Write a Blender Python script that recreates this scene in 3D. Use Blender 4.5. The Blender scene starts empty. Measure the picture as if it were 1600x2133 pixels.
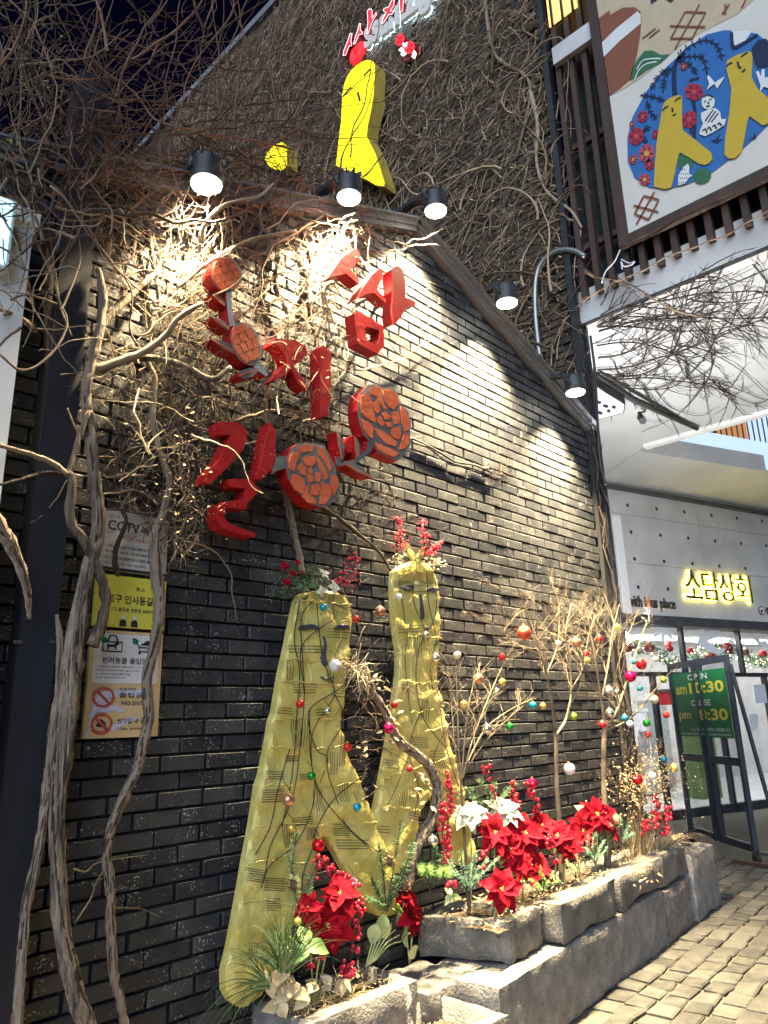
import bpy, bmesh, math, random
from mathutils import Vector as V, Matrix, noise
random.seed(11)
S = bpy.context.scene
C = S.collection
R = math.radians

# ------------------------------------------------------------------ camera
F, CX, CY = 1517.0, 800.0, 1066.5
AXX = V((0.69413181, -0.17870924, 0.69731201))
AXY = V((-0.7193478, -0.20830826, 0.66268123))
AXZ = V((-0.02682859, 0.96159798, 0.27314748))
CAM = V((0.0, -2.726, 1.45))
cam_d = bpy.data.cameras.new('camera')
cam_d.sensor_fit = 'VERTICAL'
cam_d.sensor_height = 36.0
cam_d.lens = 36.0 * F / 2133.0
cam_d.clip_start = 0.05
cam_d.clip_end = 3000
cam = bpy.data.objects.new('camera', cam_d)
C.objects.link(cam)
cam.matrix_world = Matrix(((AXX.x, AXX.y, -AXX.z, CAM.x), (AXY.x, AXY.y, -AXY.z, CAM.y),
                           (AXZ.x, AXZ.y, -AXZ.z, CAM.z), (0, 0, 0, 1)))
S.camera = cam

# ------------------------------------------------------------------ night sky, dim street glow, exposure
SUN_EL, SUN_AZ = 24.0, 205.0          # where the diffuse street glow comes from
world = bpy.data.worlds.new('World')
S.world = world
world.use_nodes = True
nt = world.node_tree
sky = nt.nodes.new('ShaderNodeTexSky')
sky.sky_type = 'NISHITA'
sky.sun_disc = False
sky.sun_elevation = R(-4.0)
sky.sun_rotation = R(SUN_AZ)
sky.air_density = 1.0
sky.dust_density = 0.4
sky.ozone_density = 4.0
nt.links.new(sky.outputs[0], nt.nodes['Background'].inputs[0])
nt.nodes['Background'].inputs[1].default_value = 0.30
sun_d = bpy.data.lights.new('street_glow', 'SUN')
sun_d.energy = 2.9
sun_d.angle = R(70)
sun_d.color = (0.68, 0.81, 1.0)
sun = bpy.data.objects.new('street_glow', sun_d)
C.objects.link(sun)
sun.rotation_euler = V((0.82, 0.42, -0.40)).to_track_quat('-Z', 'Y').to_euler()
S.view_settings.view_transform = 'Standard'
S.view_settings.look = 'None'
S.view_settings.exposure = 0.5
S.view_settings.gamma = 1.0
S.cycles.use_denoising = True
S.cycles.max_bounces = 6
S.cycles.diffuse_bounces = 3
S.cycles.glossy_bounces = 3
S.cycles.transmission_bounces = 4
S.cycles.transparent_max_bounces = 6
S.cycles.sample_clamp_indirect = 6.0

# ------------------------------------------------------------------ geometry helpers
def ray(px, py):
    d = V((px - CX, CY - py, F))
    return V((AXX.dot(d), AXY.dot(d), AXZ.dot(d)))
def at_y(px, py, y=0.0):
    r = ray(px, py); return CAM + r * ((y - CAM.y) / r.y)
def at_x(px, py, x):
    r = ray(px, py); return CAM + r * ((x - CAM.x) / r.x)
def at_z(px, py, z=0.0):
    r = ray(px, py); return CAM + r * ((z - CAM.z) / r.z)
def at_plane(px, py, o, n):
    r = ray(px, py); return CAM + r * ((o - CAM).dot(n) / r.dot(n))
def pixel_of(p):
    d = p - CAM
    x = AXX * d.x + AXY * d.y + AXZ * d.z
    return CX + F * x.x / x.z, CY - F * x.y / x.z, x.z
def crop(x0, y0, s, pts):
    return [(x0 + a / s, y0 + b / s) for a, b in pts]
rnd = random.random
def uni(a, b): return random.uniform(a, b)

WL = {}
class MB:
    """collects faces for ONE mesh object"""
    def __init__(s):
        s.v = []; s.f = []; s.m = []; s.sm = []; s.r = []
    def add(s, vs, fs, m=0, smooth=False, r=None):
        o = len(s.v)
        s.v.extend(tuple(p) for p in vs)
        if r is None: r = rnd()
        for f in fs:
            s.f.append([o + i for i in f]); s.m.append(m); s.sm.append(smooth); s.r.append(r)
        return s
    def box(s, c, size, rot=None, m=0, r=None):
        hx, hy, hz = size[0] / 2, size[1] / 2, size[2] / 2
        vs = [V((x, y, z)) for x in (-hx, hx) for y in (-hy, hy) for z in (-hz, hz)]
        if rot is not None: vs = [rot @ p for p in vs]
        c = V(c)
        return s.add([c + p for p in vs], [(0, 1, 3, 2), (4, 6, 7, 5), (0, 4, 5, 1), (2, 3, 7, 6), (0, 2, 6, 4), (1, 5, 7, 3)], m, False, r)
    def bbox(s, a, b, m=0, r=None):
        a, b = V(a), V(b)
        return s.box((a + b) / 2, (abs(b.x - a.x), abs(b.y - a.y), abs(b.z - a.z)), None, m, r)
    def beam(s, a, b, w, d, up=V((0, 0, 1)), m=0):
        a, b = V(a), V(b); t = (b - a); L = t.length
        if L < 1e-6: return s
        t /= L
        x = t.cross(up)
        x = x.normalized() if x.length > 1e-4 else V((1, 0, 0))
        y = x.cross(t)
        rot = Matrix((x, t, y)).transposed()
        return s.box((a + b) / 2, (w, L, d), rot, m)
    def tube(s, pts, rad, n=5, m=0, cap=True, smooth=True, lump=0.0, r=None):
        pts = [V(p) for p in pts]
        N = len(pts)
        if N < 2: return s
        if not hasattr(rad, '__len__'): rad = [rad] * N
        if len(rad) == 2 and N > 2: rad = [rad[0] + (rad[1] - rad[0]) * i / (N - 1) for i in range(N)]
        t0 = (pts[1] - pts[0]).normalized()
        ref = V((0.3, 0.9, 0.2)).cross(t0)
        if ref.length < 1e-3: ref = V((1, 0, 0)).cross(t0)
        ref.normalize()
        vs = []; ph = rnd() * 6
        for i in range(N):
            t = (pts[min(i + 1, N - 1)] - pts[max(i - 1, 0)])
            t = t.normalized() if t.length > 1e-7 else t0
            ref = ref - t * ref.dot(t)
            ref = ref.normalized() if ref.length > 1e-5 else t.orthogonal().normalized()
            b = t.cross(ref)
            for k in range(n):
                a = ph + 6.28318 * k / n
                q = rad[i] * (1 + (lump * (noise.noise(V((k * 1.7, i * 0.55, ph * 3))) * 1.6) if lump else 0))
                vs.append(pts[i] + ref * (math.cos(a) * q) + b * (math.sin(a) * q))
        fs = []
        for i in range(N - 1):
            for k in range(n):
                k2 = (k + 1) % n
                fs.append((i * n + k, i * n + k2, (i + 1) * n + k2, (i + 1) * n + k))
        if cap:
            fs.append(tuple(range(n))[::-1]); fs.append(tuple((N - 1) * n + k for k in range(n)))
        return s.add(vs, fs, m, smooth, r)
    def prism(s, front, back, m=0, ms=None, fcap=True, bcap=True):
        n = len(front)
        vs = list(front) + list(back)
        r = rnd()
        if fcap: s.add(front, [tuple(range(n))], m, False, r)
        if bcap: s.add(back, [tuple(range(n))[::-1]], m if ms is None else ms, False, r)
        s.add(vs, [(i, n + i, n + (i + 1) % n, (i + 1) % n) for i in range(n)], m if ms is None else ms, False, r)
        return s
    def flat(s, pts, m=0, r=None):
        return s.add(pts, [tuple(range(len(pts)))], m, False, r)
    def ball(s, c, r, u=10, w=7, m=0, sq=1.0, smooth=True):
        c = V(c); vs = [c + V((0, 0, r * sq))]
        for j in range(1, w):
            a = math.pi * j / w
            for i in range(u):
                b = 2 * math.pi * i / u
                vs.append(c + V((r * math.sin(a) * math.cos(b), r * math.sin(a) * math.sin(b), r * sq * math.cos(a))))
        vs.append(c - V((0, 0, r * sq)))
        fs = [(0, 1 + i, 1 + (i + 1) % u) for i in range(u)]
        for j in range(w - 2):
            for i in range(u):
                a = 1 + j * u + i; b = 1 + j * u + (i + 1) % u
                fs.append((a, a + u, b + u, b))
        L = len(vs) - 1; o = 1 + (w - 2) * u
        fs += [(L, o + (i + 1) % u, o + i) for i in range(u)]
        return s.add(vs, fs, m, smooth)
    def cyl(s, c, axis, r0, r1, h, n=16, m=0, smooth=True):
        axis = V(axis).normalized(); x = axis.orthogonal().normalized(); y = axis.cross(x); c = V(c)
        a = [c + (x * math.cos(6.28318 * k / n) + y * math.sin(6.28318 * k / n)) * r0 for k in range(n)]
        b = [c + axis * h + (x * math.cos(6.28318 * k / n) + y * math.sin(6.28318 * k / n)) * r1 for k in range(n)]
        r = rnd()
        s.add(a + b, [(k, (k + 1) % n, n + (k + 1) % n, n + k) for k in range(n)], m, smooth, r)
        s.add(a, [tuple(range(n))[::-1]], m, False, r)
        s.add(b, [tuple(range(n))], m, False, r)
        return s
    def mesh(s, name, mats, org=V((0, 0, 0))):
        me = bpy.data.meshes.new(name)
        me.from_pydata([(p[0] - org[0], p[1] - org[1], p[2] - org[2]) for p in s.v], [], s.f)
        if not isinstance(mats, (list, tuple)): mats = [mats]
        for k in mats: me.materials.append(k)
        me.polygons.foreach_set('material_index', s.m)
        me.polygons.foreach_set('use_smooth', s.sm)
        at = me.attributes.new('rnd', 'FLOAT', 'FACE')
        at.data.foreach_set('value', s.r)
        me.update()
        return me
    def build(s, name, mats, parent=None, loc=None, kind=None):
        if parent is not None and loc is None: w = WL[parent.name]
        elif loc is not None: w = V(loc)
        else:
            n = max(1, len(s.v))
            w = V((sum(p[0] for p in s.v) / n, sum(p[1] for p in s.v) / n, min(p[2] for p in s.v)))
        o = bpy.data.objects.new(name, s.mesh(name, mats, w))
        link(o, parent, w)
        if kind: o['kind'] = kind
        return o
def link(o, parent, w):
    C.objects.link(o)
    WL[o.name] = V(w)
    if parent is not None:
        o.parent = parent
        o.location = V(w) - WL[parent.name]
    else:
        o.location = V(w)
    return o
def tag(o, label, cat, group=None):
    o['label'] = label; o['category'] = cat
    if group: o['group'] = group
    return o
def thing(name, label, cat, loc, group=None):
    o = bpy.data.objects.new(name, None)
    o.empty_display_size = 0.1
    link(o, None, V(loc))
    return tag(o, label, cat, group)
def copy_of(me, name, parent, w, rot=None, scale=None):
    o = bpy.data.objects.new(name, me)
    link(o, parent, w)
    if rot is not None: o.rotation_euler = rot if not isinstance(rot, Matrix) else rot.to_euler()
    if scale is not None: o.scale = (scale, scale, scale) if not hasattr(scale, '__len__') else scale
    return o
def structure(o):
    o['kind'] = 'structure'; return o
def spline(pts, k=6):
    """Catmull-Rom through points"""
    P = [V(p) for p in pts]; out = []
    P = [P[0] * 2 - P[1]] + P + [P[-1] * 2 - P[-2]]
    for i in range(1, len(P) - 2):
        a, b, c, d = P[i - 1], P[i], P[i + 1], P[i + 2]
        for j in range(k):
            t = j / k
            out.append(0.5 * (2 * b + (c - a) * t + (2 * a - 5 * b + 4 * c - d) * t * t + (3 * b - a - 3 * c + d) * t ** 3))
    out.append(P[-2])
    return out
def inside(poly, x, y):
    c = False; n = len(poly); j = n - 1
    for i in range(n):
        xi, yi = poly[i]; xj, yj = poly[j]
        if (yi > y) != (yj > y) and x < (xj - xi) * (y - yi) / (yj - yi) + xi: c = not c
        j = i
    return c

# ------------------------------------------------------------------ procedural materials
def pm(name, c1, c2=None, scale=8.0, rough=0.7, metal=0.0, bump=0.0, bscale=40.0, emit=None, es=0.0, detail=4.0,
       speck=None, specs=60.0, speckt=0.68, rndmix=0.0, stretch=None, alpha=None, spec=0.5, dist=0.01, contrast=0.25, sheen=0.0, trans=0.0):
    m = bpy.data.materials.new(name); m.use_nodes = True
    t = m.node_tree; N = t.nodes; L = t.links
    b = N['Principled BSDF']
    b.inputs['Roughness'].default_value = rough
    b.inputs['Metallic'].default_value = metal
    b.inputs['Specular IOR Level'].default_value = spec
    if sheen: b.inputs['Sheen Weight'].default_value = sheen
    if trans: b.inputs['Transmission Weight'].default_value = trans
    geo = N.new('ShaderNodeNewGeometry'); pos = geo.outputs['Position']
    if stretch:
        mp = N.new('ShaderNodeMapping'); mp.inputs['Scale'].default_value = stretch
        L.new(pos, mp.inputs[0]); pos = mp.outputs[0]
    col = None
    if c2 is None: b.inputs['Base Color'].default_value = (*c1, 1)
    else:
        nz = N.new('ShaderNodeTexNoise'); nz.inputs['Scale'].default_value = scale; nz.inputs['Detail'].default_value = detail
        L.new(pos, nz.inputs['Vector'])
        cr = N.new('ShaderNodeValToRGB')
        cr.color_ramp.elements[0].position = 0.5 - contrast; cr.color_ramp.elements[1].position = 0.5 + contrast
        cr.color_ramp.elements[0].color = (*c1, 1); cr.color_ramp.elements[1].color = (*c2, 1)
        fac = nz.outputs['Fac']
        if rndmix:
            at = N.new('ShaderNodeAttribute'); at.attribute_name = 'rnd'
            oi = N.new('ShaderNodeObjectInfo')
            ad = N.new('ShaderNodeMath'); ad.operation = 'ADD'
            L.new(at.outputs['Fac'], ad.inputs[0]); L.new(oi.outputs['Random'], ad.inputs[1])
            fr = N.new('ShaderNodeMath'); fr.operation = 'FRACT'; L.new(ad.outputs[0], fr.inputs[0])
            ma = N.new('ShaderNodeMath'); ma.operation = 'MULTIPLY_ADD'
            L.new(fr.outputs[0], ma.inputs[0]); ma.inputs[1].default_value = rndmix; ma.inputs[2].default_value = -rndmix / 2
            a2 = N.new('ShaderNodeMath'); a2.operation = 'ADD'
            L.new(fac, a2.inputs[0]); L.new(ma.outputs[0], a2.inputs[1]); fac = a2.outputs[0]
        L.new(fac, cr.inputs[0]); col = cr.outputs[0]
        if speck:
            n2 = N.new('ShaderNodeTexNoise'); n2.inputs['Scale'].default_value = specs; n2.inputs['Detail'].default_value = 3
            L.new(pos, n2.inputs['Vector'])
            n3 = N.new('ShaderNodeTexNoise'); n3.inputs['Scale'].default_value = specs * 0.09; n3.inputs['Detail'].default_value = 2
            L.new(pos, n3.inputs['Vector'])
            mu = N.new('ShaderNodeMath'); mu.operation = 'MULTIPLY_ADD'
            L.new(n3.outputs['Fac'], mu.inputs[0]); mu.inputs[1].default_value = 0.5
            L.new(n2.outputs['Fac'], mu.inputs[2])
            c3 = N.new('ShaderNodeValToRGB'); c3.color_ramp.elements[0].position = speckt + 0.22; c3.color_ramp.elements[1].position = speckt + 0.26
            L.new(mu.outputs[0], c3.inputs[0])
            mx = N.new('ShaderNodeMix'); mx.data_type = 'RGBA'
            L.new(c3.outputs[0], mx.inputs['Factor']); L.new(col, mx.inputs[6]); mx.inputs[7].default_value = (*speck, 1)
            col = mx.outputs[2]
        L.new(col, b.inputs['Base Color'])
    if bump:
        nb = N.new('ShaderNodeTexNoise'); nb.inputs['Scale'].default_value = bscale; nb.inputs['Detail'].default_value = 5
        L.new(pos, nb.inputs['Vector'])
        bp = N.new('ShaderNodeBump'); bp.inputs['Strength'].default_value = bump; bp.inputs['Distance'].default_value = dist
        L.new(nb.outputs['Fac'], bp.inputs['Height']); L.new(bp.outputs[0], b.inputs['Normal'])
    if emit:
        b.inputs['Emission Color'].default_value = (*emit, 1); b.inputs['Emission Strength'].default_value = es
    if alpha is not None: b.inputs['Alpha'].default_value = alpha
    return m

M = {}
M['brick'] = pm('painted_brick', (0.016, 0.018, 0.025), (0.050, 0.051, 0.054), 9, 0.5, bump=0.5, bscale=70, speck=(0.36, 0.34, 0.30), specs=110, speckt=0.695, rndmix=0.6, dist=0.006)
M['mortar'] = pm('dark_mortar', (0.016, 0.016, 0.018), (0.034, 0.033, 0.032), 20, 0.9, bump=0.6, bscale=60)
M['brownbrick'] = pm('brown_brick', (0.045, 0.032, 0.022), (0.12, 0.088, 0.06), 9, 0.8, bump=0.5, bscale=50, rndmix=0.4)
M['brownmortar'] = pm('brown_mortar', (0.03, 0.022, 0.016), (0.065, 0.048, 0.034), 20, 0.9, bump=0.6, bscale=40)
M['coping'] = pm('metal_coping', (0.15, 0.158, 0.175), (0.22, 0.225, 0.24), 4, 0.55, metal=0.0, bump=0.08, bscale=12)
M['darksteel'] = pm('dark_steel', (0.012, 0.013, 0.020), (0.025, 0.026, 0.036), 6, 0.5, bump=0.1, bscale=20, stretch=(1, 1, 0.2))
M['greysteel'] = pm('grey_steel', (0.06, 0.062, 0.068), (0.11, 0.112, 0.12), 6, 0.5, metal=0.3, bump=0.08, bscale=20)
M['bark'] = pm('vine_bark', (0.035, 0.024, 0.017), (0.29, 0.225, 0.165), 34, 0.95, bump=1.0, bscale=90, stretch=(1, 1, 0.10), dist=0.02, contrast=0.2, rndmix=0.65)
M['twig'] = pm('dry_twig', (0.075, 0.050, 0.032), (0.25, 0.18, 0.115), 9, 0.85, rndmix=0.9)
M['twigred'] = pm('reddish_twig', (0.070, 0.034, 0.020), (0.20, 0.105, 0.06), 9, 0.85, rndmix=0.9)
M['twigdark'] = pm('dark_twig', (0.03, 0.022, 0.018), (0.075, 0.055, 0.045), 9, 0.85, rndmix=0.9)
M['creeper'] = pm('creeper_bark', (0.16, 0.10, 0.052), (0.56, 0.385, 0.23), 6, 0.85, rndmix=0.9)
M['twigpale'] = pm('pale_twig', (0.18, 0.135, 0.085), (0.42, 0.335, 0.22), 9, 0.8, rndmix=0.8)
M['dryleaf'] = pm('dry_leaf', (0.28, 0.18, 0.08), (0.55, 0.42, 0.24), 12, 0.8, rndmix=0.9)
M['red'] = pm('red_paint', (0.30, 0.007, 0.010), (0.42, 0.015, 0.016), 7, 0.45, bump=0.12, bscale=25, speck=(0.75, 0.5, 0.45), specs=80, speckt=0.76, spec=0.25)
M['orange'] = pm('orange_paint', (0.56, 0.10, 0.04), (0.70, 0.17, 0.075), 9, 0.55, bump=0.15, bscale=40, speck=(0.8, 0.6, 0.5), specs=90, speckt=0.75, spec=0.2)
M['slate'] = pm('slate_paint', (0.085, 0.10, 0.095), (0.17, 0.19, 0.175), 14, 0.6, bump=0.15, bscale=50)
M['palegrey'] = pm('pale_grey_paint', (0.30, 0.34, 0.33), (0.42, 0.45, 0.43), 14, 0.6)
M['cloth'] = pm('yellow_cloth', (0.60, 0.50, 0.12), (0.84, 0.74, 0.28), 7, 0.42, metal=0.12, bump=0.75, bscale=14, rndmix=0.3, dist=0.022)
M['ink'] = pm('black_ink', (0.02, 0.02, 0.025), rough=0.7)
M['wire'] = pm('black_wire', (0.012, 0.012, 0.014), rough=0.5)
M['faceink'] = pm('navy_grey_paint', (0.05, 0.052, 0.075), rough=0.5)
M['granitepink'] = pm('pinkish_granite', (0.12, 0.10, 0.092), (0.28, 0.24, 0.225), 13, 0.9, bump=1.0, bscale=70, speck=(0.09, 0.08, 0.08), specs=150, speckt=0.58, dist=0.014)
M['granite'] = pm('granite', (0.10, 0.096, 0.093), (0.27, 0.256, 0.242), 11, 0.9, bump=0.9, bscale=75, speck=(0.13, 0.125, 0.12), specs=160, speckt=0.60, dist=0.012, rndmix=0.3)
M['granite2'] = pm('weathered_granite', (0.07, 0.066, 0.060), (0.22, 0.205, 0.182), 8, 0.9, bump=1.0, bscale=60, speck=(0.10, 0.095, 0.09), specs=140, speckt=0.60, dist=0.014)
M['paver'] = pm('paving_stone', (0.028, 0.027, 0.025), (0.072, 0.069, 0.062), 14, 0.85, bump=0.7, bscale=50, rndmix=0.5, dist=0.008)
M['treebark'] = pm('young_tree_bark', (0.13, 0.10, 0.065), (0.33, 0.26, 0.17), 12, 0.85, rndmix=0.6)
M['sand'] = pm('joint_sand', (0.075, 0.066, 0.048), (0.145, 0.128, 0.092), 30, 0.95, bump=0.7, bscale=150)
M['soil'] = pm('planter_soil', (0.05, 0.033, 0.02), (0.15, 0.105, 0.065), 40, 0.95, bump=1.0, bscale=90, dist=0.02)
M['concrete'] = pm('bare_concrete', (0.40, 0.395, 0.385), (0.55, 0.545, 0.53), 2.4, 0.85, bump=0.12, bscale=14, detail=8)
M['soffit'] = pm('painted_soffit', (0.46, 0.46, 0.45), (0.60, 0.60, 0.585), 1.6, 0.85, bump=0.08, bscale=10, detail=7)
M['white'] = pm('white_paint', (0.70, 0.70, 0.69), (0.80, 0.80, 0.79), 5, 0.55, bump=0.06, bscale=20)
M['offwhite'] = pm('off_white_render', (0.52, 0.50, 0.47), (0.70, 0.68, 0.64), 3, 0.85, bump=0.15, bscale=18)
M['wood'] = pm('dark_brown_wood', (0.030, 0.016, 0.010), (0.070, 0.038, 0.024), 10, 0.65, bump=0.3, bscale=30, stretch=(1, 1, 0.12), rndmix=0.3)
M['black'] = pm('matt_black', (0.015, 0.015, 0.016), (0.03, 0.03, 0.032), 10, 0.5)
M['lampbody'] = pm('lamp_housing', (0.030, 0.032, 0.034), (0.055, 0.058, 0.06), 10, 0.45, metal=0.2)
M['lens'] = pm('lamp_lens', (1, 0.98, 0.9), emit=(1.0, 0.95, 0.78), es=28)
M['silverpipe'] = pm('conduit_metal', (0.32, 0.32, 0.31), (0.45, 0.45, 0.43), 8, 0.4, metal=0.7)
M['petalred'] = pm('red_velvet_petal', (0.20, 0.0015, 0.008), (0.42, 0.005, 0.018), 30, 0.85, rndmix=0.6, bump=0.3, bscale=120, spec=0.12)
M['petalcream'] = pm('cream_petal', (0.62, 0.57, 0.36), (0.75, 0.71, 0.52), 30, 0.65, rndmix=0.5)
M['leaf'] = pm('green_leaf', (0.055, 0.13, 0.035), (0.15, 0.25, 0.07), 20, 0.55, rndmix=0.7)
M['leafpale'] = pm('pale_green_leaf', (0.26, 0.34, 0.12), (0.46, 0.52, 0.24), 20, 0.6, rndmix=0.6)
M['needle'] = pm('pine_needle', (0.030, 0.085, 0.030), (0.10, 0.20, 0.07), 20, 0.6, rndmix=0.8)
M['needlebright'] = pm('bright_needle', (0.09, 0.24, 0.04), (0.24, 0.42, 0.09), 20, 0.6, rndmix=0.8)
M['needleblue'] = pm('cedar_green', (0.06, 0.16, 0.10), (0.15, 0.29, 0.18), 20, 0.6, rndmix=0.8)
M['grassblade'] = pm('grass_blade', (0.035, 0.085, 0.035), (0.18, 0.27, 0.11), 16, 0.55, rndmix=0.9)
M['berry'] = pm('red_berry', (0.42, 0.006, 0.025), (0.58, 0.02, 0.05), 40, 0.28, rndmix=0.6)
M['stamen'] = pm('yellow_stamen', (0.6, 0.5, 0.08), (0.7, 0.62, 0.2), 40, 0.6)
M['cone'] = pm('pine_cone', (0.07, 0.04, 0.02), (0.17, 0.10, 0.055), 40, 0.8)
M['straw'] = pm('dry_straw', (0.42, 0.32, 0.17), (0.66, 0.56, 0.36), 14, 0.8, rndmix=0.9)

# letters are turned into plain meshes first, before the heavy geometry exists
_txt = {}
def text_faces(body, bold=0.0):
    k = (body, bold)
    if k in _txt: return _txt[k]
    cu = bpy.data.curves.new('lettering', 'FONT'); cu.body = body; cu.size = 1.0; cu.resolution_u = 3
    cu.offset = bold
    o = bpy.data.objects.new('lettering', cu); C.objects.link(o)
    dg = bpy.context.evaluated_depsgraph_get(); dg.update()
    me = o.evaluated_get(dg).to_mesh()
    vs = [(v.co.x, v.co.y) for v in me.vertices]; fs = [tuple(p.vertices) for p in me.polygons]
    o.evaluated_get(dg).to_mesh_clear()
    bpy.data.objects.remove(o); bpy.data.curves.remove(cu)
    x0 = min(p[0] for p in vs); x1 = max(p[0] for p in vs); y0 = min(p[1] for p in vs); y1 = max(p[1] for p in vs)
    _txt[k] = ([(a - x0, b - y0) for a, b in vs], fs, x1 - x0, y1 - y0)
    return _txt[k]
def write(mb, body, o, ux, uy, width=None, height=None, off=V((0, 0, 0)), bold=0.0, m=0, depth=None):
    """lay lettering on a plane: o = lower left corner, ux/uy unit vectors; width in metres"""
    vs, fs, w, h = text_faces(body, bold)
    sx = (width / w) if width else height / h
    sy = (height / h) if height else sx
    P = [V(o) + ux * (a * sx) + uy * (b * sy) + off for a, b in vs]
    mb.add(P, fs, m)
    if depth is not None:
        edges = {}
        for f in fs:
            for i in range(len(f)):
                e = (f[i], f[(i + 1) % len(f)]); edges[e] = 1
        n = len(P); vs2 = P + [p + depth for p in P]
        mb.add(vs2, [(a, n + a, n + b, b) for (a, b) in edges if (b, a) not in edges], m)
    return w * sx, h * sy

PRELOAD = [('ssamzigil', .03), ('ssamzigil', .0), ('with idus place', .02), ('with i', .02), ('d', .02), ('us', .02), ('place', .02), ('중소', .03), ('OPEN', .01), ('am', .02), ('10:30', .03), ('CLOSE', .01), ('pm', .02), ('8:30', .03),
           ('설·추석 당일만 휴점합니다', .01), ("Closed only on New Year's Day, Korean Thanksgiving", .01), ('ㅅㅅ', .02), ('이곳은', 0.0), ('CCTV', .02), ('녹화', .015), ('중입니다.', 0.0), ('CCTV recording', 0.0),
           ('• 고객님과 손님의 안전을 위해 CCTV가 24시간', .012), ('• 촬영중이며 쌈지길 건물 (본관,별관 전체)', .012), ('• CCTV 설치와 관련된 문의사항은 보안실로 연락', .012), ('• 쌈지길 보안실 : 02) 736-0900', .012), ('종로구 인사동길 4', .02), ('(구) 종로울 관훈동 38번지', .012), ('주소', .01), ('쌈지길', 0.0),
           ('반려동물 출입안내', .012), ('1. 이동장 있는 동물전용 트롤리(유모차) 또는 케이지 동반', .01), ('Pets are only allowed in their cages or trolleys.', .01), ('2. 시각장애 보조견 동반 가능', .01), ('Guide dogs are all allowed.', .01), ('출입금지', .012), ('NO ENTRY', .012), ('쌈지길 내 금연', .012), ('No smoking', .012), ('오토바이', .01), ('with', .03), ('[쌈', .02)]
PRELOAD += [(ch, b) for ch in '소담상회' for b in (.012, .045)]
for _b, _w in PRELOAD: text_faces(_b, _w)
# ================================================================== SETTING: ground and paving
g = MB(); g.flat([V((-150, -150, 0)), V((200, -150, 0)), V((200, 200, 0)), V((-150, 200, 0))])
ground = structure(g.build('ground', M['sand'], loc=(0, 0, 0)))
def stone_front(x): return -0.60 + 0.115 * (x - 3.3)
cob = []
rowdir = V((math.cos(R(5)), math.sin(R(5)), 0)); rowup = V((-math.sin(R(5)), math.cos(R(5)), 0))
o0 = V((2.6, -0.60, 0))
for j in range(-16, 26):
    u = -1.6 - rnd() * 0.15
    while u < 9.5:
        w = uni(0.125, 0.19); d = 0.118
        c = o0 + rowdir * (u + w / 2) - rowup * ((j + 0.5) * 0.128 + uni(-.004, .004))
        u += w + uni(0.011, 0.02)
        if c.y > stone_front(c.x) - 0.02 and c.x < 6.45: continue
        if c.y < -3.4: continue
        px, py, dz = pixel_of(c)
        if dz < 0.5 or not (-60 < px < 1660 and 1600 < py < 2230): continue
        if c.x > 8.1 and c.y > -0.1: continue
        cob.append((dz, c, w, d))
cob.sort(key=lambda t: t[0])
def cobble(mb, c, w, d, rot, s=0.012):
    q = []
    for (a, b) in ((-1, -1), (1, -1), (1, 1), (-1, 1)):
        q.append((a * w / 2 + uni(-s, s) * .7, b * d / 2 + uni(-s, s) * .7))
    h = uni(0.012, 0.022); tx, ty = uni(-.05, .05), uni(-.05, .05)
    P = lambda a, b, z: c + rot @ V((a, b, z))
    low = [P(a, b, -0.01) for a, b in q]; mid = [P(a, b, h - 0.007 + a * tx + b * ty) for a, b in q]
    top = [P(a * .86, b * .83, h + a * tx + b * ty + uni(-.002, .002)) for a, b in q]
    fs = [(8, 9, 10, 11)] + [(i, (i + 1) % 4, 4 + (i + 1) % 4, 4 + i) for i in range(4)] + [(4 + i, 4 + (i + 1) % 4, 8 + (i + 1) % 4, 8 + i) for i in range(4)]
    mb.add(low + mid + top, fs, 0, False)
rotc = Matrix((rowdir, rowup, V((0, 0, 1)))).transposed()
for t in cob[:290]:
    mb = MB(); cobble(mb, t[1], t[2], t[3], rotc); mb.build('paving_stone', M['paver'], ground, loc=t[1])
mb = MB()
for t in cob[290:]: cobble(mb, t[1], t[2], t[3], rotc)
mb.build('paving_stones', M['paver'], ground, loc=(6, -1, 0), kind='stuff')

# ================================================================== gabled brick house (main wall)
RIDX, RIDZ = 3.23, 4.60
def ztop(x): return RIDZ - 0.393 * abs(x - RIDX)
XR = 5.365
house = thing('gabled_house', 'dark painted brick house with a gabled parapet, lit by lamps along its edge', 'house', (3.2, 0.2, 0))
mb = MB()
w0 = [(-1.2, 0), (XR - 0.01, 0), (XR - 0.01, ztop(XR)), (RIDX, RIDZ), (-1.2, ztop(-1.2))]
mb.prism([V((a, 0.016, b)) for a, b in w0], [V((a, 0.25, b)) for a, b in w0])
wall = mb.build('wall', M['mortar'], house)
def brick_geo(mb, c, L, H=0.0565, D=0.034, tilt=0.0, proud=0.0, ch=0.003):
    rz = Matrix.Rotation(tilt, 3, 'Z')
    x, z = L / 2, H / 2
    vs = []
    for (yy, k) in ((D / 2, 0), (-D / 2 + ch, 0), (-D / 2, ch)):
        for (a, b) in ((-1, -1), (1, -1), (1, 1), (-1, 1)):
            vs.append(c + rz @ V((a * (x - k) + (uni(-.0018, .0018) if k else 0), yy - proud, b * (z - k) + (uni(-.0015, .0015) if k else 0))))
    fs = [(8, 9, 10, 11)] + [(4 + i, 4 + (i + 1) % 4, 8 + (i + 1) % 4, 8 + i) for i in range(4)] + [(i, (i + 1) % 4, 4 + (i + 1) % 4, 4 + i) for i in range(4)]
    mb.add(vs, fs)
rows = []
BL, BH = 0.200, 0.067
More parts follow.
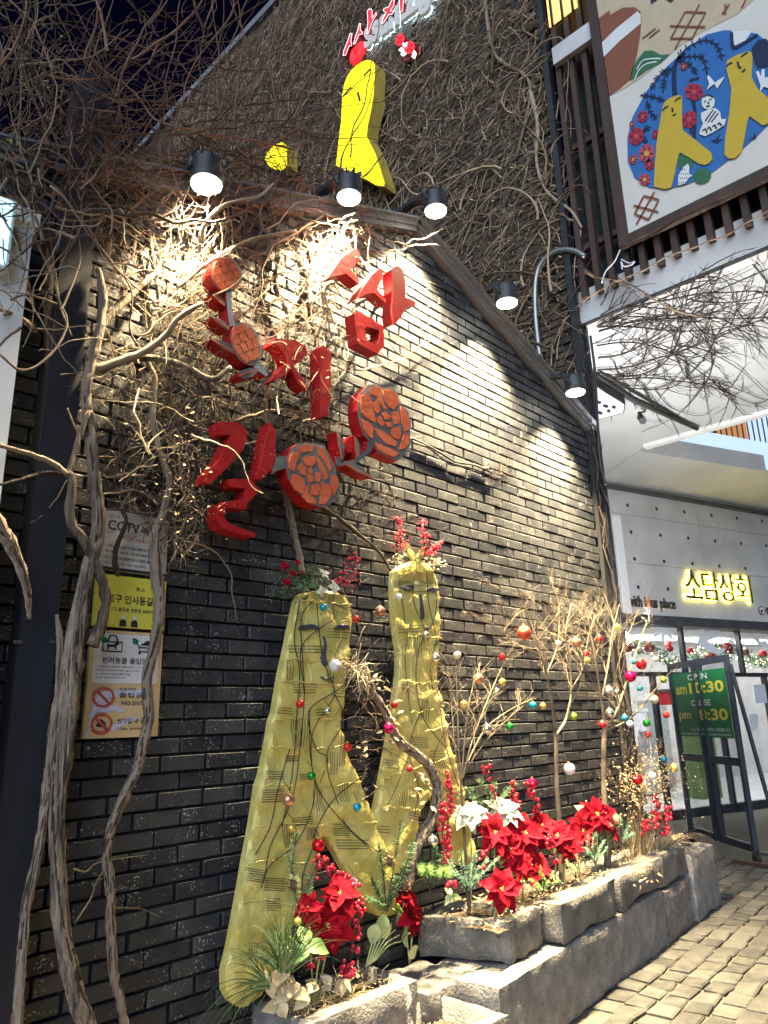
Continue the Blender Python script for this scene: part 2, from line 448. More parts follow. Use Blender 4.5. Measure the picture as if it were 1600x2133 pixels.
for k in range(1, 70):
    z = BH * k + 0.03
    x = -0.35 + (0.1 if k % 2 else 0) + uni(-.012, .012)
    while x < XR:
        L = BL - 0.011 + uni(-.004, .004)
        xe = min(x + L, XR)
        if xe - x > 0.03 and ztop((x + xe) / 2) - 0.01 > z + 0.03 and x > -0.3:
            c = V(((x + xe) / 2, 0.010, z))
            px, py, dz = pixel_of(c)
            vis = -40 < px < 1640 and -20 < py < 2160
            a = (xe - x) / dz * 0.66 / dz
            rows.append((-(a if vis else 0), c, xe - x))
        x += BL + uni(-.002, .002)
rows.sort(key=lambda t: t[0])
vari = []
for i in range(24):
    mb = MB(); brick_geo(mb, V((0, 0, 0)), 0.189, tilt=uni(-.009, .009), proud=uni(-.001, .005)); vari.append(mb.mesh('brick', M['brick']))
for t in rows[:295]:
    o = copy_of(random.choice(vari), 'brick', wall, t[1], scale=(t[2] / 0.189, 1, 1))
mb = MB()
for t in rows[295:]: brick_geo(mb, t[1], t[2], tilt=uni(-.009, .009), proud=uni(-.001, .005))
mb.build('bricks', M['brick'], wall, kind='stuff')
# coping along both slopes of the gable
for sgn, nm in ((-1, 'left'), (1, 'right')):
    xa = -1.3 if sgn < 0 else RIDX - 0.01; xb = RIDX + 0.01 if sgn < 0 else XR + 0.09
    mb = MB()
    def strip(y0, y1, z0, z1):
        p = [(xa, ztop(xa) + z0), (xb, ztop(xb) + z0), (xb, ztop(xb) + z1), (xa, ztop(xa) + z1)]
        mb.prism([V((a, y0, b)) for a, b in p], [V((a, y1, b)) for a, b in p])
    strip(-0.045, 0.24, 0.000, 0.034); strip(-0.062, 0.24, 0.034, 0.070); strip(-0.095, 0.26, 0.070, 0.082)
    mb.build('coping', M['coping'], house)
mb = MB()
p = [V((-1.3, 0.262, ztop(-1.3) + .04)), V((RIDX, 0.262, RIDZ + .04)), V((XR, 0.262, ztop(XR) + .04))]
b = [V((q.x, 9, q.z)) for q in p]
mb.add(p + b, [(0, 1, 4, 3), (1, 2, 5, 4)])
mb.build('roof', M['black'], house)
# loose cable and its clamps across the bricks, and a hole where a fixing was torn out
cb = thing('loose_cable', 'black cable sagging across lit bricks right of the large rose', 'cable', at_y(960, 960, -.03))
mb = MB()
mb.tube(spline([at_y(*q, -.03) for q in ((857, 912), (885, 925), (920, 945), (950, 962), (985, 968), (1010, 978), (1025, 985))]), .007, 6)
mb.tube(spline([at_y(*q, -.025) for q in ((860, 922), (890, 932), (915, 950), (940, 968), (980, 975), (1020, 990))]), .005, 5)
mb.build('cable_run', M['black'], cb)
mb = MB(); mb.ball(at_y(1012, 976, -.03), .024, 8, 6, sq=.6); mb.build('foam_patch', M['straw'], cb)
mb = MB()
for i in range(90):
    a = at_y(1035 + random.gauss(0, 14), 985 + random.gauss(0, 10), -.012); d = V((uni(-1, 1), uni(-1, .2), uni(-1, 1))) * .03
    mb.tube([a, a + d * .5 + V((uni(-.01, .01), 0, uni(-.01, .01))), a + d], [.0018, .0008], 3)
tag(mb.build('nest_of_rootlets', M['twigdark'], kind='stuff'), 'dark tuft of rootlets stuck on lit bricks at the end of the loose cable', 'rootlets')

# steel column at the left, white pier beyond it
mb = MB(); mb.bbox((0.945, -0.12, 0), (1.045, -0.004, 4.15))
col = thing('steel_column', 'tall dark navy steel column in front of the bricks at far left', 'column', (1.0, -.06, 0))
mb.build('shaft', M['darksteel'], col)
mb = MB(); mb.bbox((0.93, -0.135, 0), (1.055, -0.121, 4.152)); mb.build('face_plate', M['darksteel'], col)
mb = MB()
mb.bbox((1.0565, -.06, .3), (1.0645, -.05, 4.1)); mb.build('cable', M['black'], col)
for px, py in ((38, 1337), (113, 1337)):
    mb = MB(); c = at_y(px, py, -.14); mb.box(c, (.03, .004, .012)); mb.ball(c + V((.008, -.003, 0)), .004, 6, 4); mb.build('fixing_bracket', M['greysteel'], col)
pier = thing('white_pier', 'white painted pier at the left edge beside the steel column', 'pier', (.5, -.1, 0))
mb = MB(); mb.bbox((.1, -.2, 0), (.80, .0, 3.25)); mb.build('shaft', M['white'], pier)
mb = MB(); mb.bbox((.08, -.215, 3.25), (.815, .0, 3.31)); mb.build('cap', M['white'], pier)
lb = thing('light_box_sign', 'glowing pale blue light box on the white pier at the left edge', 'light box', (.5, -.22, 2.7))
c0 = at_y(14, 560, -.26); c1 = at_y(22, 415, -.26)
mb = MB(); mb.bbox((.2, -.26, c0.z), (c0.x + .004, -.201, c1.z)); mb.build('casing', M['white'], lb)
M['cyanglow'] = pm('blue_light_panel', (.3, .7, .9), emit=(.35, .78, 1.0), es=2.2)
mb = MB(); mb.bbox((.21, -.266, c0.z + .012), (c0.x - .008, -.2605, c1.z - .012)); mb.build('lit_panel', M['cyanglow'], lb)

# ================================================================== tall vine covered building behind
XB = 5.45
tall = thing('tall_brick_building', 'tall dark brick building covered in bare creeper behind the gabled house', 'building', (5.5, 4, 0))
mb = MB(); mb.bbox((XB + .012, 0.03, 0), (XB + .12, 9.5, 12.42)); bw = mb.build('wall', M['brownmortar'], tall)
mb = MB(); mb.bbox((XB - .06, 0.0, 12.42), (XB + .2, 9.6, 12.55)); mb.build('roof_edge', M['coping'], tall)
mb = MB(); mb.bbox((XB + .121, 4.0, 4.9), (XB + 6, 9.5, 12.4)); mb.build('body', M['mortar'], tall)
cand = []
for k in range(50, 160):
    z = BH * k
    y = 0.06 + (0.1 if k % 2 else 0)
    while y < 3.6:
        if y < 1.6 + max(0, 0): cand.append(V((XB + .004, y + .095, z)))
        y += 0.2
mb = MB()
for c in cand:
    q = MB(); brick_geo(q, V((0, 0, 0)), .188)
    mb.add([c + V((p[1], -p[0], p[2])) for p in q.v], q.f)
mb.build('bricks', M['brownbrick'], bw, kind='stuff')

# black steel corner post between the two walls
cp = thing('corner_post', 'black steel post standing at the right end of the lit brick wall', 'post', (5.45, -.06, 0))
mb = MB(); mb.bbox((5.385, -.03, 0), (5.475, .028, 9.6)); mb.build('shaft', M['black'], cp)
mb = MB(); mb.bbox((5.50, -.05, 0), (5.54, .02, 4.78)); mb.build('flange', M['darksteel'], cp)
mb = MB(); mb.tube(spline([at_x(*q, 5.37) for q in ((1230, 700), (1240, 780), (1245, 880), (1250, 960), (1262, 1010))]), .012, 6); mb.build('cable', M['black'], cp)
cd = MB(); cd.tube(spline([at_x(*q, 5.37) for q in ((1128, 775), (1122, 720), (1116, 660), (1115, 600), (1122, 560), (1140, 535), (1165, 522), (1195, 522), (1218, 534))], 8), .024, 10)
conduit = thing('metal_conduit', 'bent silver conduit pipe on the creeper wall above the right lamp', 'pipe', at_x(1128, 775, 5.4))
cd.build('pipe', M['silverpipe'], conduit)
mb = MB(); c = at_x(1115, 665, 5.38); mb.box(c, (.05, .075, .03)); mb.build('clamp', M['greysteel'], conduit)
mb = MB(); mb.cyl(at_x(1128, 778, 5.37), (0, 0, 1), .03, .03, .05, 10); mb.build('coupling', M['greysteel'], conduit)

# ================================================================== upper storey on the right: beam, soffit, slats
ZS = 4.80
upper = thing('upper_storey', 'upper storey on the right with dark wooden slats above a white beam', 'building', (7, -1.5, ZS))
mb = MB()
T = 0.25
s1 = [(5.62, -5), (8.82, -5), (8.82, .9), (9.01, 1.11), (9.9, 2.4), (5.62, 2.4)]
mb.prism([V((a, b, ZS)) for a, b in s1], [V((a, b, ZS + T)) for a, b in s1])
sof = mb.build('soffit', M['soffit'], upper)
mb = MB()
s2 = [(9.012, 1.105), (11.3, .18), (16.0, -1.72), (16.0, 1.4), (9.92, 2.4)]
mb.prism([V((a, b, ZS - .003)) for a, b in s2], [V((a, b, ZS + T)) for a, b in s2])
mb.build('walkway_slab', M['soffit'], upper)
mb = MB(); mb.bbox((XB + .01, -6, ZS - .01), (5.62, -.02, ZS + .31)); mb.build('beam', M['offwhite'], upper)
mb = MB(); mb.bbox((XB + .002, -6, ZS - .02), (XB + .05, -.02, ZS - .0101)); mb.build('drip_edge', M['black'], upper)
mb = MB(); mb.bbox((8.80, -6, ZS - .05), (8.90, .95, ZS + .28)); mb.build('edge_beam', M['white'], upper)
mb = MB(); mb.bbox((5.60, -6, ZS + .311), (5.7, -.02, 11.5)); mb.build('dark_wall', M['black'], upper)
for i in range(20):
    y = -0.12 - i * 0.138
    mb = MB(); mb.bbox((XB - .055, y - .026, ZS + .20 + uni(-.01, .01)), (XB + .008, y + .026, 9.3)); mb.build('slat', M['wood'], upper)
for z in (5.5, 6.6, 7.7):
    mb = MB(); mb.bbox((XB + .0081, -6, z), (XB + .06, -.05, z + .06)); mb.build('batten', M['wood'], upper)
a = at_x(1165, 135, XB - .08); b = at_x(1225, 55, XB - .08)
mb = MB(); mb.bbox((XB - .12, b.y - .15, a.z), (XB - .06, a.y + .04, b.z)); mb.build('white_band', M['offwhite'], upper)
M['warmwin'] = pm('lit_window', (.8, .45, .12), emit=(1.0, .55, .12), es=1.6)
a = at_x(1150, 50, XB - .07); b = at_x(1195, 0, XB - .07)
mb = MB(); mb.bbox((XB - .075, b.y - .03, a.z - .02), (XB - .065, a.y + .03, b.z + .5)); wn = mb.build('window', M['warmwin'], upper)
mb = MB()
for t in (0.05, .5, .95):
    y = a.y + (b.y - a.y) * t; mb.bbox((XB - .095, y - .012, a.z - .05), (XB - .076, y + .012, b.z + .5))
mb.build('window_bars', M['black'], wn)
# panel joints and a service pipe on the soffit
for (p, q) in (((1236, 716), (1600, 560)), ((1238, 805), (1600, 660)), ((1560, 540), (1600, 590))):
    mb = MB(); mb.beam(at_z(*p, ZS - .004), at_z(*q, ZS - .004), .012, .006); mb.build('panel_joint', M['greysteel'], sof)
mb = MB(); mb.tube([at_z(1240, 783, ZS - .05), at_z(1320, 835, ZS - .05), at_z(1452, 893, ZS - .05)], .028, 8); mb.build('service_pipe', M['greysteel'], upper)
mb = MB(); mb.tube([at_z(1248, 776, ZS - .03), at_z(1330, 822, ZS - .03), at_z(1448, 890, ZS - .03)], .014, 6); mb.build('cable', M['black'], upper)
# parapet and railing over the opening in the slab
PA, PD = V((9.01, 1.11, 0)), V((.9265, -.3763, 0)); PN = V((-.3763, -.9265, 0))
def par(s, z, off=0.0): return PA + PD * s + PN * off + V((0, 0, z))
para = thing('glass_parapet', 'pale blue lit parapet with a steel railing above the ceiling opening', 'railing', par(2, ZS))
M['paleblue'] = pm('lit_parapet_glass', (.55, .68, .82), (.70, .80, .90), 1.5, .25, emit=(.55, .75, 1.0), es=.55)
mb = MB()
pp = [(0.0, ZS + .02), (6, ZS + .02), (6, ZS + .44), (.9, ZS + .47), (0.0, ZS + .30)]
mb.prism([par(a, b) for a, b in pp], [par(a, b, -.04) for a, b in pp]); mb.build('panel', M['paleblue'], para)
for i in range(34):
    s = .55 + i * .115
    mb = MB(); mb.beam(par(s, ZS + .44, -.07), par(s, ZS + 1.35, -.07), .035, .012); mb.build('baluster', M['greysteel'], para)
mb = MB(); mb.beam(par(.4, ZS + 1.36, -.07), par(5, ZS + 1.36, -.07), .05, .04); mb.build('handrail', M['greysteel'], para)
mb = MB(); mb.box(par(1.45, ZS + .75, -.10), (.12, .12, .5)); mb.build('junction_box', M['greysteel'], para)
ob = thing('upper_gallery', 'orange and white gallery wall seen behind the upper railing', 'building', par(2, ZS, -1.2))
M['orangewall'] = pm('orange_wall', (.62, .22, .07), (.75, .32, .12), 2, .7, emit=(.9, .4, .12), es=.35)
M['bluewin'] = pm('bright_window', (.5, .65, .85), (.75, .85, .95), 1.2, .2, emit=(.6, .75, 1), es=.6)
for (s0, s1, mm, nm) in ((.3, 1.55, 'bluewin', 'window'), (1.6, 2.35, 'orangewall', 'orange_panel'), (2.4, 3.2, 'orangewall', 'orange_panel'), (3.25, 6, 'bluewin', 'window')):
    mb = MB(); p = [par(s0, ZS + .3, -.8), par(s1, ZS + .3, -.8), par(s1, ZS + 2.2, -.8), par(s0, ZS + 2.2, -.8)]
    mb.prism(p, [q - PN * .05 for q in p]); mb.build(nm, M[mm], ob)
mb = MB(); p = [par(-.3, ZS + .26, -.9), par(6.4, ZS + .26, -.9), par(6.4, ZS + 2.3, -.9), par(-.3, ZS + 2.3, -.9)]
mb.prism(p, [q - PN * .05 for q in p]); mb.build('wall', M['greysteel'], ob)
mb = MB(); mb.box(par(2.37, ZS + 1.2, -.74), (.06, .06, 1.8)); mb.build('pilaster', M['wood'], ob)

# hanging sign box and security camera on the soffit
hs = thing('hanging_sign_box', 'white sign box with black marks under the soffit by the corner post', 'sign', at_z(1265, 830, ZS - .08))
A0, A1, A2, A3 = at_z(1236, 800, ZS - .18), at_z(1303, 842, ZS - .18), at_z(1300, 860, ZS - .18), at_z(1240, 876, ZS - .18)
mb = MB(); fr = [A3, A2, A1, A0]; mb.prism(fr, [p + V((0, 0, .16)) for p in fr]); mb.build('box', M['black'], hs)
ce = (A0 + A1 + A2 + A3) / 4
mb = MB(); mb.flat([ce + (p - ce) * .93 - V((0, 0, .003)) for p in fr]); mb.build('face', M['white'], hs)
for (px, py, sx) in ((1248, 838, 10), (1262, 846, 12), (1279, 848, 9), (1250, 860, 11), (1268, 856, 8)):
    mb = MB(); mb.flat([at_z(px + a * sx * .5, py + b * 4, ZS - .186) for a, b in ((-1, -.6), (-.3, -1), (.8, -.5), (1, .6), (.2, 1), (-.9, .5))]); mb.build('mark', M['ink'], hs)
cc = thing('security_camera', 'small security camera hanging from the pale soffit', 'camera', at_z(1332, 850, ZS))
c = at_z(1330, 848, ZS)
mb = MB(); mb.box(c - V((0, 0, .03)), (.13, .10, .06)); mb.build('mount', M['offwhite'], cc)
mb = MB(); mb.tube([c - V((0, 0, .06)), c - V((.01, 0, .13))], .018, 8); mb.build('stalk', M['black'], cc)
mb = MB(); mb.cyl(c - V((-.06, -.02, .10)), (-.55, -.35, -.5), .035, .04, .17, 12); mb.build('body', M['black'], cc)

# ================================================================== shop front at the end of the passage
FA, FD, FN = V((9.84, 2.0, 0)), V((.956, -.293, 0)), V((-.293, -.956, 0))
UZ = V((0, 0, 1))
def fs(s, z, off=0.0): return FA + FD * s + FN * off + UZ * z
def fpx(px, py, off=0.0):
    return at_plane(px, py, FA + FN * off, FN)
def fbox(mb, s0, s1, z0, z1, o0, o1, m=0):
    p = [(s0, z0), (s1, z0), (s1, z1), (s0, z1)]
    return mb.prism([fs(a, b, o1) for a, b in p], [fs(a, b, o0) for a, b in p], m)
shop = thing('shop_front', 'concrete and glass shop front at the end of the covered passage', 'shop', fs(3, 0))
mb = MB(); fbox(mb, -.05, 7, 2.72, 4.79, -.3, -.012); fc = mb.build('fascia', M['greysteel'], shop)
sj = [(0.0, 1.93), (1.938, 3.9), (3.908, 5.9)]; zj = [(2.80, 3.56), (3.566, 4.30), (4.306, 4.78)]
for a, b in sj:
    for c, d in zj:
        mb = MB(); fbox(mb, a, b, c, d, -.0115, uni(-.001, .001)); mb.build('panel', M['concrete'], fc)
for (x, y) in ((485, 200), (715, 228), (935, 252), (1150, 280), (1353, 303), (1552, 325), (512, 413), (745, 437), (967, 460), (1180, 482), (1385, 503), (1585, 521), (540, 625), (775, 645), (1000, 663), (1213, 683), (1420, 702), (570, 850), (805, 865)):
    q = fpx(1180 + x / 3.81, 1000 + y / 3.81); mb = MB()
    mb.cyl(q + FN * .001, FN, .030, .026, .0035, 10); mb.build('tie_hole', M['ink'], fc)
mb = MB(); fbox(mb, -.12, 7, 2.66, 2.795, -.3, .05); mb.build('lintel', M['greysteel'], shop)
mb = MB(); fbox(mb, .02, .16, 2.80, 4.25, .004, .03); mb.build('white_strip', M['white'], shop)
mb = MB(); fbox(mb, -.05, 7, 4.66, 4.72, .004, .06); mb.build('soffit_trim', M['greysteel'], shop)
M['glass'] = pm('shop_glass', (.05, .07, .09), rough=.03, alpha=.22, spec=.9)
M['frame'] = pm('dark_window_frame', (.035, .037, .042), (.06, .062, .07), 8, .45, metal=.3)
M['gateframe'] = pm('grey_blue_gate_steel', (.016, .020, .027), (.035, .042, .052), 8, .45)
for (a, b, z0, z1) in ((.0, 1.35, 2.0, 2.655), (1.4, 2.7, 2.0, 2.655), (2.75, 4.4, 2.0, 2.655), (.0, .62, .12, 1.94), (.68, 2.0, .12, 1.94), (2.06, 3.2, .12, 1.94), (3.26, 4.6, .12, 1.94)):
    mb = MB(); fbox(mb, a + .003, b - .003, z0, z1, -.19, -.18); mb.build('glass_pane', M['glass'], shop)
for (a, b, z0, z1) in ((-.08, 6, 1.94, 2.0), (.62, .68, 0, 1.939), (2.0, 2.06, 0, 1.939), (3.2, 3.26, 0, 1.939), (1.35, 1.4, 2.001, 2.659), (2.7, 2.75, 2.001, 2.659), (-.08, -.02, 0, 1.939), (-.08, 6, 0.0, .12)):
    mb = MB(); fbox(mb, a, b, z0, z1, -.22, -.14); mb.build('frame_bar', M['frame'], shop)
# interior
mb = MB(); fbox(mb, -.6, 18, 0.0, .01, -4.0, -.23); mb.build('interior_floor', M['concrete'], shop)
mb = MB(); fbox(mb, -.6, 18, 0.0, 2.9, -4.1, -4.0); mb.build('interior_wall', M['offwhite'], shop)
mb = MB(); fbox(mb, -.65, -.6, 0.0, 2.9, -4.0, -.31); mb.build('interior_wall', M['offwhite'], shop)
mb = MB(); fbox(mb, -.6, 18, 2.9, 2.95, -4.0, -.31); mb.build('interior_ceiling', M['offwhite'], shop)
M['shoplight'] = pm('shop_lamp', (1, 1, 1), emit=(.92, .96, 1.0), es=26)
for k in range(4):
    mb = MB(); fbox(mb, .1 + k * 1.3, 1.2 + k * 1.3, 2.84, 2.88, -.95, -.6); mb.build('ceiling_lamp', M['shoplight'], shop)
for k in range(9):
    mb = MB(); fbox(mb, .2 + k * 1.6, 1.3 + k * 1.6, 2.84, 2.88, -3.0, -2.8); mb.build('ceiling_lamp', M['shoplight'], shop)
goods = [(.25, .7, 0, 1.5, -.9, 'red'), (1.3, 1.8, 0, .9, -1.6, 'straw'), (2.2, 2.7, 0, 1.5, -2.2, 'white'), (2.15, 2.35, 1.55, 1.8, -1.2, 'red'), (2.9, 3.4, 0, 1.2, -1.4, 'leaf'), (.9, 1.1, 1.0, 1.75, -2.0, 'orange'), (3.3, 3.7, 0, 1.7, -2.6, 'palegrey'), (.2, .5, 1.5, 2.1, -1.5, 'paleblue')]
for i, (a, b, z0, z1, off, mm) in enumerate(goods):
    t = thing('display_stand', ['red draped display stand inside the shop behind the left pane', 'low wooden display table inside the shop', 'white shelf unit deep inside the shop', 'red box on display inside the shop', 'green draped table inside the shop', 'orange banner hung inside the shop', 'pale grey cabinet at the back of the shop', 'pale blue screen inside the shop by the left pane'][i], 'display', fs((a + b) / 2, z0, off))
    mb = MB(); fbox(mb, a, b, z0, z1 - .05, off - .35, off); mb.build('body', M[mm], t)
    mb = MB(); fbox(mb, a - .02, b + .02, z1 - .05, z1, off - .37, off + .02); mb.build('top', M['wood'] if i % 2 else M['white'], t)
# greenery and string lights hung inside the transom
gl = thing('window_garland', 'green garland with tiny warm lights hung behind the shop glass', 'garland', fs(1.5, 2.2, -.35))
mb = MB(); lm = MB(); rd = MB()
for i in range(900):
    s = uni(.2, 4.3); z = 2.30 + .10 * math.sin(s * 3.1) + random.gauss(0, .06); c = fs(s, z, -.36 + random.gauss(0, .05))
    d = V((uni(-1, 1), uni(-1, 1), uni(-1, .6))).normalized() * .09; n = d.orthogonal().normalized() * .018
    mb.add([c, c + d * .5 + n, c + d, c + d * .5 - n], [(0, 1, 2, 3)])
for i in range(110):
    s = uni(.1, 4.3); z = 2.27 + .12 * math.sin(s * 3.1 + .5) + random.gauss(0, .07); lm.ball(fs(s, z, -.31 + uni(-.03, .03)), .009, 6, 4)
for i in range(9):
    s = .4 + i * .45; z = 2.32 + uni(-.12, .12); rd.ball(fs(s, z, -.34), uni(.05, .10), 9, 6)
M['fairy'] = pm('fairy_light', (1, .8, .5), emit=(1.0, .72, .35), es=14)
mb.build('foliage', M['needle'], gl, kind='stuff'); lm.build('lights', M['fairy'], gl, kind='stuff'); rd.build('baubles', M['red'], gl, kind='stuff')
# white shapes stuck on the glass
M['decal'] = pm('white_vinyl', (.80, .82, .86), rough=.5)
def gshape(name, label, pts, off=-.172, mat='decal'):
    p = [fpx(*q, off) for q in pts]; mb = MB(); mb.prism(p, [q - FN * .003 for q in p])
    return tag(mb.build(name, M[mat]), label, 'sticker')
star = []
for i in range(16):
    a = i * math.pi / 8 + .1; r = 30 if i % 2 == 0 else 9
    if i % 2 == 0:
        star += [(1383 + math.cos(a - .13) * r * .9, 1308 + math.sin(a - .13) * r), (1383 + math.cos(a + .13) * r * .9, 1308 + math.sin(a + .13) * r)]
    else: star.append((1383 + math.cos(a) * r, 1308 + math.sin(a) * r))
gshape('snowflake_sticker', 'white snowflake sticker on the shop glass under the sign', star)
gshape('leaf_sticker', 'white angular sprig sticker on the upper shop glass', crop(1280, 1270, 2.975, [(540, 60), (562, 70), (558, 150), (640, 100), (655, 160), (580, 195), (640, 240), (690, 240), (680, 262), (640, 278), (590, 262), (512, 208), (530, 150)]))
gshape('squiggle_sticker', 'white wavy sticker on the shop glass at the right edge', crop(1280, 1270, 2.975, [(850, 175), (880, 160), (905, 195), (935, 190), (975, 230), (975, 250), (930, 245), (925, 225), (890, 215), (870, 190)]))
gshape('arrow_sticker', 'white pointed sticker low on the glass behind the bare tree', crop(1280, 1270, 2.975, [(145, 740), (165, 760), (190, 750), (215, 800), (222, 905), (150, 905)]))
pn = gshape('paper_notice', 'pale paper notice taped to the shop glass at the right edge', crop(1280, 1270, 2.975, [(862, 465), (1000, 462), (1000, 575), (875, 580)]), -.165)
pn['category'] = 'notice'
pn2 = gshape('small_notice', 'small rounded white notice hanging on the shop door', crop(1280, 1270, 2.975, [(833, 655), (842, 648), (880, 648), (888, 660), (888, 735), (880, 742), (846, 742), (840, 735)]), -.15)
pn2['category'] = 'notice'

# backlit shop sign and smaller lettering on the concrete
M['neonyel'] = pm('yellow_backlight', (1, .9, .2), emit=(1.0, .80, .06), es=26)
M['letter'] = pm('dark_bronze_letter', (.05, .04, .03), rough=.5)
sg = thing('backlit_shop_sign', 'dark raised letters with a yellow glow behind on the concrete fascia', 'sign', fpx(1500, 1250))
o = fpx(1431, 1252, .06); e = fpx(1571, 1258, .06); w = (e - o).length
x = 0
for ch in '소담상회':
    mb = MB(); write(mb, ch, o + FD * (x + .02) + UZ * .05, FD, UZ, width=w / 4.3, height=.44, depth=-FN * .03, bold=.0)
    l = mb.build('letter', M['letter'], sg)
    mb = MB(); write(mb, ch, o + FD * (x + .02) + UZ * .05 - FN * .042, FD, UZ, width=w / 4.3, height=.44, bold=.03, depth=-FN * .008)
    mb.build('backlight', M['neonyel'], l)
    x += w / 4
st = thing('small_fascia_lettering', 'small black lettering reading with idus place on the concrete fascia', 'sign', fpx(1360, 1265))
o = fpx(1310, 1263, .02); w = (fpx(1408, 1270, .02) - o).length
M['letterorange'] = pm('orange_letter', (.75, .22, .08), rough=.5)
full = text_faces('with idus place', .02)[2]
h = .17
mb = MB(); a, _ = write(mb, 'with i', o, FD, UZ, width=w * text_faces('with i', .02)[2] / full, height=h, depth=-FN * .015, bold=.02); mb.build('letters', M['letter'], st)
mb = MB(); b_, _ = write(mb, 'd', o + FD * (a + .012), FD, UZ, width=w * text_faces('d', .02)[2] / full, height=h, depth=-FN * .015, bold=.02); mb.build('letter', M['letterorange'], st)
mb = MB(); b2, _ = write(mb, 'us', o + FD * (a + b_ + .03), FD, UZ, width=w * text_faces('us', .02)[2] / full, height=h * .72, depth=-FN * .015, bold=.02)
write(mb, 'place', o + FD * (a + b_ + b2 + .09) - UZ * .045, FD, UZ, width=w * text_faces('place', .02)[2] / full, height=h * 1.22, depth=-FN * .015, bold=.02); mb.build('letters', M['letter'], st)
me_ = thing('round_emblem', 'round blue and red emblem at the right end of the concrete fascia', 'emblem', fpx(1585, 1272))
M['navy'] = pm('navy_print', (.03, .06, .22), rough=.5)
c = fpx(1586, 1272, .01); mb = MB(); mb.cyl(c, FN, .075, .075, .006, 20); mb.build('ring', M['navy'], me_)
mb = MB(); mb.cyl(c + FN * .0065, FN, .055, .055, .004, 20); mb.build('disc', M['white'], me_)
mb = MB(); mb.cyl(c + FN * .0108 - FD * .01 - UZ * .01, FN, .03, .03, .003, 14); mb.build('dot', M['red'], me_)
mb = MB(); write(mb, '중소', c + FD * .11 - UZ * .06, FD, UZ, height=.12, width=.26, depth=-FN * .006, bold=.03); mb.build('letters', M['letter'], me_)

# folding glass gate standing open, green opening hours sign behind its bars
GO = at_z(1576, 1785, .06); GE = at_z(1452, 1745, .06)
GD = V((GE.x - GO.x, GE.y - GO.y, 0)); GL = GD.length; GD.normalize(); GN = V((GD.y, -GD.x, 0))
if GN.dot(CAM - GO) < 0: GN = -GN
def gpx(px, py, off=0.0): return at_plane(px, py, GO + GN * off, GN)
gate = thing('folding_gate', 'tall grey steel and glass gate leaf on castors at the end of the planter', 'gate', (GO.x, GO.y, 0))
ztopg = gpx(1520, 1362).z
def gs(p): q = V((p.x - GO.x, p.y - GO.y, 0)); return q.dot(GD)
stiles = [gs(gpx(x, 1581)) for x in (1545, 1483, 1471, 1420)]
def gbox(mb, s0, s1, z0, z1, o0=-.025, o1=.025):
    p = [(s0, z0), (s1, z0), (s1, z1), (s0, z1)]
    P = lambda a, b, o: V((GO.x, GO.y, 0)) + GD * a + GN * o + UZ * b
    return mb.prism([P(a, b, o1) for a, b in p], [P(a, b, o0) for a, b in p])
for s in stiles:
    mb = MB(); gbox(mb, s - .021, s + .021, .10, ztopg); mb.build('stile', M['gateframe'], gate)
zm = gpx(1478, 1581).z
for (sa, sb) in ((stiles[0], stiles[1]), (stiles[2], stiles[3])):
    lo, hi = min(sa, sb) + .036, max(sa, sb) - .036
    for (z0, z1) in ((.10, .17), (zm - .04, zm + .04), (ztopg - .07, ztopg)):
        mb = MB(); gbox(mb, lo, hi, z0, z1, -.022, .022); mb.build('rail', M['gateframe'], gate)
    for (z0, z1) in ((.17, zm - .04), (zm + .04, ztopg - .07)):
        mb = MB(); gbox(mb, lo, hi, z0, z1, -.004, .004); mb.build('glass_pane', M['glass'], gate)
for s in (stiles[0], stiles[3]):
    mb = MB(); c = V((GO.x, GO.y, .05)) + GD * s; mb.cyl(c - GN * .02, GN, .05, .05, .04, 14); mb.box(c + V((0, 0, .045)), (.07, .05, .05)); mb.build('castor', M['black'], gate)
P0 = V((GO.x, GO.y, 0)) - GD * .06
for (a_, b_) in ((P0 + UZ * .10, P0 + V((.0, -.22, .10))), (P0 + V((0, -.22, .10)), P0 + UZ * 1.9)):
    mb = MB(); mb.beam(a_, b_, .03, .03, GD); mb.build('brace', M['frame'], gate)
g2 = thing('sliding_door_track', 'dark metal door track on the ground behind the gate', 'track', at_z(1560, 1800, 0))
mb = MB(); mb.beam(at_z(1530, 1795, .03), at_z(1660, 1815, .03), .06, .05); mb.build('track', M['wood'], g2)
M['signgreen'] = pm('green_sign', (.006, .13, .034), (.009, .17, .045), 3, .5)
M['signyel'] = pm('yellow_print', (.72, .60, .06), rough=.5)
hours = thing('opening_hours_sign', 'green sign with yellow opening hours behind the gate bars', 'sign', gpx(1465, 1533, -.05))
cs = [gpx(1414, 1533, .012), gpx(1528, 1528, .012), gpx(1508, 1398, .012), gpx(1398, 1405, .012)]
zz0 = cs[0].z; zz1 = cs[3].z
sL = gs(cs[0]); sR = gs(cs[1])
def hp(s, z, off): return V((GO.x, GO.y, 0)) + GD * s + GN * off + UZ * z
mb = MB(); p = [hp(sL, zz0, .012), hp(sR, zz0, .012), hp(sR, zz1, .012), hp(sL, zz1, .012)]; mb.prism(p, [q - GN * .006 for q in p]); mb.build('board', M['signgreen'], hours)
ux = -GD if sR < sL else GD; wd = abs(sR - sL); hh = zz1 - zz0
def hw(body, fx, fz, fw, fh, mm, bold=.01):
    mb = MB(); write(mb, body, hp(sL, zz0, .014) + ux * (wd * fx) + UZ * (hh * fz), ux, UZ, width=wd * fw, height=hh * fh, bold=bold); mb.build('lettering', M[mm], hours)
hw('OPEN', .34, .87, .36, .09, 'white'); hw('am', .07, .66, .22, .12, 'signyel', .02); hw('10:30', .34, .66, .62, .17, 'signyel', .03)
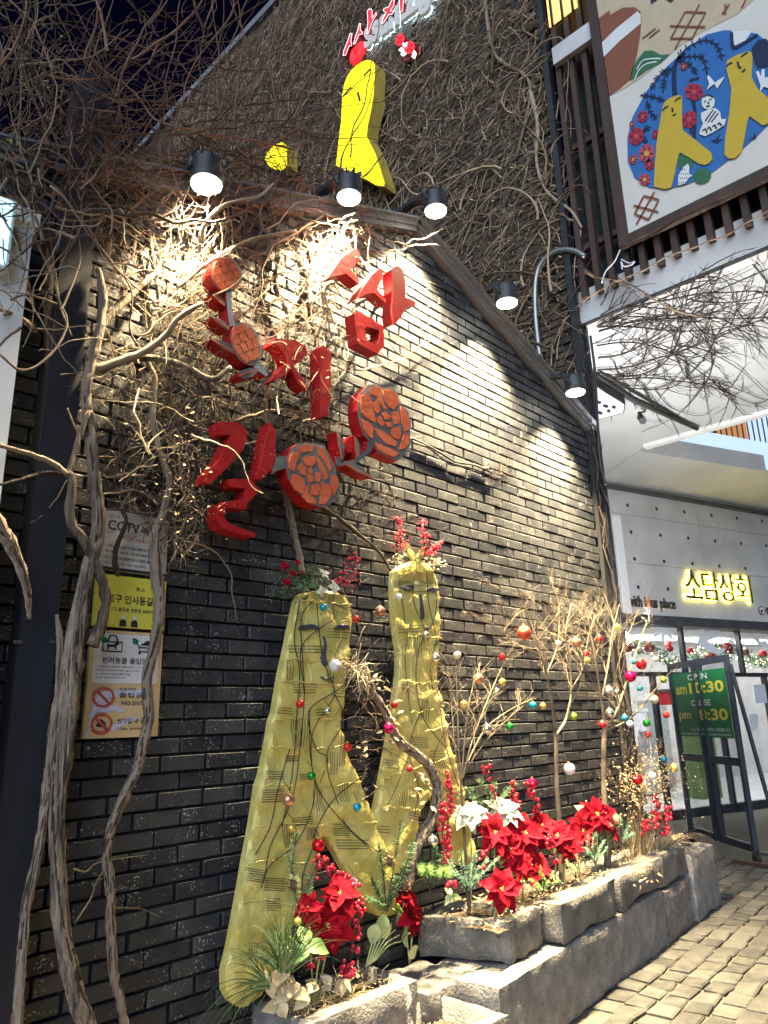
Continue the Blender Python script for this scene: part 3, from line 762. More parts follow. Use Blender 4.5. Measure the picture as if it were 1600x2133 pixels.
hw('CLOSE', .34, .47, .36, .09, 'white'); hw('pm', .07, .23, .24, .14, 'signyel', .02); hw('8:30', .46, .25, .50, .17, 'signyel', .03)
hw('설·추석 당일만 휴점합니다', .38, .09, .58, .05, 'white', .01); hw("Closed only on New Year's Day, Korean Thanksgiving", .06, .02, .90, .045, 'white', .01)
hw('ㅅㅅ', .28, .085, .08, .06, 'signyel', .02)
# ================================================================== wall lamps
LAMPW = 1980.0
LAMPS = [((430, 385), 'lit round wall lamp nearest the steel column, above the rose branch', 62),
         ((727, 412), 'lit round wall lamp below the large glowing yellow figure', 48),
         ((908, 440), 'lit round wall lamp just right of the gable peak', 44),
         ((1056, 632), 'lit round wall lamp halfway down the right slope of the gable', 42),
         ((1199, 818), 'lit round wall lamp at the low right end beside the black post', 38)]
for li_, (pp, lab, wpx) in enumerate(LAMPS):
    yl = -0.25
    c = at_y(*pp, yl); dz = pixel_of(c)[2]; r = wpx * dz / F / 2
    lp = thing('wall_lamp', lab, 'lamp', c, 'round lamps along the gable')
    mb = MB(); mb.cyl(c + UZ * .004, UZ, r * 1.08, r * 1.16, .03, 24); mb.cyl(c + UZ * .034, UZ, r * 1.16, r * 1.02, .09, 24); mb.cyl(c + UZ * .124, UZ, r * .9, r * .35, .04, 20)
    for k in range(10):
        a = k * .628; mb.box(c + V((math.cos(a) * r * .95, math.sin(a) * r * .95, .13)), (.006, r * .5, .03), Matrix.Rotation(a + 1.57, 3, 'Z'))
    mb.build('housing', M['lampbody'], lp)
    mb = MB(); mb.cyl(c - UZ * .004, UZ, r, r, .006, 28); mb.build('lens', M['lens'], lp)
    mb = MB(); mb.tube([c + V((-r * 1.25, 0, .06)), c + V((-r * 1.25, .05, .14)), c + V((0, .07, .17)), c + V((r * 1.25, .05, .14)), c + V((r * 1.25, 0, .06))], .007, 6)
    for s in (-1, 1): mb.ball(c + V((s * r * 1.28, 0, .055)), .011, 8, 6)
    mb.build('yoke', M['lampbody'], lp)
    ze = max(c.z + .17, ztop(c.x) + .09)
    mb = MB(); mb.beam(c + V((0, .06, .17)), V((c.x, .12, ze)), .05, .03); mb.box((c.x, .14, ze), (.09, .12, .02)); mb.build('arm', M['lampbody'], lp)
    ld = bpy.data.lights.new('lamp_light', 'SPOT'); ld.energy = LAMPW * (.54, 1.25, 1.35, 1.1, .9)[li_]; ld.color = (1.0, .80, .47); ld.spot_size = R(92); ld.spot_blend = 1.0
    ld.shadow_soft_size = r * .55
    lo = bpy.data.objects.new('lamp_light', ld); link(lo, lp, c - UZ * .012)
    lo.rotation_euler = V((0.0, .12, -1)).to_track_quat('-Z', 'Y').to_euler()

# added fill lamp behind the corner post, brightens the concrete fascia and soffit
pl = thing('passage_fill_lamp', 'small added fill lamp on the passage side of the black corner post', 'lamp', (5.60, -.02, 2.0))
mb = MB(); mb.box((5.50, -.03, 2.0), (.05, .10, .16)); mb.build('bracket', M['lampbody'], pl)
mb = MB(); mb.ball((5.60, -.02, 2.02), .055, 12, 8); mb.build('globe', M['lens'], pl)
ld = bpy.data.lights.new('passage_fill_light', 'SPOT'); ld.energy = 640; ld.color = (.96, .97, 1.0); ld.shadow_soft_size = .07; ld.spot_size = R(132); ld.spot_blend = .5
lo = bpy.data.objects.new('passage_fill_light', ld); link(lo, pl, V((5.68, -.02, 2.02))); lo.rotation_euler = V((.62, -.05, .78)).to_track_quat('-Z', 'Y').to_euler()

# ================================================================== raised red sign letters and painted roses on the wall
YF, YBk = -0.25, -0.175
def solid(name, pts, mat, parent, yf=YF, yb=YBk, side=None, hole=None):
    """a board cut to an outline: front at yf, back at yb"""
    mb = MB()
    f = [at_y(*p, yf) for p in pts]; b = [V((p.x, yb, p.z)) for p in f]
    if hole is None: mb.prism(f, b, 0, 1 if side else None)
    else:
        h = [at_y(*p, yf) for p in hole]; hb = [V((p.x, yb, p.z)) for p in h]; n = len(f)
        mb.add(f + h, [(i, (i + 1) % n, n + (i + 1) % n, n + i) for i in range(n)]); mb.add(b + hb, [(i, n + i, n + (i + 1) % n, (i + 1) % n) for i in range(n)])
        mb.add(f + b, [(i, n + i, n + (i + 1) % n, (i + 1) % n) for i in range(n)]); mb.add(h + hb, [(i, (i + 1) % n, n + (i + 1) % n, n + i) for i in range(n)])
    return mb.build(name, [mat, side] if side else mat, parent)
def pegs(t, pts):
    for p in pts:
        a = at_y(*p, YBk); mb = MB(); mb.tube([a + V((0, -.003, 0)), V((a.x, 0.012, a.z))], .012, 8); mb.build('mounting_peg', M['greysteel'], t)
c1 = lambda P: crop(400, 500, 3.333, P)
c2 = lambda P: crop(400, 780, 3.333, P)
t = thing('red_letter', 'red raised sign letter at upper right, made of four blocks', 'sign letter', at_y(780, 745, YF), 'red sign letters')
solid('stroke', c1([(945, 262), (985, 205), (1040, 120), (1130, 55), (1165, 90), (1168, 130), (1105, 207), (1160, 265), (1157, 305), (1072, 232), (1010, 245)]), M['red'], t)
solid('stroke', c1([(1140, 415), (1180, 340), (1250, 240), (1310, 192), (1330, 215), (1325, 260), (1285, 345), (1345, 405), (1345, 440), (1265, 365), (1205, 375)]), M['red'], t)
solid('stroke', c1([(1385, 205), (1430, 172), (1468, 210), (1482, 290), (1482, 400), (1548, 425), (1550, 455), (1477, 470), (1468, 510), (1420, 575), (1396, 580), (1385, 500), (1395, 350)]), M['red'], t)
solid('stroke', c1([(1125, 508), (1155, 490), (1332, 600), (1335, 738), (1290, 790), (1150, 715)]), M['red'], t,
      hole=c1([(1200, 610), (1213, 602), (1300, 625), (1298, 690), (1285, 727), (1213, 697)]))
pegs(t, [(715, 575), (785, 610), (822, 620), (757, 680)])
t = thing('red_letter', 'red raised sign letter in the middle, half hidden by dry vines', 'sign letter', at_y(650, 870, YF), 'red sign letters')
solid('stroke', c1([(570, 680), (640, 690), (720, 695), (790, 740), (803, 785), (760, 840), (705, 868), (770, 960), (803, 1020), (790, 1040), (740, 1000), (690, 900), (640, 940), (580, 975), (530, 985), (600, 920), (660, 850), (640, 790), (600, 740), (560, 720)]), M['red'], t)
solid('stroke', [(666, 724), (673, 718), (690, 733), (688, 830), (683, 866), (668, 868)], M['red'], t)
pegs(t, [(610, 740), (678, 790)])
t = thing('red_letter', 'lowest red raised sign letter, left of the large round rose', 'sign letter', at_y(480, 1110, YF), 'red sign letters')
solid('stroke', c2([(180, 330), (290, 328), (340, 345), (380, 395), (382, 450), (360, 510), (300, 590), (220, 670), (125, 760), (85, 745), (100, 700), (190, 590), (270, 420), (195, 415)]), M['red'], t)
solid('stroke', c2([(543, 330), (585, 395), (580, 560), (555, 660), (480, 730), (455, 720), (470, 640), (500, 500)]), M['red'], t)
solid('stroke', c2([(248, 735), (262, 725), (400, 725), (472, 797), (385, 900), (380, 935), (235, 925), (225, 995), (262, 1035), (447, 1105), (432, 1128), (300, 1100), (205, 1065), (172, 1000), (180, 920), (200, 888), (365, 865), (370, 790), (270, 780)]), M['red'], t)
pegs(t, [(490, 920), (560, 950), (520, 1010), (470, 1090)])

def wob(poly, k=3, amp=1.2):
    out = []
    n = len(poly)
    for i in range(n):
        a, b = poly[i], poly[(i + 1) % n]
        for j in range(k):
            u = j / k; out.append((a[0] + (b[0] - a[0]) * u + uni(-amp, amp), a[1] + (b[1] - a[1]) * u + uni(-amp, amp)))
    return out
def cell(poly, parent, mat='orange'):
    f = [at_y(*p, YF - .006) for p in poly]; mb = MB(); mb.prism(f, [V((p.x, YF - .0005, p.z)) for p in f]); mb.build('petal', M[mat], parent)
def ring_cells(cx, cy, rx, ry, parent, seed, rot=0.0, outline=None):
    random.seed(seed)
    def lim(a):
        return 1.0
    def P(r, a):
        x, y = r * rx * math.cos(a), r * ry * math.sin(a)
        return (cx + x * math.cos(rot) - y * math.sin(rot), cy + x * math.sin(rot) + y * math.cos(rot))
    def arc(r0, r1, a0, a1):
        n = 5
        o = [P(r1 * (1 + uni(-.04, .05)), a0 + (a1 - a0) * i / n) for i in range(n + 1)]
        i_ = [P(r0 * (1 + uni(-.05, .05)), a1 + (a0 - a1) * i / 3) for i in range(4)]
        return o + i_
    cell([P(.15 * (1 + uni(-.2, .2)), a * .9) for a in range(7)], parent)
    for (r0, r1, n, ph) in ((.21, .43, 4, .4), (.49, .66, 6, .1), (.72, .90, 8, .6)):
        a = ph
        ws = [uni(.8, 1.25) for _ in range(n)]; tot = sum(ws); gap = .045 / ((r0 + r1) / 2)
        for w in ws:
            da = 6.283 * w / tot; cell(arc(r0, r1, a + gap, a + da - gap), parent); a += da
def scale_cells(cx, cy, rx, ry, rot, parent, seed):
    random.seed(seed)
    def P(x, y): return (cx + x * rx * math.cos(rot) - y * ry * math.sin(rot), cy + x * rx * math.sin(rot) + y * ry * math.cos(rot))
    for j, (y0, y1, n) in enumerate(((-.88, -.52, 2), (-.50, -.08, 3), (-.06, .38, 4), (.40, .86, 3))):
        def hw(y): return .90 * math.sqrt(max(0, 1 - y * y * .98))
        for i in range(n):
            a0, a1 = -1 + 2 * i / n + .035, -1 + 2 * (i + 1) / n - .035
            pts = []
            for k in range(5): pts.append(P((a0 + (a1 - a0) * k / 4) * hw(y0), y0 - .05 * math.sin(math.pi * k / 4) + uni(-.012, .012)))
            for k in range(5): pts.append(P((a1 + (a0 - a1) * k / 4) * hw(y1), y1 - .07 * math.sin(math.pi * k / 4) + uni(-.012, .012)))
            cell(pts, parent)
def ell(cx, cy, rx, ry, rot, n=26, am=0.0, lob=8):
    return [(cx + (rx * math.cos(a) * (1 + am * math.cos(lob * a))) * math.cos(rot) - (ry * math.sin(a) * (1 + am * math.cos(lob * a))) * math.sin(rot),
             cy + (rx * math.cos(a) * (1 + am * math.cos(lob * a))) * math.sin(rot) + (ry * math.sin(a) * (1 + am * math.cos(lob * a))) * math.cos(rot)) for a in [6.28318 * i / n for i in range(n)]]
def veined_leaf(pts, parent, veins):
    l = solid('leaf', pts, M['palegrey'] if False else M['slate'], parent, YF + .002, YBk, M['red'])
    for v in veins:
        mb = MB(); q = [at_y(*p, YF - .002) for p in v]; mb.beam(q[0], q[1], .006, .003, V((0, 1, 0))); mb.build('vein', M['orange'], l)
t = thing('rose_branch_sign', 'painted branch with two scaly orange buds, left of the red letters', 'sign', at_y(500, 790, YF), 'painted rose signs')
f1 = solid('flower', ell(472, 572, 32, 37, -.25), M['slate'], t, side=M['red']); scale_cells(472, 572, 32, 37, -.25, f1, 5)
f2 = solid('flower', ell(513, 716, 30, 47, -.38), M['slate'], t, side=M['red']); scale_cells(513, 716, 29, 45, -.38, f2, 6)
solid('stem', c1([(236, 358), (270, 358), (276, 470), (300, 590), (262, 600), (245, 480)]), M['palegrey'], t, YF + .004, YBk, M['red'])
solid('stem', c1([(425, 880), (455, 855), (500, 890), (535, 935), (510, 945), (470, 915)]), M['palegrey'], t, YF + .004, YBk, M['red'])
for P_, vv in (([(135, 375), (160, 372), (200, 395), (232, 440), (228, 458), (185, 430)], [((150, 385), (222, 448))]),
               ([(132, 530), (165, 535), (225, 565), (262, 605), (255, 628), (190, 590)], [((150, 540), (250, 612))]),
               ([(130, 685), (190, 690), (255, 720), (285, 760), (290, 790), (220, 760)], [((150, 695), (275, 772))]),
               ([(285, 545), (295, 515), (325, 490), (350, 495), (345, 525), (310, 560)], [((295, 548), (342, 502))]),
               ([(318, 945), (345, 905), (400, 888), (458, 890), (455, 920), (420, 950), (360, 962)], [((325, 942), (448, 903))])):
    veined_leaf(c1(P_), t, [tuple(c1(list(v))) for v in vv])
pegs(t, [(470, 590), (512, 720)])
t = thing('rose_branch_sign', 'painted branch with two large round orange roses, lower right of the red letters', 'sign', at_y(700, 1050, YF), 'painted rose signs')
o3 = c2([(1150, 250), (1152, 180), (1165, 130), (1215, 78), (1270, 60), (1330, 88), (1380, 80), (1430, 125), (1450, 205), (1500, 250), (1522, 340), (1516, 400), (1522, 460), (1500, 530), (1430, 598), (1370, 578), (1290, 540), (1250, 480), (1190, 420), (1160, 330)])
f3 = solid('flower', o3, M['slate'], t, side=M['red']); [cell(wob(c2(q), 3, .7), f3) for q in (
    [(1175, 150), (1215, 130), (1250, 180), (1255, 250), (1280, 310), (1270, 330), (1215, 300), (1175, 260)], [(1232, 100), (1290, 85), (1315, 95), (1318, 150), (1335, 210), (1362, 240), (1330, 235), (1300, 190), (1285, 150), (1240, 130)], [(1330, 110), (1380, 100), (1425, 140), (1438, 200), (1400, 240), (1370, 230), (1340, 180)],
    [(1260, 200), (1290, 165), (1300, 200), (1310, 250), (1285, 270), (1262, 245)], [(1315, 270), (1345, 258), (1380, 290), (1375, 310), (1340, 310)], [(1290, 300), (1310, 285), (1340, 340), (1320, 360), (1292, 330)], [(1385, 265), (1430, 255), (1445, 300), (1440, 340), (1410, 345), (1395, 310)],
    [(1450, 225), (1490, 255), (1510, 330), (1508, 390), (1475, 395), (1460, 330)], [(1175, 305), (1225, 330), (1260, 360), (1258, 440), (1230, 430), (1195, 380)], [(1345, 335), (1375, 325), (1392, 345), (1385, 365), (1360, 365)], [(1265, 370), (1320, 390), (1380, 430), (1425, 470), (1410, 500), (1350, 480), (1290, 420)],
    [(1390, 375), (1440, 360), (1455, 400), (1440, 450), (1400, 440), (1380, 410)], [(1470, 415), (1512, 410), (1508, 470), (1480, 515), (1440, 520), (1455, 470)], [(1270, 465), (1330, 495), (1400, 525), (1440, 545), (1410, 575), (1350, 555), (1290, 515)])]
o4 = c2([(655, 650), (662, 580), (690, 510), (740, 476), (790, 470), (850, 478), (920, 492), (955, 560), (1000, 650), (1008, 700), (1030, 765), (1020, 840), (960, 905), (900, 920), (830, 905), (770, 862), (720, 790), (670, 730)])
f4 = solid('flower', o4, M['slate'], t, side=M['red']); [cell(wob(c2(q), 3, .7), f4) for q in (
    [(735, 510), (790, 485), (850, 500), (830, 535), (760, 545)], [(870, 505), (915, 510), (945, 570), (970, 650), (960, 680), (925, 610), (890, 560)], [(672, 600), (700, 545), (745, 535), (750, 570), (720, 620), (715, 670), (680, 660)], [(765, 590), (800, 560), (850, 575), (860, 615), (830, 640), (790, 630)],
    [(735, 640), (760, 612), (795, 650), (790, 700), (755, 690)], [(855, 555), (890, 590), (925, 650), (950, 720), (930, 730), (900, 680), (880, 620)], [(810, 650), (835, 645), (840, 690), (815, 685)], [(700, 690), (750, 700), (785, 740), (790, 800), (760, 830), (715, 800), (692, 750)],
    [(805, 690), (830, 700), (850, 740), (820, 750), (803, 720)], [(860, 680), (890, 680), (900, 720), (880, 750), (860, 730)], [(835, 765), (880, 760), (890, 800), (870, 840), (825, 835)], [(905, 745), (960, 770), (970, 840), (930, 900), (885, 900), (890, 830)],
    [(970, 700), (1005, 700), (1020, 770), (990, 840), (970, 780)], [(790, 770), (815, 770), (805, 820), (850, 860), (865, 895), (810, 890), (770, 850), (775, 820)])]
solid('stem', c2([(550, 690), (585, 572), (660, 562), (655, 650), (600, 665)]), M['slate'], t, YF + .003, YBk, M['red'])
solid('stem', c2([(990, 570), (1030, 570), (1040, 610), (1130, 590), (1215, 520), (1220, 460), (1262, 490), (1240, 540), (1150, 612), (1030, 636), (1000, 630)]), M['slate'], t, YF + .003, YBk, M['red'])
for P_, vv in (([(1002, 392), (1035, 430), (1062, 500), (1050, 600), (1035, 575), (1015, 500)], [((1010, 410), (1042, 590))]),
               ([(1125, 425), (1150, 450), (1170, 510), (1165, 570), (1140, 580), (1130, 510)], [((1130, 440), (1152, 570))]),
               ([(1055, 622), (1110, 603), (1185, 645), (1248, 716), (1190, 700), (1120, 665)], [((1065, 622), (1235, 708))])):
    veined_leaf(c2(P_), t, [tuple(c2(list(v))) for v in vv])
solid('bud', c2([(1062, 470), (1075, 445), (1120, 420), (1130, 440), (1128, 520), (1100, 545), (1075, 540)]), M['red'], t, YF + .02, YBk)
pegs(t, [(800, 880), (650, 990)])
random.seed(31)

# ================================================================== lit signs on the tall building
M['neonred'] = pm('red_neon', (.8, .02, .03), emit=(1.0, .02, .03), es=1.1)
M['neonwhite'] = pm('white_neon', (.9, .9, .9), emit=(.85, .95, 1.0), es=1.3)
M['neoncyan'] = pm('cold_backlight', (.6, .8, 1), emit=(.45, .75, 1.0), es=10)
M['litwhite'] = pm('grey_lit_letter', (.55, .53, .5), emit=(.85, .82, .74), es=.12)
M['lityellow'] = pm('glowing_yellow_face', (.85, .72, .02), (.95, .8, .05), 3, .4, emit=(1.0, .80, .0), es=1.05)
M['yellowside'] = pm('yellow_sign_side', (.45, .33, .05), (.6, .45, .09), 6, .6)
c3 = lambda P: crop(680, 0, 5.0, P)
XN = 5.30
def xsolid(name, pts, mat, parent, xf=XN, xb=XN + .09, side=None):
    f = [at_x(*p, xf) for p in pts]; mb = MB(); mb.prism(f, [V((xb, p.y, p.z)) for p in f], 0, 1 if side else None)
    return mb.build(name, [mat, side] if side else mat, parent)
ns = thing('red_neon_sign', 'glowing red letters on the creeper wall at the top edge', 'sign', at_x(740, 130, XN))
for P_ in ([(250, 345), (268, 350), (255, 430), (264, 455), (262, 475), (235, 480), (200, 575), (172, 578), (180, 530), (215, 440)],
           [(345, 242), (358, 248), (352, 310), (378, 340), (370, 355), (340, 360), (300, 455), (282, 460), (295, 400), (325, 320)],
           [(440, 95), (470, 95), (478, 120), (475, 190), (520, 125), (530, 140), (490, 200), (468, 250), (435, 355), (422, 350), (432, 230), (425, 120)],
           [(690, -5), (708, 5), (700, 60), (665, 110), (705, 120), (680, 150), (650, 150), (610, 215), (580, 250), (572, 240), (590, 190), (620, 130), (590, 110), (600, 90), (650, 70), (670, 20)],
           [(755, -40), (805, -45), (795, 110), (765, 135)]):
    s_ = xsolid('stroke', c3(P_), M['neonred'], ns, side=M['red'])
    mb = MB(); q = [at_x(*p, XN - .004) for p in c3(P_)]; mb.tube(q + [q[0]], .003, 4, cap=False); mb.build('neon_edge', M['neonwhite'], s_)
q = [at_x(*p, XN) for p in c3([(285, 555), (370, 465), (372, 520), (335, 610), (285, 648), (275, 610)])]
mb = MB(); mb.tube(q + [q[0]], .045, 5); mb.build('stroke', M['neonred'], ns)
ws = thing('white_script_sign', 'greyish white script letters with cold light behind, below the red neon', 'sign', at_x(800, 100, XN))
o = at_x(680 + 395 / 5, 605 / 5, XN + .02); e = at_x(680 + 1170 / 5, 25 / 5, XN + .02)
ux = V((0, -1, 0)); L_ = abs(e.y - o.y)
slope = (e.z - o.z) / L_
dirw = V((0, -1, slope)).normalized()
mb = MB(); write(mb, 'ssamzigil', o, dirw, UZ, width=(e - o).length, height=.62, depth=V((.05, 0, 0)), bold=.03); mb.build('letters', M['litwhite'], ws)
mb = MB(); write(mb, 'ssamzigil', o + V((.058, 0, 0)), dirw, UZ, width=(e - o).length, height=.62, depth=V((.008, 0, 0)), bold=.0); mb.build('backlight', M['neoncyan'], ws)
rn = thing('red_rose_neon', 'small pair of glowing red roses with white leaves on the creeper wall', 'sign', at_x(850, 110, XN))
for (cx_, cy_, rx_, ry_) in ((765, 415, 46, 66), (868, 495, 52, 68)):
    f_ = xsolid('rose', [(680 + p[0] / 5, p[1] / 5) for p in ell(cx_, cy_, rx_, ry_, .25)], M['neonred'], rn, side=M['red'])
    for k in range(4):
        a = k * 1.57 + .4; mb = MB(); mb.beam(at_x(680 + (cx_ + 10 * math.cos(a)) / 5, (cy_ + 12 * math.sin(a)) / 5, XN - .003), at_x(680 + (cx_ + 40 * math.cos(a + .5)) / 5, (cy_ + 55 * math.sin(a + .5)) / 5, XN - .003), .012, .006, V((1, 0, 0))); mb.build('petal_line', M['ink'], f_)
for P_ in ([(790, 455), (800, 440), (808, 470), (800, 482)], [(750, 520), (785, 488), (788, 500), (760, 525)], [(828, 440), (838, 435), (836, 470), (822, 485)], [(770, 565), (810, 530), (812, 545), (790, 565)], [(885, 590), (910, 520), (916, 545), (900, 590)]):
    xsolid('leaf', c3(P_), M['neonwhite'], rn, XN - .01, XN + .03)
xsolid('backing', c3([(790, 620), (960, 475), (995, 515), (910, 635), (880, 600), (820, 650)]), M['red'], rn, XN + .10, XN + .13)
bigp = c3([(380, 640), (410, 628), (440, 625), (470, 630), (490, 645), (505, 690), (505, 760), (500, 830), (490, 1000), (465, 1150), (432, 1300), (420, 1420), (450, 1480), (510, 1600), (550, 1720), (605, 1900), (600, 1940), (520, 1930), (400, 1860), (220, 1790), (100, 1720), (110, 1640), (130, 1450), (155, 1250), (165, 1000), (185, 880), (215, 800), (260, 730), (320, 675)])
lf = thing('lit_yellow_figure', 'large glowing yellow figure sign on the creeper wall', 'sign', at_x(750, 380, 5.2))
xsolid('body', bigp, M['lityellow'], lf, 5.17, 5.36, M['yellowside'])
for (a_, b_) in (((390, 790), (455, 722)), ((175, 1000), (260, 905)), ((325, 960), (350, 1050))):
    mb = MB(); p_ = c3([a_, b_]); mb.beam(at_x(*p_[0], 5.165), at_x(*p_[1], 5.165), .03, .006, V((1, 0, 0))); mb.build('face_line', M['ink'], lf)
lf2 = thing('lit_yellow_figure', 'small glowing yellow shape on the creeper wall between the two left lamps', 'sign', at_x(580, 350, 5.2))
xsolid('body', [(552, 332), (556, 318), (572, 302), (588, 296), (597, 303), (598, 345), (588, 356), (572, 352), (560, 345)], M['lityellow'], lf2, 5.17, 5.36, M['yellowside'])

# ================================================================== the two cloth wrapped figures
def figure(name, label, outline, YA, YB_, eyes, nose, mouth, hgroups, vgroups, seams, nets):
    base = at_y(sum(p[0] for p in outline) / len(outline), max(p[1] for p in outline), YA)
    t = thing(name, label, 'sculpture', base, 'yellow cloth figures')
    seed = rnd() * 50
    def wr(x, z):
        return .010 * noise.noise(V((x * 5 + seed, z * 9, 0))) + .010 * noise.noise(V((x * 14, z * 22, seed))) + .005 * math.sin(z * 37 + 3 * noise.noise(V((x * 6, z * 3, seed))))
    def on(p, off=0.0):
        q = at_y(*p, YA); return V((q.x, YA - wr(q.x, q.z) - off, q.z))
    bm = bmesh.new()
    f = [at_y(*p, YA) for p in outline]
    vs = [bm.verts.new(p) for p in f]; bm.faces.new(vs)
    xs = [p.x for p in f]; zs = [p.z for p in f]
    k = min(xs)
    while k < max(xs):
        k += .022; g_ = bm.verts[:] + bm.edges[:] + bm.faces[:]; bmesh.ops.bisect_plane(bm, geom=g_, plane_co=(k, 0, 0), plane_no=(1, 0, 0))
    k = min(zs)
    while k < max(zs):
        k += .022; g_ = bm.verts[:] + bm.edges[:] + bm.faces[:]; bmesh.ops.bisect_plane(bm, geom=g_, plane_co=(0, 0, k), plane_no=(0, 0, 1))
    bm.normal_update()
    bm.verts.ensure_lookup_table()
    be = [e for e in bm.edges if e.is_boundary]
    ex = bmesh.ops.extrude_edge_only(bm, edges=be)
    nv = set(v for v in ex['geom'] if isinstance(v, bmesh.types.BMVert))
    edge_v = set(v for e in be for v in e.verts)
    for v in bm.verts:
        if v in nv: v.co.y = YB_
        else: v.co.y = YA - wr(v.co.x, v.co.z) + (.012 if v in edge_v else 0)
    bmesh.ops.recalc_face_normals(bm, faces=bm.faces)
    me = bpy.data.meshes.new('body'); bm.to_mesh(me); bm.free()
    me.materials.append(M['cloth'])
    for p in me.polygons: p.use_smooth = True
    me.transform(Matrix.Translation(-base))
    me.set_sharp_from_angle(angle=R(38))
    body = bpy.data.objects.new('body', me); link(body, t, base)
    for nm, P_ in [('eye', e) for e in eyes] + [('nose', nose), ('mouth', mouth)]:
        mb = MB(); fr = [on(p, .016) for p in P_]; mb.prism(fr, [q + V((0, .02, 0)) for q in fr]); mb.build(nm, M['faceink'], t)
    pr = MB()
    def line(a, b):
        n = 5; pts = [on((a[0] + (b[0] - a[0]) * i / n, a[1] + (b[1] - a[1]) * i / n), .0025) for i in range(n + 1)]
        pr.tube(pts, .0014, 3, cap=False)
    for (x0, x1, y0, y1) in hgroups:
        n = max(3, round((y1 - y0) / 4.0)); tl = uni(-3, 3)
        for i in range(n): y = y0 + (y1 - y0) * i / (n - 1); line((x0, y + tl), (x1, y - tl))
    for (x0, x1, y0, y1) in vgroups:
        n = max(3, round((x1 - x0) / 3.4)); tl = uni(-3, 3)
        for i in range(n): x = x0 + (x1 - x0) * i / (n - 1); line((x + tl, y0), (x - tl, y1))
    pr.build('printed_lines', M['ink'], body, kind='stuff')
    for sm in seams:
        mb = MB(); q = [(x, y) for x, y in sm]
        pts = []
        for i in range(len(q) - 1):
            for j in range(6): u = j / 6; pts.append((q[i][0] + (q[i + 1][0] - q[i][0]) * u, q[i][1] + (q[i + 1][1] - q[i][1]) * u + 2.5 * math.sin(j * 2.1 + i)))
        pts.append(q[-1]); mb.tube([on(p, .004) for p in pts], .0028, 4, lump=.5); mb.build('cloth_seam', M['cloth'], body)
    for nw in nets:
        mb = MB(); mb.tube(spline([on(p, .010) for p in nw], 4), .0022, 4); mb.build('wire', M['wire'], t)
    return t
k4 = lambda P: crop(460, 1150, 4.267, P)
k5 = lambda P: crop(740, 1050, 2.82, P)
def g4(L_): return [(460 + a / 4.267, 460 + b / 4.267, 1150 + c / 4.267, 1150 + d / 4.267) for a, b, c, d in L_]
def g7(L_): return [(a / 2, b / 2, 1600 + c / 2, 1600 + d / 2) for a, b, c, d in L_]
def g5(L_): return [(740 + a / 2.82, 740 + b / 2.82, 1050 + c / 2.82, 1050 + d / 2.82) for a, b, c, d in L_]
def g6(L_): return [(740 + a / 2.5375, 740 + b / 2.5375, 1450 + c / 2.5375, 1450 + d / 2.5375) for a, b, c, d in L_]
outA = [(622, 1251), (628, 1240), (638, 1234), (655, 1231), (680, 1229), (700, 1232), (716, 1240), (727, 1253), (733, 1266), (735, 1281), (735, 1314), (729, 1373), (722, 1431), (714, 1501), (712, 1513), (725, 1560), (755, 1637), (780, 1700), (800, 1748), (812, 1790), (828, 1850), (838, 1890), (826, 1906), (805, 1912), (780, 1903), (752, 1865), (727, 1821), (700, 1772), (684, 1744), (675, 1743), (655, 1810), (632, 1880), (605, 1960), (580, 2020), (556, 2068), (540, 2087), (522, 2098), (505, 2101), (485, 2090), (473, 2066), (472, 2025), (485, 1970), (505, 1860), (515, 1800), (530, 1720), (542, 1637), (550, 1614), (563, 1548), (571, 1499), (577, 1483), (590, 1403), (601, 1354), (615, 1284)]
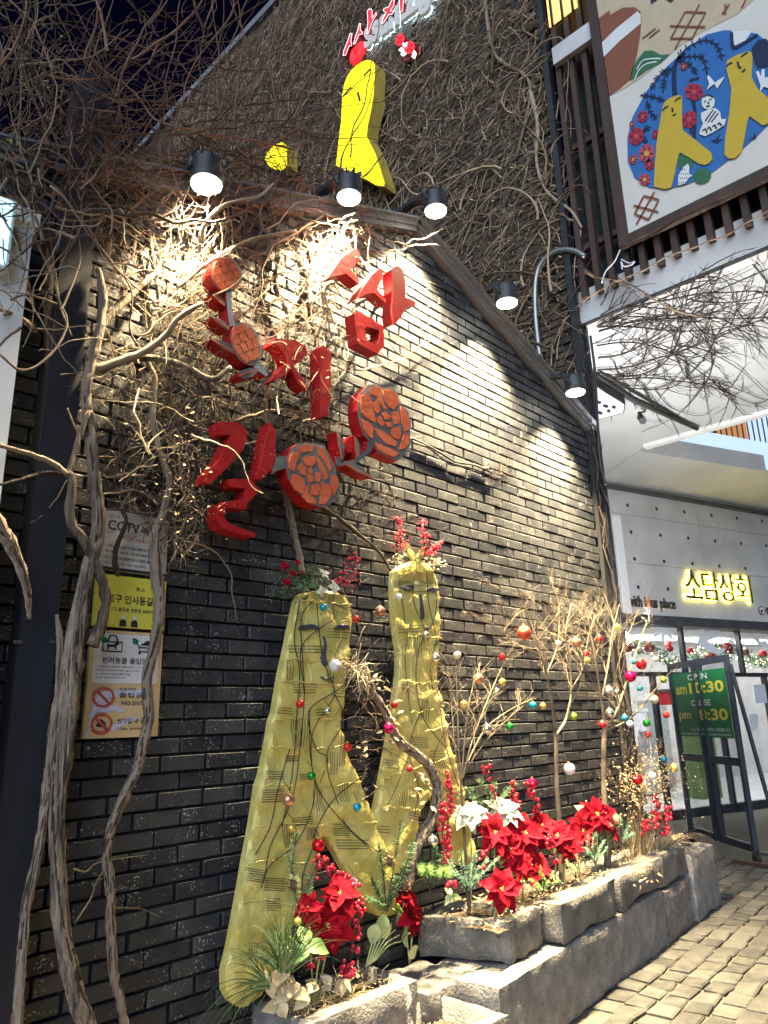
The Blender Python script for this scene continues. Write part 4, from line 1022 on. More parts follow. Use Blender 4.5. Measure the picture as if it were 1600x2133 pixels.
figure('yellow_figure', 'front yellow cloth figure with closed eyes and a smile, leaning on dark bricks', outA, -.135, -.085,
       [k4([(680, 685), (700, 655), (740, 643), (800, 643), (850, 670), (852, 690), (800, 685), (740, 690)]), k4([(985, 680), (1010, 655), (1060, 643), (1110, 660), (1125, 685), (1060, 685)])],
       k4([(897, 750), (908, 770), (914, 850), (907, 900), (914, 950), (932, 1000), (915, 1018), (893, 985), (883, 940), (898, 880), (901, 800)]),
       k4([(870, 1108), (900, 1128), (930, 1130), (985, 1105), (990, 1115), (940, 1140), (900, 1138)]),
       g4([(600, 900, 835, 890), (940, 1165, 690, 760), (1085, 1165, 590, 630), (640, 840, 1175, 1250), (990, 1115, 1235, 1285), (500, 635, 1385, 1435), (845, 990, 1395, 1445), (395, 560, 1950, 2015), (580, 705, 1815, 1855), (690, 800, 1975, 2015), (670, 720, 545, 600)]) +
       g7([(1090, 1180, 90, 140), (1215, 1300, 205, 235), (1390, 1460, 235, 280), (1400, 1530, 300, 335), (1015, 1095, 420, 470), (1100, 1190, 460, 510), (1110, 1170, 545, 590)]),
       g4([(585, 635, 965, 1140), (630, 700, 1470, 1720), (715, 760, 1480, 1720), (950, 1000, 1050, 1165), (970, 1030, 1775, 1980), (1060, 1110, 1600, 1900), (735, 775, 365, 420), (960, 995, 385, 435)]) +
       g7([(1310, 1345, 90, 180), (1420, 1450, 60, 140), (1180, 1220, 230, 330), (1280, 1320, 250, 300), (1040, 1070, 740, 800)]),
       [[(623, 1250), (680, 1256), (732, 1260)], [(597, 1372), (650, 1376), (728, 1372)], [(588, 1417), (660, 1424), (722, 1430)], [(572, 1499), (640, 1494), (712, 1500)], [(562, 1553), (640, 1562), (722, 1553)], [(542, 1636), (600, 1634), (655, 1643), (750, 1628)], [(531, 1720), (600, 1714), (700, 1722), (785, 1712)], [(516, 1797), (590, 1790), (640, 1800)], [(500, 1880), (560, 1872), (610, 1888)],
        [(640, 1256), (636, 1320), (640, 1372)], [(712, 1265), (708, 1330), (690, 1376)], [(646, 1377), (646, 1420)], [(672, 1500), (670, 1560)], [(658, 1640), (656, 1715)], [(735, 1640), (742, 1710)]],
       [[(622, 1252), (612, 1330), (622, 1400), (618, 1480), (610, 1560), (600, 1650), (585, 1720)], [(660, 1245), (632, 1270), (625, 1300), (628, 1380), (632, 1450), (622, 1540), (610, 1640), (590, 1700), (560, 1760), (545, 1830)],
        [(660, 1245), (662, 1320), (672, 1380), (690, 1430), (690, 1455), (650, 1520), (645, 1590), (655, 1640), (640, 1700), (610, 1760), (560, 1800), (540, 1850)], [(692, 1260), (690, 1290), (668, 1305), (625, 1350), (630, 1440)],
        [(740, 1280), (705, 1262), (680, 1255)], [(722, 1420), (695, 1440), (650, 1470), (638, 1500), (655, 1560), (680, 1580), (665, 1630)], [(690, 1440), (714, 1500), (680, 1560), (678, 1610), (700, 1660), (720, 1720), (770, 1770)],
        [(642, 1480), (644, 1570), (660, 1640), (690, 1690), (740, 1740), (790, 1780)], [(745, 1620), (700, 1660), (665, 1705), (650, 1745)], [(600, 1560), (575, 1640), (560, 1720), (530, 1780)]])
outB = [(824, 1190), (838, 1178), (855, 1172), (871, 1166), (890, 1174), (903, 1187), (911, 1200), (917, 1227), (918, 1277), (917, 1320), (914, 1387), (915, 1426), (924, 1475), (933, 1505), (945, 1568), (961, 1619), (972, 1670), (985, 1730), (992, 1790), (975, 1805), (950, 1800), (930, 1750), (912, 1672), (900, 1660), (890, 1668), (878, 1702), (868, 1753), (858, 1800), (840, 1820), (815, 1818), (796, 1800), (786, 1750), (783, 1702), (791, 1667), (811, 1560), (823, 1475), (834, 1405), (834, 1355), (825, 1298), (821, 1215)]
figure('yellow_figure', 'rear yellow cloth figure standing behind the twisted vine stem', outB, -.10, -.055,
       [k5([(265, 490), (290, 475), (335, 480), (340, 500), (300, 502)]), k5([(412, 505), (440, 490), (480, 498), (478, 512), (430, 515)])],
       k5([(375, 530), (383, 530), (386, 600), (401, 670), (392, 676), (377, 630)]), k5([(395, 725), (415, 730), (437, 715), (432, 735), (408, 739)]),
       g5([(230, 495, 455, 480), (245, 430, 715, 750), (270, 320, 1070, 1100)]) + g6([(310, 385, 220, 270), (390, 470, 290, 320), (285, 340, 620, 650), (120, 190, 690, 720), (150, 230, 340, 380)]),
       g5([(350, 385, 770, 900), (465, 480, 790, 840)]) + g6([(225, 260, 500, 590), (350, 385, 20, 130), (420, 470, 330, 420), (270, 300, 480, 560)]),
       [[(834, 1330), (880, 1322), (917, 1330)], [(834, 1418), (880, 1424), (915, 1420)], [(824, 1480), (870, 1484), (925, 1470)], [(812, 1548), (870, 1530), (935, 1508)], [(800, 1622), (860, 1600), (945, 1575)], [(790, 1680), (840, 1682), (876, 1690)], [(905, 1640), (940, 1640), (966, 1640)],
        [(858, 1330), (856, 1420)], [(890, 1425), (893, 1480)], [(868, 1484), (872, 1540)]],
       [[(845, 1195), (830, 1215), (836, 1260), (840, 1300)], [(860, 1190), (858, 1250), (880, 1310), (890, 1340)], [(885, 1190), (890, 1260), (905, 1330), (893, 1380), (900, 1440)], [(840, 1230), (880, 1232), (915, 1225)], [(905, 1200), (905, 1280), (870, 1350), (862, 1430), (880, 1500), (930, 1560)], [(850, 1300), (842, 1370), (850, 1450), (860, 1540), (830, 1620), (800, 1690)], [(915, 1420), (880, 1470), (850, 1560), (870, 1640), (860, 1700)], [(930, 1510), (900, 1580), (920, 1640), (960, 1660)]])

# ================================================================== notices on the dark bricks
def poster(name, label, q, y=-.03, mat=None):
    """q = pixel corners TL, TR, BR, BL of a board lying parallel to the wall"""
    P = [at_y(*p, y) for p in q]
    x0 = (P[0].x + P[3].x) / 2; x1 = (P[1].x + P[2].x) / 2; z1 = (P[0].z + P[1].z) / 2; z0 = (P[2].z + P[3].z) / 2
    t = thing(name, label, 'notice', ((x0 + x1) / 2, y, z0))
    mb = MB(); mb.bbox((x0, y, z0), (x1, y + .018, z1)); bd = mb.build('board', mat, t)
    W_, H_ = x1 - x0, z1 - z0
    XU = V((1, 0, 0))
    def tx(body, fx, fz, fw, fh, mm='ink', bold=0.0, lv=1):
        mb = MB(); write(mb, body, V((x0 + W_ * fx, y - .0012 * lv, z0 + H_ * fz)), XU, UZ, width=W_ * fw, height=H_ * fh, bold=bold); mb.build('lettering', M[mm], t)
    def fl(pts, mm, nm='print', lv=1):
        mb = MB(); mb.flat([V((x0 + W_ * a, y - .0010 * lv, z0 + H_ * b)) for a, b in pts]); return mb.build(nm, M[mm], t)
    def ln(pts, mm, w=.004, nm='print_line'):
        mb = MB(); mb.tube([V((x0 + W_ * a, y - .002, z0 + H_ * b)) for a, b in pts], w, 4); return mb.build(nm, M[mm], t)
    return t, tx, fl, ln
def rrect(x0, z0, x1, z1, r=.03):
    o = []
    for (cx_, cz_, a0) in ((x1 - r, z1 - r * .7, 0), (x0 + r, z1 - r * .7, 90), (x0 + r, z0 + r * .7, 180), (x1 - r, z0 + r * .7, 270)):
        for k in range(4): a = R(a0 + 30 * k); o.append((cx_ + r * math.cos(a), cz_ + r * .7 * math.sin(a)))
    return o
M['posterwhite'] = pm('worn_white_board', (.42, .40, .37), (.60, .58, .54), 12, .6)
M['posteryellow'] = pm('yellow_board', (.62, .58, .06), (.74, .68, .10), 8, .55)
M['posterorange'] = pm('orange_board', (.62, .44, .20), (.72, .54, .30), 8, .55)
M['posterpaper'] = pm('white_print', (.72, .72, .74), rough=.6)
M['redprint'] = pm('red_print', (.50, .09, .07), rough=.6)
M['greenprint'] = pm('green_print', (.02, .22, .08), rough=.6)
M['peel'] = pm('peeled_silver_patch', (.50, .52, .72), (.66, .68, .84), 60, .35, bump=.5, bscale=120)
t, tx, fl, ln = poster('recording_notice', 'weathered grey CCTV recording notice behind the vines, topmost of three', [(212, 1062), (352, 1080), (346, 1196), (203, 1190)], mat=M['posterwhite'])
tx('이곳은', .10, .87, .16, .05); tx('CCTV', .10, .66, .46, .17, bold=.02); tx('녹화', .58, .66, .26, .17, bold=.015); tx('중입니다.', .84, .60, .14, .05); tx('CCTV recording', .26, .50, .58, .09, 'redprint')
for i, s_ in enumerate(('• 고객님과 손님의 안전을 위해 CCTV가 24시간', '• 촬영중이며 쌈지길 건물 (본관,별관 전체)', '• CCTV 설치와 관련된 문의사항은 보안실로 연락', '• 쌈지길 보안실 : 02) 736-0900')):
    tx(s_, .06, .37 - i * .095, (.86, .74, .88, .62)[i], .055, bold=.012)
fl([(0, 0), (1, 0), (1, .05), (0, .05)], 'ink')
t, tx, fl, ln = poster('address_sign', 'yellow address sign with black brush lettering, middle of three', [(201, 1199), (348, 1206), (341, 1310), (194, 1306)], mat=M['posteryellow'])
tx('종로구 인사동길 4', .06, .46, .84, .17, bold=.02); tx('(구) 종로울 관훈동 38번지', .22, .29, .60, .09, bold=.012); tx('주소', .55, .72, .14, .08, bold=.01); tx('쌈지길', .80, .05, .14, .05)
for cx_ in (.40, .56):
    fl([(cx_ - .05, .02), (cx_ + .05, .02), (cx_ + .045, .12), (cx_ + .02, .15), (cx_ + .02, .19), (cx_ - .02, .19), (cx_ - .02, .15), (cx_ - .045, .12)], 'ink'); fl(ell(cx_, .19, .026, .035, 0, 10), 'posterpaper', 'print', 2)
    for s_ in (-1, 1): fl([(cx_ + s_ * .02, .21), (cx_ + s_ * .03, .28), (cx_ + s_ * .008, .22)], 'posterpaper', 'print', 2)
t, tx, fl, ln = poster('pet_notice', 'orange and white pet entry and no smoking notice, lowest of three', [(190, 1312), (342, 1319), (326, 1534), (173, 1539)], mat=M['posterorange'])
fl(rrect(.05, .50, .95, .97, .05), 'posterpaper', 'white_panel')
ln([(.16, .80), (.16, .89), (.42, .89), (.42, .80), (.16, .80)], 'ink', .003, 'bag_outline'); ln([(.22, .89), (.25, .95), (.33, .95), (.36, .89)], 'ink', .003, 'bag_handle')
fl([(.22, .82), (.24, .82), (.245, .84), (.32, .84), (.33, .82), (.35, .82), (.345, .86), (.38, .865), (.37, .885), (.33, .885), (.31, .865), (.24, .865), (.215, .88)], 'ink', 'dog_print', 2)
ln([(.56, .93), (.60, .93), (.66, .85), (.88, .85), (.90, .92)], 'ink', .003, 'cart_outline'); ln([(.66, .85), (.66, .81), (.86, .81), (.88, .85)], 'ink', .003, 'cart_outline')
for cx_ in (.67, .85): fl(ell(cx_, .795, .02, .012, 0, 10), 'ink', 'wheel_print', 2)
fl([(.66, .87), (.86, .87), (.84, .915), (.76, .92), (.72, .895)], 'ink', 'dog_print', 2)
for cx_ in (.17, .60): fl(ell(cx_, .905, .045, .028, 0, 12), 'greenprint', 'tick_disc', 3)
tx('반려동물 출입안내', .17, .685, .70, .06, bold=.012, lv=2)
for i, (s_, w_) in enumerate((('1. 이동장 있는 동물전용 트롤리(유모차) 또는 케이지 동반', .76), ('Pets are only allowed in their cages or trolleys.', .60), ('2. 시각장애 보조견 동반 가능', .46), ('Guide dogs are all allowed.', .40))): tx(s_, .10, .645 - i * .034, w_, .018, bold=.01, lv=2)
for zc, a_, b_ in ((.37, '출입금지', 'NO ENTRY'), (.13, '쌈지길 내 금연', 'No smoking')):
    q_ = ell(.22, zc, .13, .085, 0, 20); ln(q_ + [q_[0]], 'redprint', .006, 'ban_ring'); ln([(.13, zc + .06), (.31, zc - .06)], 'redprint', .006, 'ban_bar')
    fl([(.15, zc - .02), (.18, zc + .03), (.22, zc + .045), (.27, zc + .01), (.29, zc - .025), (.2, zc - .03)], 'ink', 'ban_symbol')
    tx(a_, .42, zc - .005, .44, .05, bold=.012, lv=4); tx(b_, .46, zc - .07, .40, .035, bold=.012, lv=4)
tx('오토바이', .42, .43, .22, .03, bold=.01, lv=4)
for P_ in ([(.02, .03), (.07, .10), (.05, .2), (.1, .28), (.06, .38), (.16, .42), (.4, .44), (.62, .45), (.78, .42), (.72, .38), (.5, .39), (.3, .36), (.34, .3), (.5, .26), (.48, .23), (.3, .25), (.14, .23), (.12, .12), (.05, .02)], [(.30, .05), (.45, .09), (.62, .14), (.72, .17), (.60, .19), (.44, .15), (.32, .10)]):
    fl(wob(P_, 3, .012), 'peel', 'peeled_patch', 3)
# ================================================================== vines
random.seed(77)
def pxr(px, py, y, rpx):
    p = at_y(px, py, y); return rpx * pixel_of(p)[2] / F
def stem_path(pts, y):
    """pixel path -> world points; y may be a number or a list"""
    n = len(pts)
    ys = y if hasattr(y, '__len__') else [y] * n
    if len(ys) == 2: ys = [ys[0] + (ys[1] - ys[0]) * i / (n - 1) for i in range(n)]
    return [at_y(p[0], p[1], ys[i]) for i, p in enumerate(pts)], ys
def shaggy(mb, path, rad, strands=5, n=10, lump=.34):
    rad = [r * .82 for r in rad]; strands = int(strands * 4.2)
    """trunk with strands of loose bark running along it"""
    pts = spline(path, 7); N = len(pts)
    rr = [rad[min(int(i / 7), len(rad) - 1)] + (rad[min(int(i / 7) + 1, len(rad) - 1)] - rad[min(int(i / 7), len(rad) - 1)]) * ((i % 7) / 7) for i in range(N)]
    mb.tube(pts, rr, n, lump=lump)
    for s in range(strands):
        a0 = rnd() * 6.28; tw = uni(-1.2, 1.2); i0 = int(uni(0, N * .5)); i1 = int(uni(N * .55, N))
        q = []; qr = []
        for i in range(i0, i1):
            t = (pts[min(i + 1, N - 1)] - pts[max(i - 1, 0)]).normalized(); x = t.cross(V((0, 1, 0))).normalized(); b = t.cross(x)
            a = a0 + tw * i / 10
            q.append(pts[i] + (x * math.cos(a) + b * math.sin(a)) * rr[i] * .92); qr.append(rr[i] * uni(.09, .22))
        if len(q) > 2: mb.tube(q, qr, 4, lump=.3)
    return pts, rr
def vine(name, label, cat, trunk, y, rpx, branches=(), mat='bark', strands=6):
    P_, ys = stem_path(trunk, y)
    t = thing(name, label, cat, min(P_, key=lambda p: p.z))
    mb = MB(); shaggy(mb, P_, [pxr(trunk[i][0], trunk[i][1], ys[i], rpx[min(i, len(rpx) - 1)]) for i in range(len(trunk))], strands)
    mb.build('trunk', M[mat], t)
    for (b, yb, ra, rb, mm) in branches:
        Q, yy = stem_path(b, yb); r0 = pxr(b[0][0], b[0][1], yy[0], ra); r1 = pxr(b[-1][0], b[-1][1], yy[-1], rb)
        mb = MB(); pts = spline(Q, 6); mb.tube(pts, [r0, r1], 6, lump=.25); mb.build('branch', M[mm], t)
    return t
vine('grapevine_trunk', 'thick shaggy grey vine trunk rising beside the notices on the left', 'vine',
     [(205, 2230), (182, 2140), (160, 2075), (134, 1960), (122, 1840), (118, 1700), (128, 1600), (148, 1440), (156, 1340), (182, 1200), (205, 1095), (197, 990), (186, 900), (180, 810), (192, 745), (207, 690), (214, 630), (206, 560)],
     [-.20, -.16], [23, 22, 21, 20, 19, 19, 20, 23, 23, 18, 15, 14, 13, 13, 12, 11, 10, 7],
     [([(190, 1345), (213, 1292), (220, 1240), (201, 1180), (176, 1127), (146, 1080), (150, 1000), (140, 985)], [-.20, -.20], 13, 8, 'bark'),
      ([(140, 990), (110, 965), (60, 945), (0, 928), (-30, 920)], [-.20, -.26], 7, 4, 'bark'),
      ([(140, 988), (90, 985), (40, 1000), (-10, 1012)], [-.20, -.26], 6, 3, 'bark'),
      ([(200, 772), (250, 753), (300, 733), (345, 698), (372, 662), (422, 632)], [-.16, -.30], 10, 5, 'twigpale'),
      ([(192, 770), (260, 748), (330, 748), (385, 763), (440, 790), (480, 765)], [-.15, -.26], 9, 6, 'bark'),
      ([(200, 900), (185, 860), (150, 960), (140, 990)], [-.18, -.20], 6, 6, 'bark'),
      ([(207, 690), (230, 660), (290, 600), (330, 560), (352, 500)], [-.12, -.06], 8, 4, 'bark')])
vine('thin_vine', 'slender twisted vine stem crossing in front of the notices', 'vine',
     [(266, 2200), (258, 2130), (249, 2080), (236, 2025), (231, 1925), (230, 1850), (221, 1775), (232, 1725), (256, 1665), (287, 1600), (296, 1560), (310, 1490), (306, 1416), (321, 1346), (331, 1266), (325, 1181), (321, 1116), (341, 1066), (352, 1000), (330, 930), (318, 860), (322, 790), (300, 740)],
     [-.13, -.14], [11, 11, 11, 11, 12, 12, 12, 12, 13, 13, 12, 13, 12, 13, 14, 13, 12, 10, 9, 8, 8, 7, 6],
     [([(246, 1200), (240, 1150), (262, 1090), (256, 1050), (290, 1010), (320, 960)], [-.14, -.1], 6, 3, 'bark'),
      ([(230, 1890), (280, 1892), (300, 1895), (338, 1912)], [-.14, -.03], 2, 1.2, 'twigpale'),
      ([(155, 1925), (190, 1870), (200, 1840), (225, 1800)], [-.16, -.13], 2.2, 1.5, 'twigpale'),
      ([(155, 1810), (180, 1815), (210, 1795), (310, 1780)], [-.16, -.03], 2.2, 1.0, 'twigpale')], strands=4)
vine('old_vine_stem', 'dark split vine stem hugging the steel column at lower left', 'vine',
     [(30, 2230), (36, 2130), (42, 2045), (47, 1975), (57, 1880), (80, 1775), (93, 1680), (102, 1600), (112, 1500), (122, 1430), (125, 1330), (118, 1280)],
     [-.20, -.15], [13, 13, 12, 12, 12, 11, 11, 11, 10, 9, 8, 5], strands=5)
vine('leaning_vine', 'grey vine branch leaning in from the left edge in front of the column', 'vine',
     [(-60, 1000), (-5, 1090), (22, 1135), (55, 1222), (62, 1290)], [-.30, -.18], [17, 17, 15, 10, 6], strands=3)
vine('climbing_vine', 'dark vine stem climbing between the white pier and the steel column', 'vine',
     [(112, 980), (108, 880), (104, 760), (100, 660), (102, 560), (92, 480), (60, 420), (20, 375), (-40, 340)],
     [-.06, -.20], [8, 9, 10, 11, 12, 13, 12, 11, 10],
     [([(100, 560), (130, 500), (150, 430), (170, 340), (165, 260)], [-.1, .1], 8, 3, 'bark'),
      ([(60, 420), (90, 350), (95, 270), (60, 180), (30, 60)], [-.2, .2], 7, 2, 'twigred'),
      ([(70, 640), (50, 560), (30, 480), (-10, 440)], [-.1, -.3], 5, 3, 'bark'),
      ([(75, 690), (40, 660), (0, 645), (-30, 640)], [-.1, -.3], 6, 3, 'bark'),
      ([(0, 738), (40, 770), (80, 760), (120, 720), (140, 670), (122, 620), (115, 560)], [-.3, -.2], 3, 2, 'twig'),
      ([(140, 850), (160, 900), (168, 920)], [-.2, -.16], 2, 1.5, 'twig'),
      ([(70, 490), (110, 580), (130, 650), (150, 700)], [-.22, -.2], 2.5, 1.5, 'twig')], strands=3)
sv = vine('twisted_vine_stem', 'gnarled brown vine stem curving in front of the rear yellow figure', 'vine',
     [(846, 1850), (854, 1812), (866, 1768), (884, 1735), (903, 1700), (910, 1660), (909, 1628), (893, 1596), (872, 1575), (845, 1556), (822, 1530), (810, 1500), (795, 1470), (772, 1438), (752, 1410), (728, 1385)],
     [-.22, -.20], [15, 15, 14, 13, 13, 13, 12, 12, 11, 11, 11, 10, 10, 9, 7, 5],
     [([(730, 1390), (715, 1380), (700, 1385), (690, 1372)], [-.20, -.2], 5, 2, 'straw'), ([(760, 1415), (745, 1380), (752, 1340)], [-.20, -.16], 3, 1.5, 'twig')])
mb = MB()
for i in range(110):
    u = rnd(); a = at_y(728 + u * 40 + uni(-10, 10), 1385 + u * 40 + uni(-14, 10), -.22 + uni(-.02, .02)); d = V((uni(-1, .6), uni(-.6, .3), uni(-.9, .6))).normalized() * uni(.04, .11)
    k_ = V((uni(-.01, .01), 0, uni(-.01, .01))); mb.tube([a, a + d * .5 + k_, a + d], [.0035, .0012], 3)
mb.build('dry_tuft', M['straw'], sv, kind='stuff')
vine('hanging_vine_stem', 'brown vine stem dropping from behind the large rose to the garland', 'vine',
     [(590, 1000), (598, 1045), (610, 1100), (622, 1150), (630, 1195)], -.06, [9, 10, 9, 8, 7], strands=3)
vine('dark_vine_stem', 'dark twiggy vine stem slanting down right from the large rose', 'vine',
     [(660, 1050), (700, 1075), (750, 1115), (790, 1150), (815, 1190)], -.07, [5, 5, 5, 4, 3], strands=3, mat='twigdark')
cq = lambda P: crop(180, 360, 4.0, P)
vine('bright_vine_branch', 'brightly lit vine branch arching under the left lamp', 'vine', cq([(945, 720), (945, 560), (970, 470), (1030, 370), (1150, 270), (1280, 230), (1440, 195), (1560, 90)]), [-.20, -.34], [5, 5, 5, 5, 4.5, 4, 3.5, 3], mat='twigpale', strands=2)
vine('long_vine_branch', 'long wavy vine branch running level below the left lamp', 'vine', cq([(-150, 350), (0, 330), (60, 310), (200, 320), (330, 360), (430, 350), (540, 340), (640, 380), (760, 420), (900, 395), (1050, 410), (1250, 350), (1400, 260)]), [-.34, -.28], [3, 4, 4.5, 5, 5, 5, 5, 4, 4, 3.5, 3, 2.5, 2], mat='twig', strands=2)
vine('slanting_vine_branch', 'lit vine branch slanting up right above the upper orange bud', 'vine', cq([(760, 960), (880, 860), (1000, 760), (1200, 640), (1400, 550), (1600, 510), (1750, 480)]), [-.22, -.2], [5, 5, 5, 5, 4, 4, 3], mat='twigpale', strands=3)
for pts_, lab in ((cq([(480, 330), (520, 520), (550, 700), (575, 850), (600, 1040), (610, 1180)]), 'thin black vine stem hanging down the lit bricks left of the buds'),
                  (cq([(330, 180), (345, 300), (365, 420), (390, 520), (385, 680)]), 'short dark vine stem on the lit bricks beside the column')):
    vine('black_vine_stem', lab, 'vine', pts_, -.05, [7, 7, 6, 6, 5, 3], mat='twigdark', strands=3)
for pts_, lab in (([(556, 420), (570, 470), (580, 540), (575, 600), (600, 660), (590, 740)], 'dark vine stem hanging behind the middle of the sign letters'),
                  ([(620, 470), (640, 520), (650, 560), (640, 620), (655, 700)], 'dark vine stem just left of the upper right sign letter'),
                  ([(700, 930), (690, 980), (670, 1030), (640, 1060)], 'dark vine stem between the two large round roses')):
    vine('shaded_vine_stem', lab, 'vine', pts_, -.05, [8, 8, 8, 7, 5, 4], mat='bark', strands=4)

def wander(mb, start, ang, length, step, r0, r1, ya, yb, curl=.35, n=3, persist=.8, mm=0):
    """one twig: a random walk laid out near the wall, given in pixels of the reference grid"""
    x, y = start; k = 0.0; yy = uni(ya, yb); dy = uni(-.02, .02); pts = []
    N = max(3, int(length / step))
    for i in range(N + 1):
        pts.append(at_y(x, y, min(yb, max(ya, yy))))
        k = max(-1.0, min(1.0, k * .93 + random.gauss(0, curl) * .55)); ang += random.gauss(0, .05)
        x += math.cos(ang + k) * step; y += math.sin(ang + k) * step; yy += dy + uni(-.012, .012)
    mb.tube(pts, [r0, r1], n, m=mm, cap=False)
    return pts
def pick(poly):
    xs = [p[0] for p in poly]; ys = [p[1] for p in poly]
    while True:
        a, b = uni(min(xs), max(xs)), uni(min(ys), max(ys))
        if inside(poly, a, b): return a, b
# dense dry tangle behind and around the red letters
TA = [(225, 430), (420, 450), (520, 430), (700, 445), (830, 450), (870, 520), (760, 560), (720, 640), (745, 760), (660, 900), (560, 900), (420, 860), (380, 980), (430, 1080), (330, 1120), (235, 1010), (215, 760), (230, 600)]
mb = MB()
for i in range(900):
    p = pick(TA); wander(mb, p, uni(0, 6.28), uni(25, 150), 9, uni(.0012, .0032), .0007, -.16, -.02, .45, 3)
for i in range(75):
    p = pick(TA); wander(mb, p, uni(0, 6.28), uni(120, 320), 13, uni(.004, .008), .002, -.16, -.04, .40, 4)
o_ = tag(mb.build('vine_tangle', M['twig']), 'dense dry vine tangle behind and around the red letters', 'vine'); o_['kind'] = 'stuff'
TB = [(600, 640), (700, 560), (760, 700), (720, 860), (650, 900), (560, 820)]
mb = MB()
for c_, n_, s_ in (((430, 560), 150, 36), ((425, 690), 110, 28), ((690, 520), 70, 30), ((730, 475), 34, 24), ((360, 930), 95, 40), ((592, 725), 70, 20), ((800, 480), 30, 20), ((400, 1060), 60, 26), ((400, 450), 45, 34), ((385, 1130), 50, 18)):
    for i in range(n_):
        wander(mb, (random.gauss(c_[0], s_), random.gauss(c_[1], s_ * 1.1)), uni(0, 6.28), uni(15, 75), 6, uni(.0010, .0026), .0006, -.24, -.04, .6, 3)
for i in range(130):
    wander(mb, pick(TB), uni(0, 6.28), uni(20, 90), 7, uni(.0010, .0022), .0006, -.28, -.10, .5, 3)
for i in range(28):
    wander(mb, pick(TA), uni(0, 6.28), uni(90, 260), 10, uni(.0028, .005), .0012, -.33, -.12, .5, 4)
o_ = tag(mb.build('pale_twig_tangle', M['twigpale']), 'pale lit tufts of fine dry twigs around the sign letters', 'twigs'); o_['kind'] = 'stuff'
mb = MB()
for i in range(380):
    c = pick(TA) if i % 2 else (random.gauss(385, 45), random.gauss(1010, 75)); p = at_y(*c, uni(-.3, -.05)); s_ = uni(.006, .014)
    d = V((uni(-1, 1), uni(-1, 1), uni(-1, 1))).normalized() * s_; e = d.orthogonal().normalized() * s_ * .5
    mb.add([p - d, p + e, p + d, p - e], [(0, 1, 2, 3)])
o_ = tag(mb.build('dry_leaf_scatter', M['dryleaf']), 'tiny curled dry leaves caught in the vine tangle', 'leaves'); o_['kind'] = 'stuff'
# dark fine rootlets on the shaded part of the wall
mb = MB()
TC = [(380, 800), (650, 800), (840, 1010), (840, 1120), (760, 1130), (600, 1100), (420, 1120), (330, 1160), (250, 900)]
for i in range(520): wander(mb, pick(TC), uni(0, 6.28), uni(30, 120), 10, uni(.0012, .003), .0007, -.08, -.012, .5, 3)
for i in range(60): wander(mb, (uni(820, 920), uni(1230, 1420)), uni(.8, 2.2), uni(60, 160), 11, .002, .001, -.06, -.015, .35, 3)
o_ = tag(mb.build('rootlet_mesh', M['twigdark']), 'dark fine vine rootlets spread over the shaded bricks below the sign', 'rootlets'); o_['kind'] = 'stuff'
# arching bare vines against the night sky
mb = MB()
TD = [(-60, 60), (200, 40), (420, 20), (560, 140), (720, 300), (800, 430), (500, 470), (200, 470), (-60, 520)]
for i in range(120): wander(mb, pick(TD), uni(-3.1, .3), uni(200, 560), 17, uni(.0035, .0075), .0015, -.45, .7, .28, 4, .88)
for i in range(620): wander(mb, pick(TD), uni(0, 6.28), uni(30, 150), 10, uni(.0014, .0032), .0008, -.45, .7, .5, 3)
TE = [(150, 330), (480, 300), (640, 380), (560, 440), (200, 470), (90, 470)]
for i in range(420): wander(mb, pick(TE), uni(0, 6.28), uni(60, 220), 12, uni(.002, .006), .001, -.24, .4, .5, 3)
TH = [(100, 180), (260, 200), (300, 330), (230, 420), (110, 420)]
for i in range(120): wander(mb, pick(TH), uni(0, 6.28), uni(60, 200), 12, uni(.002, .006), .001, -.32, .0, .45, 3)
o_ = tag(mb.build('overhanging_vines', M['twigred']), 'reddish brown bare vines arching over the gable against the night sky', 'vine'); o_['kind'] = 'stuff'
mb = MB()
TF = [(-60, 330), (160, 330), (240, 460), (180, 640), (60, 700), (-60, 620)]
for i in range(62): wander(mb, pick(TF), uni(0, 6.28), uni(80, 330), 13, uni(.0025, .006), .0012, -.5, -.15, .33, 4, .85)
o_ = tag(mb.build('left_vine_tangle', M['twig']), 'grey brown vine tangle draped over the column head at the left edge', 'vine'); o_['kind'] = 'stuff'
mb = MB()
TG = [(-60, 0), (130, 0), (140, 200), (60, 320), (-60, 330)]
for i in range(60): wander(mb, pick(TG), uni(0, 6.28), uni(80, 260), 13, uni(.002, .004), .001, -.5, .2, .25, 4, .85, mm=0)
for i in range(120):
    p = at_y(*pick(TG), uni(-.4, .2)); d = V((uni(-1, 1), uni(-1, 1), uni(-1.4, .2))).normalized() * uni(.02, .05); e = d.orthogonal().normalized() * .006
    mb.add([p, p + d * .5 + e, p + d, p + d * .5 - e], [(0, 1, 2, 3)], 1)
o_ = tag(mb.build('olive_twigs', [M['twig'], M['leafpale']]), 'sparse olive twigs with narrow leaves at the upper left corner', 'twigs'); o_['kind'] = 'stuff'
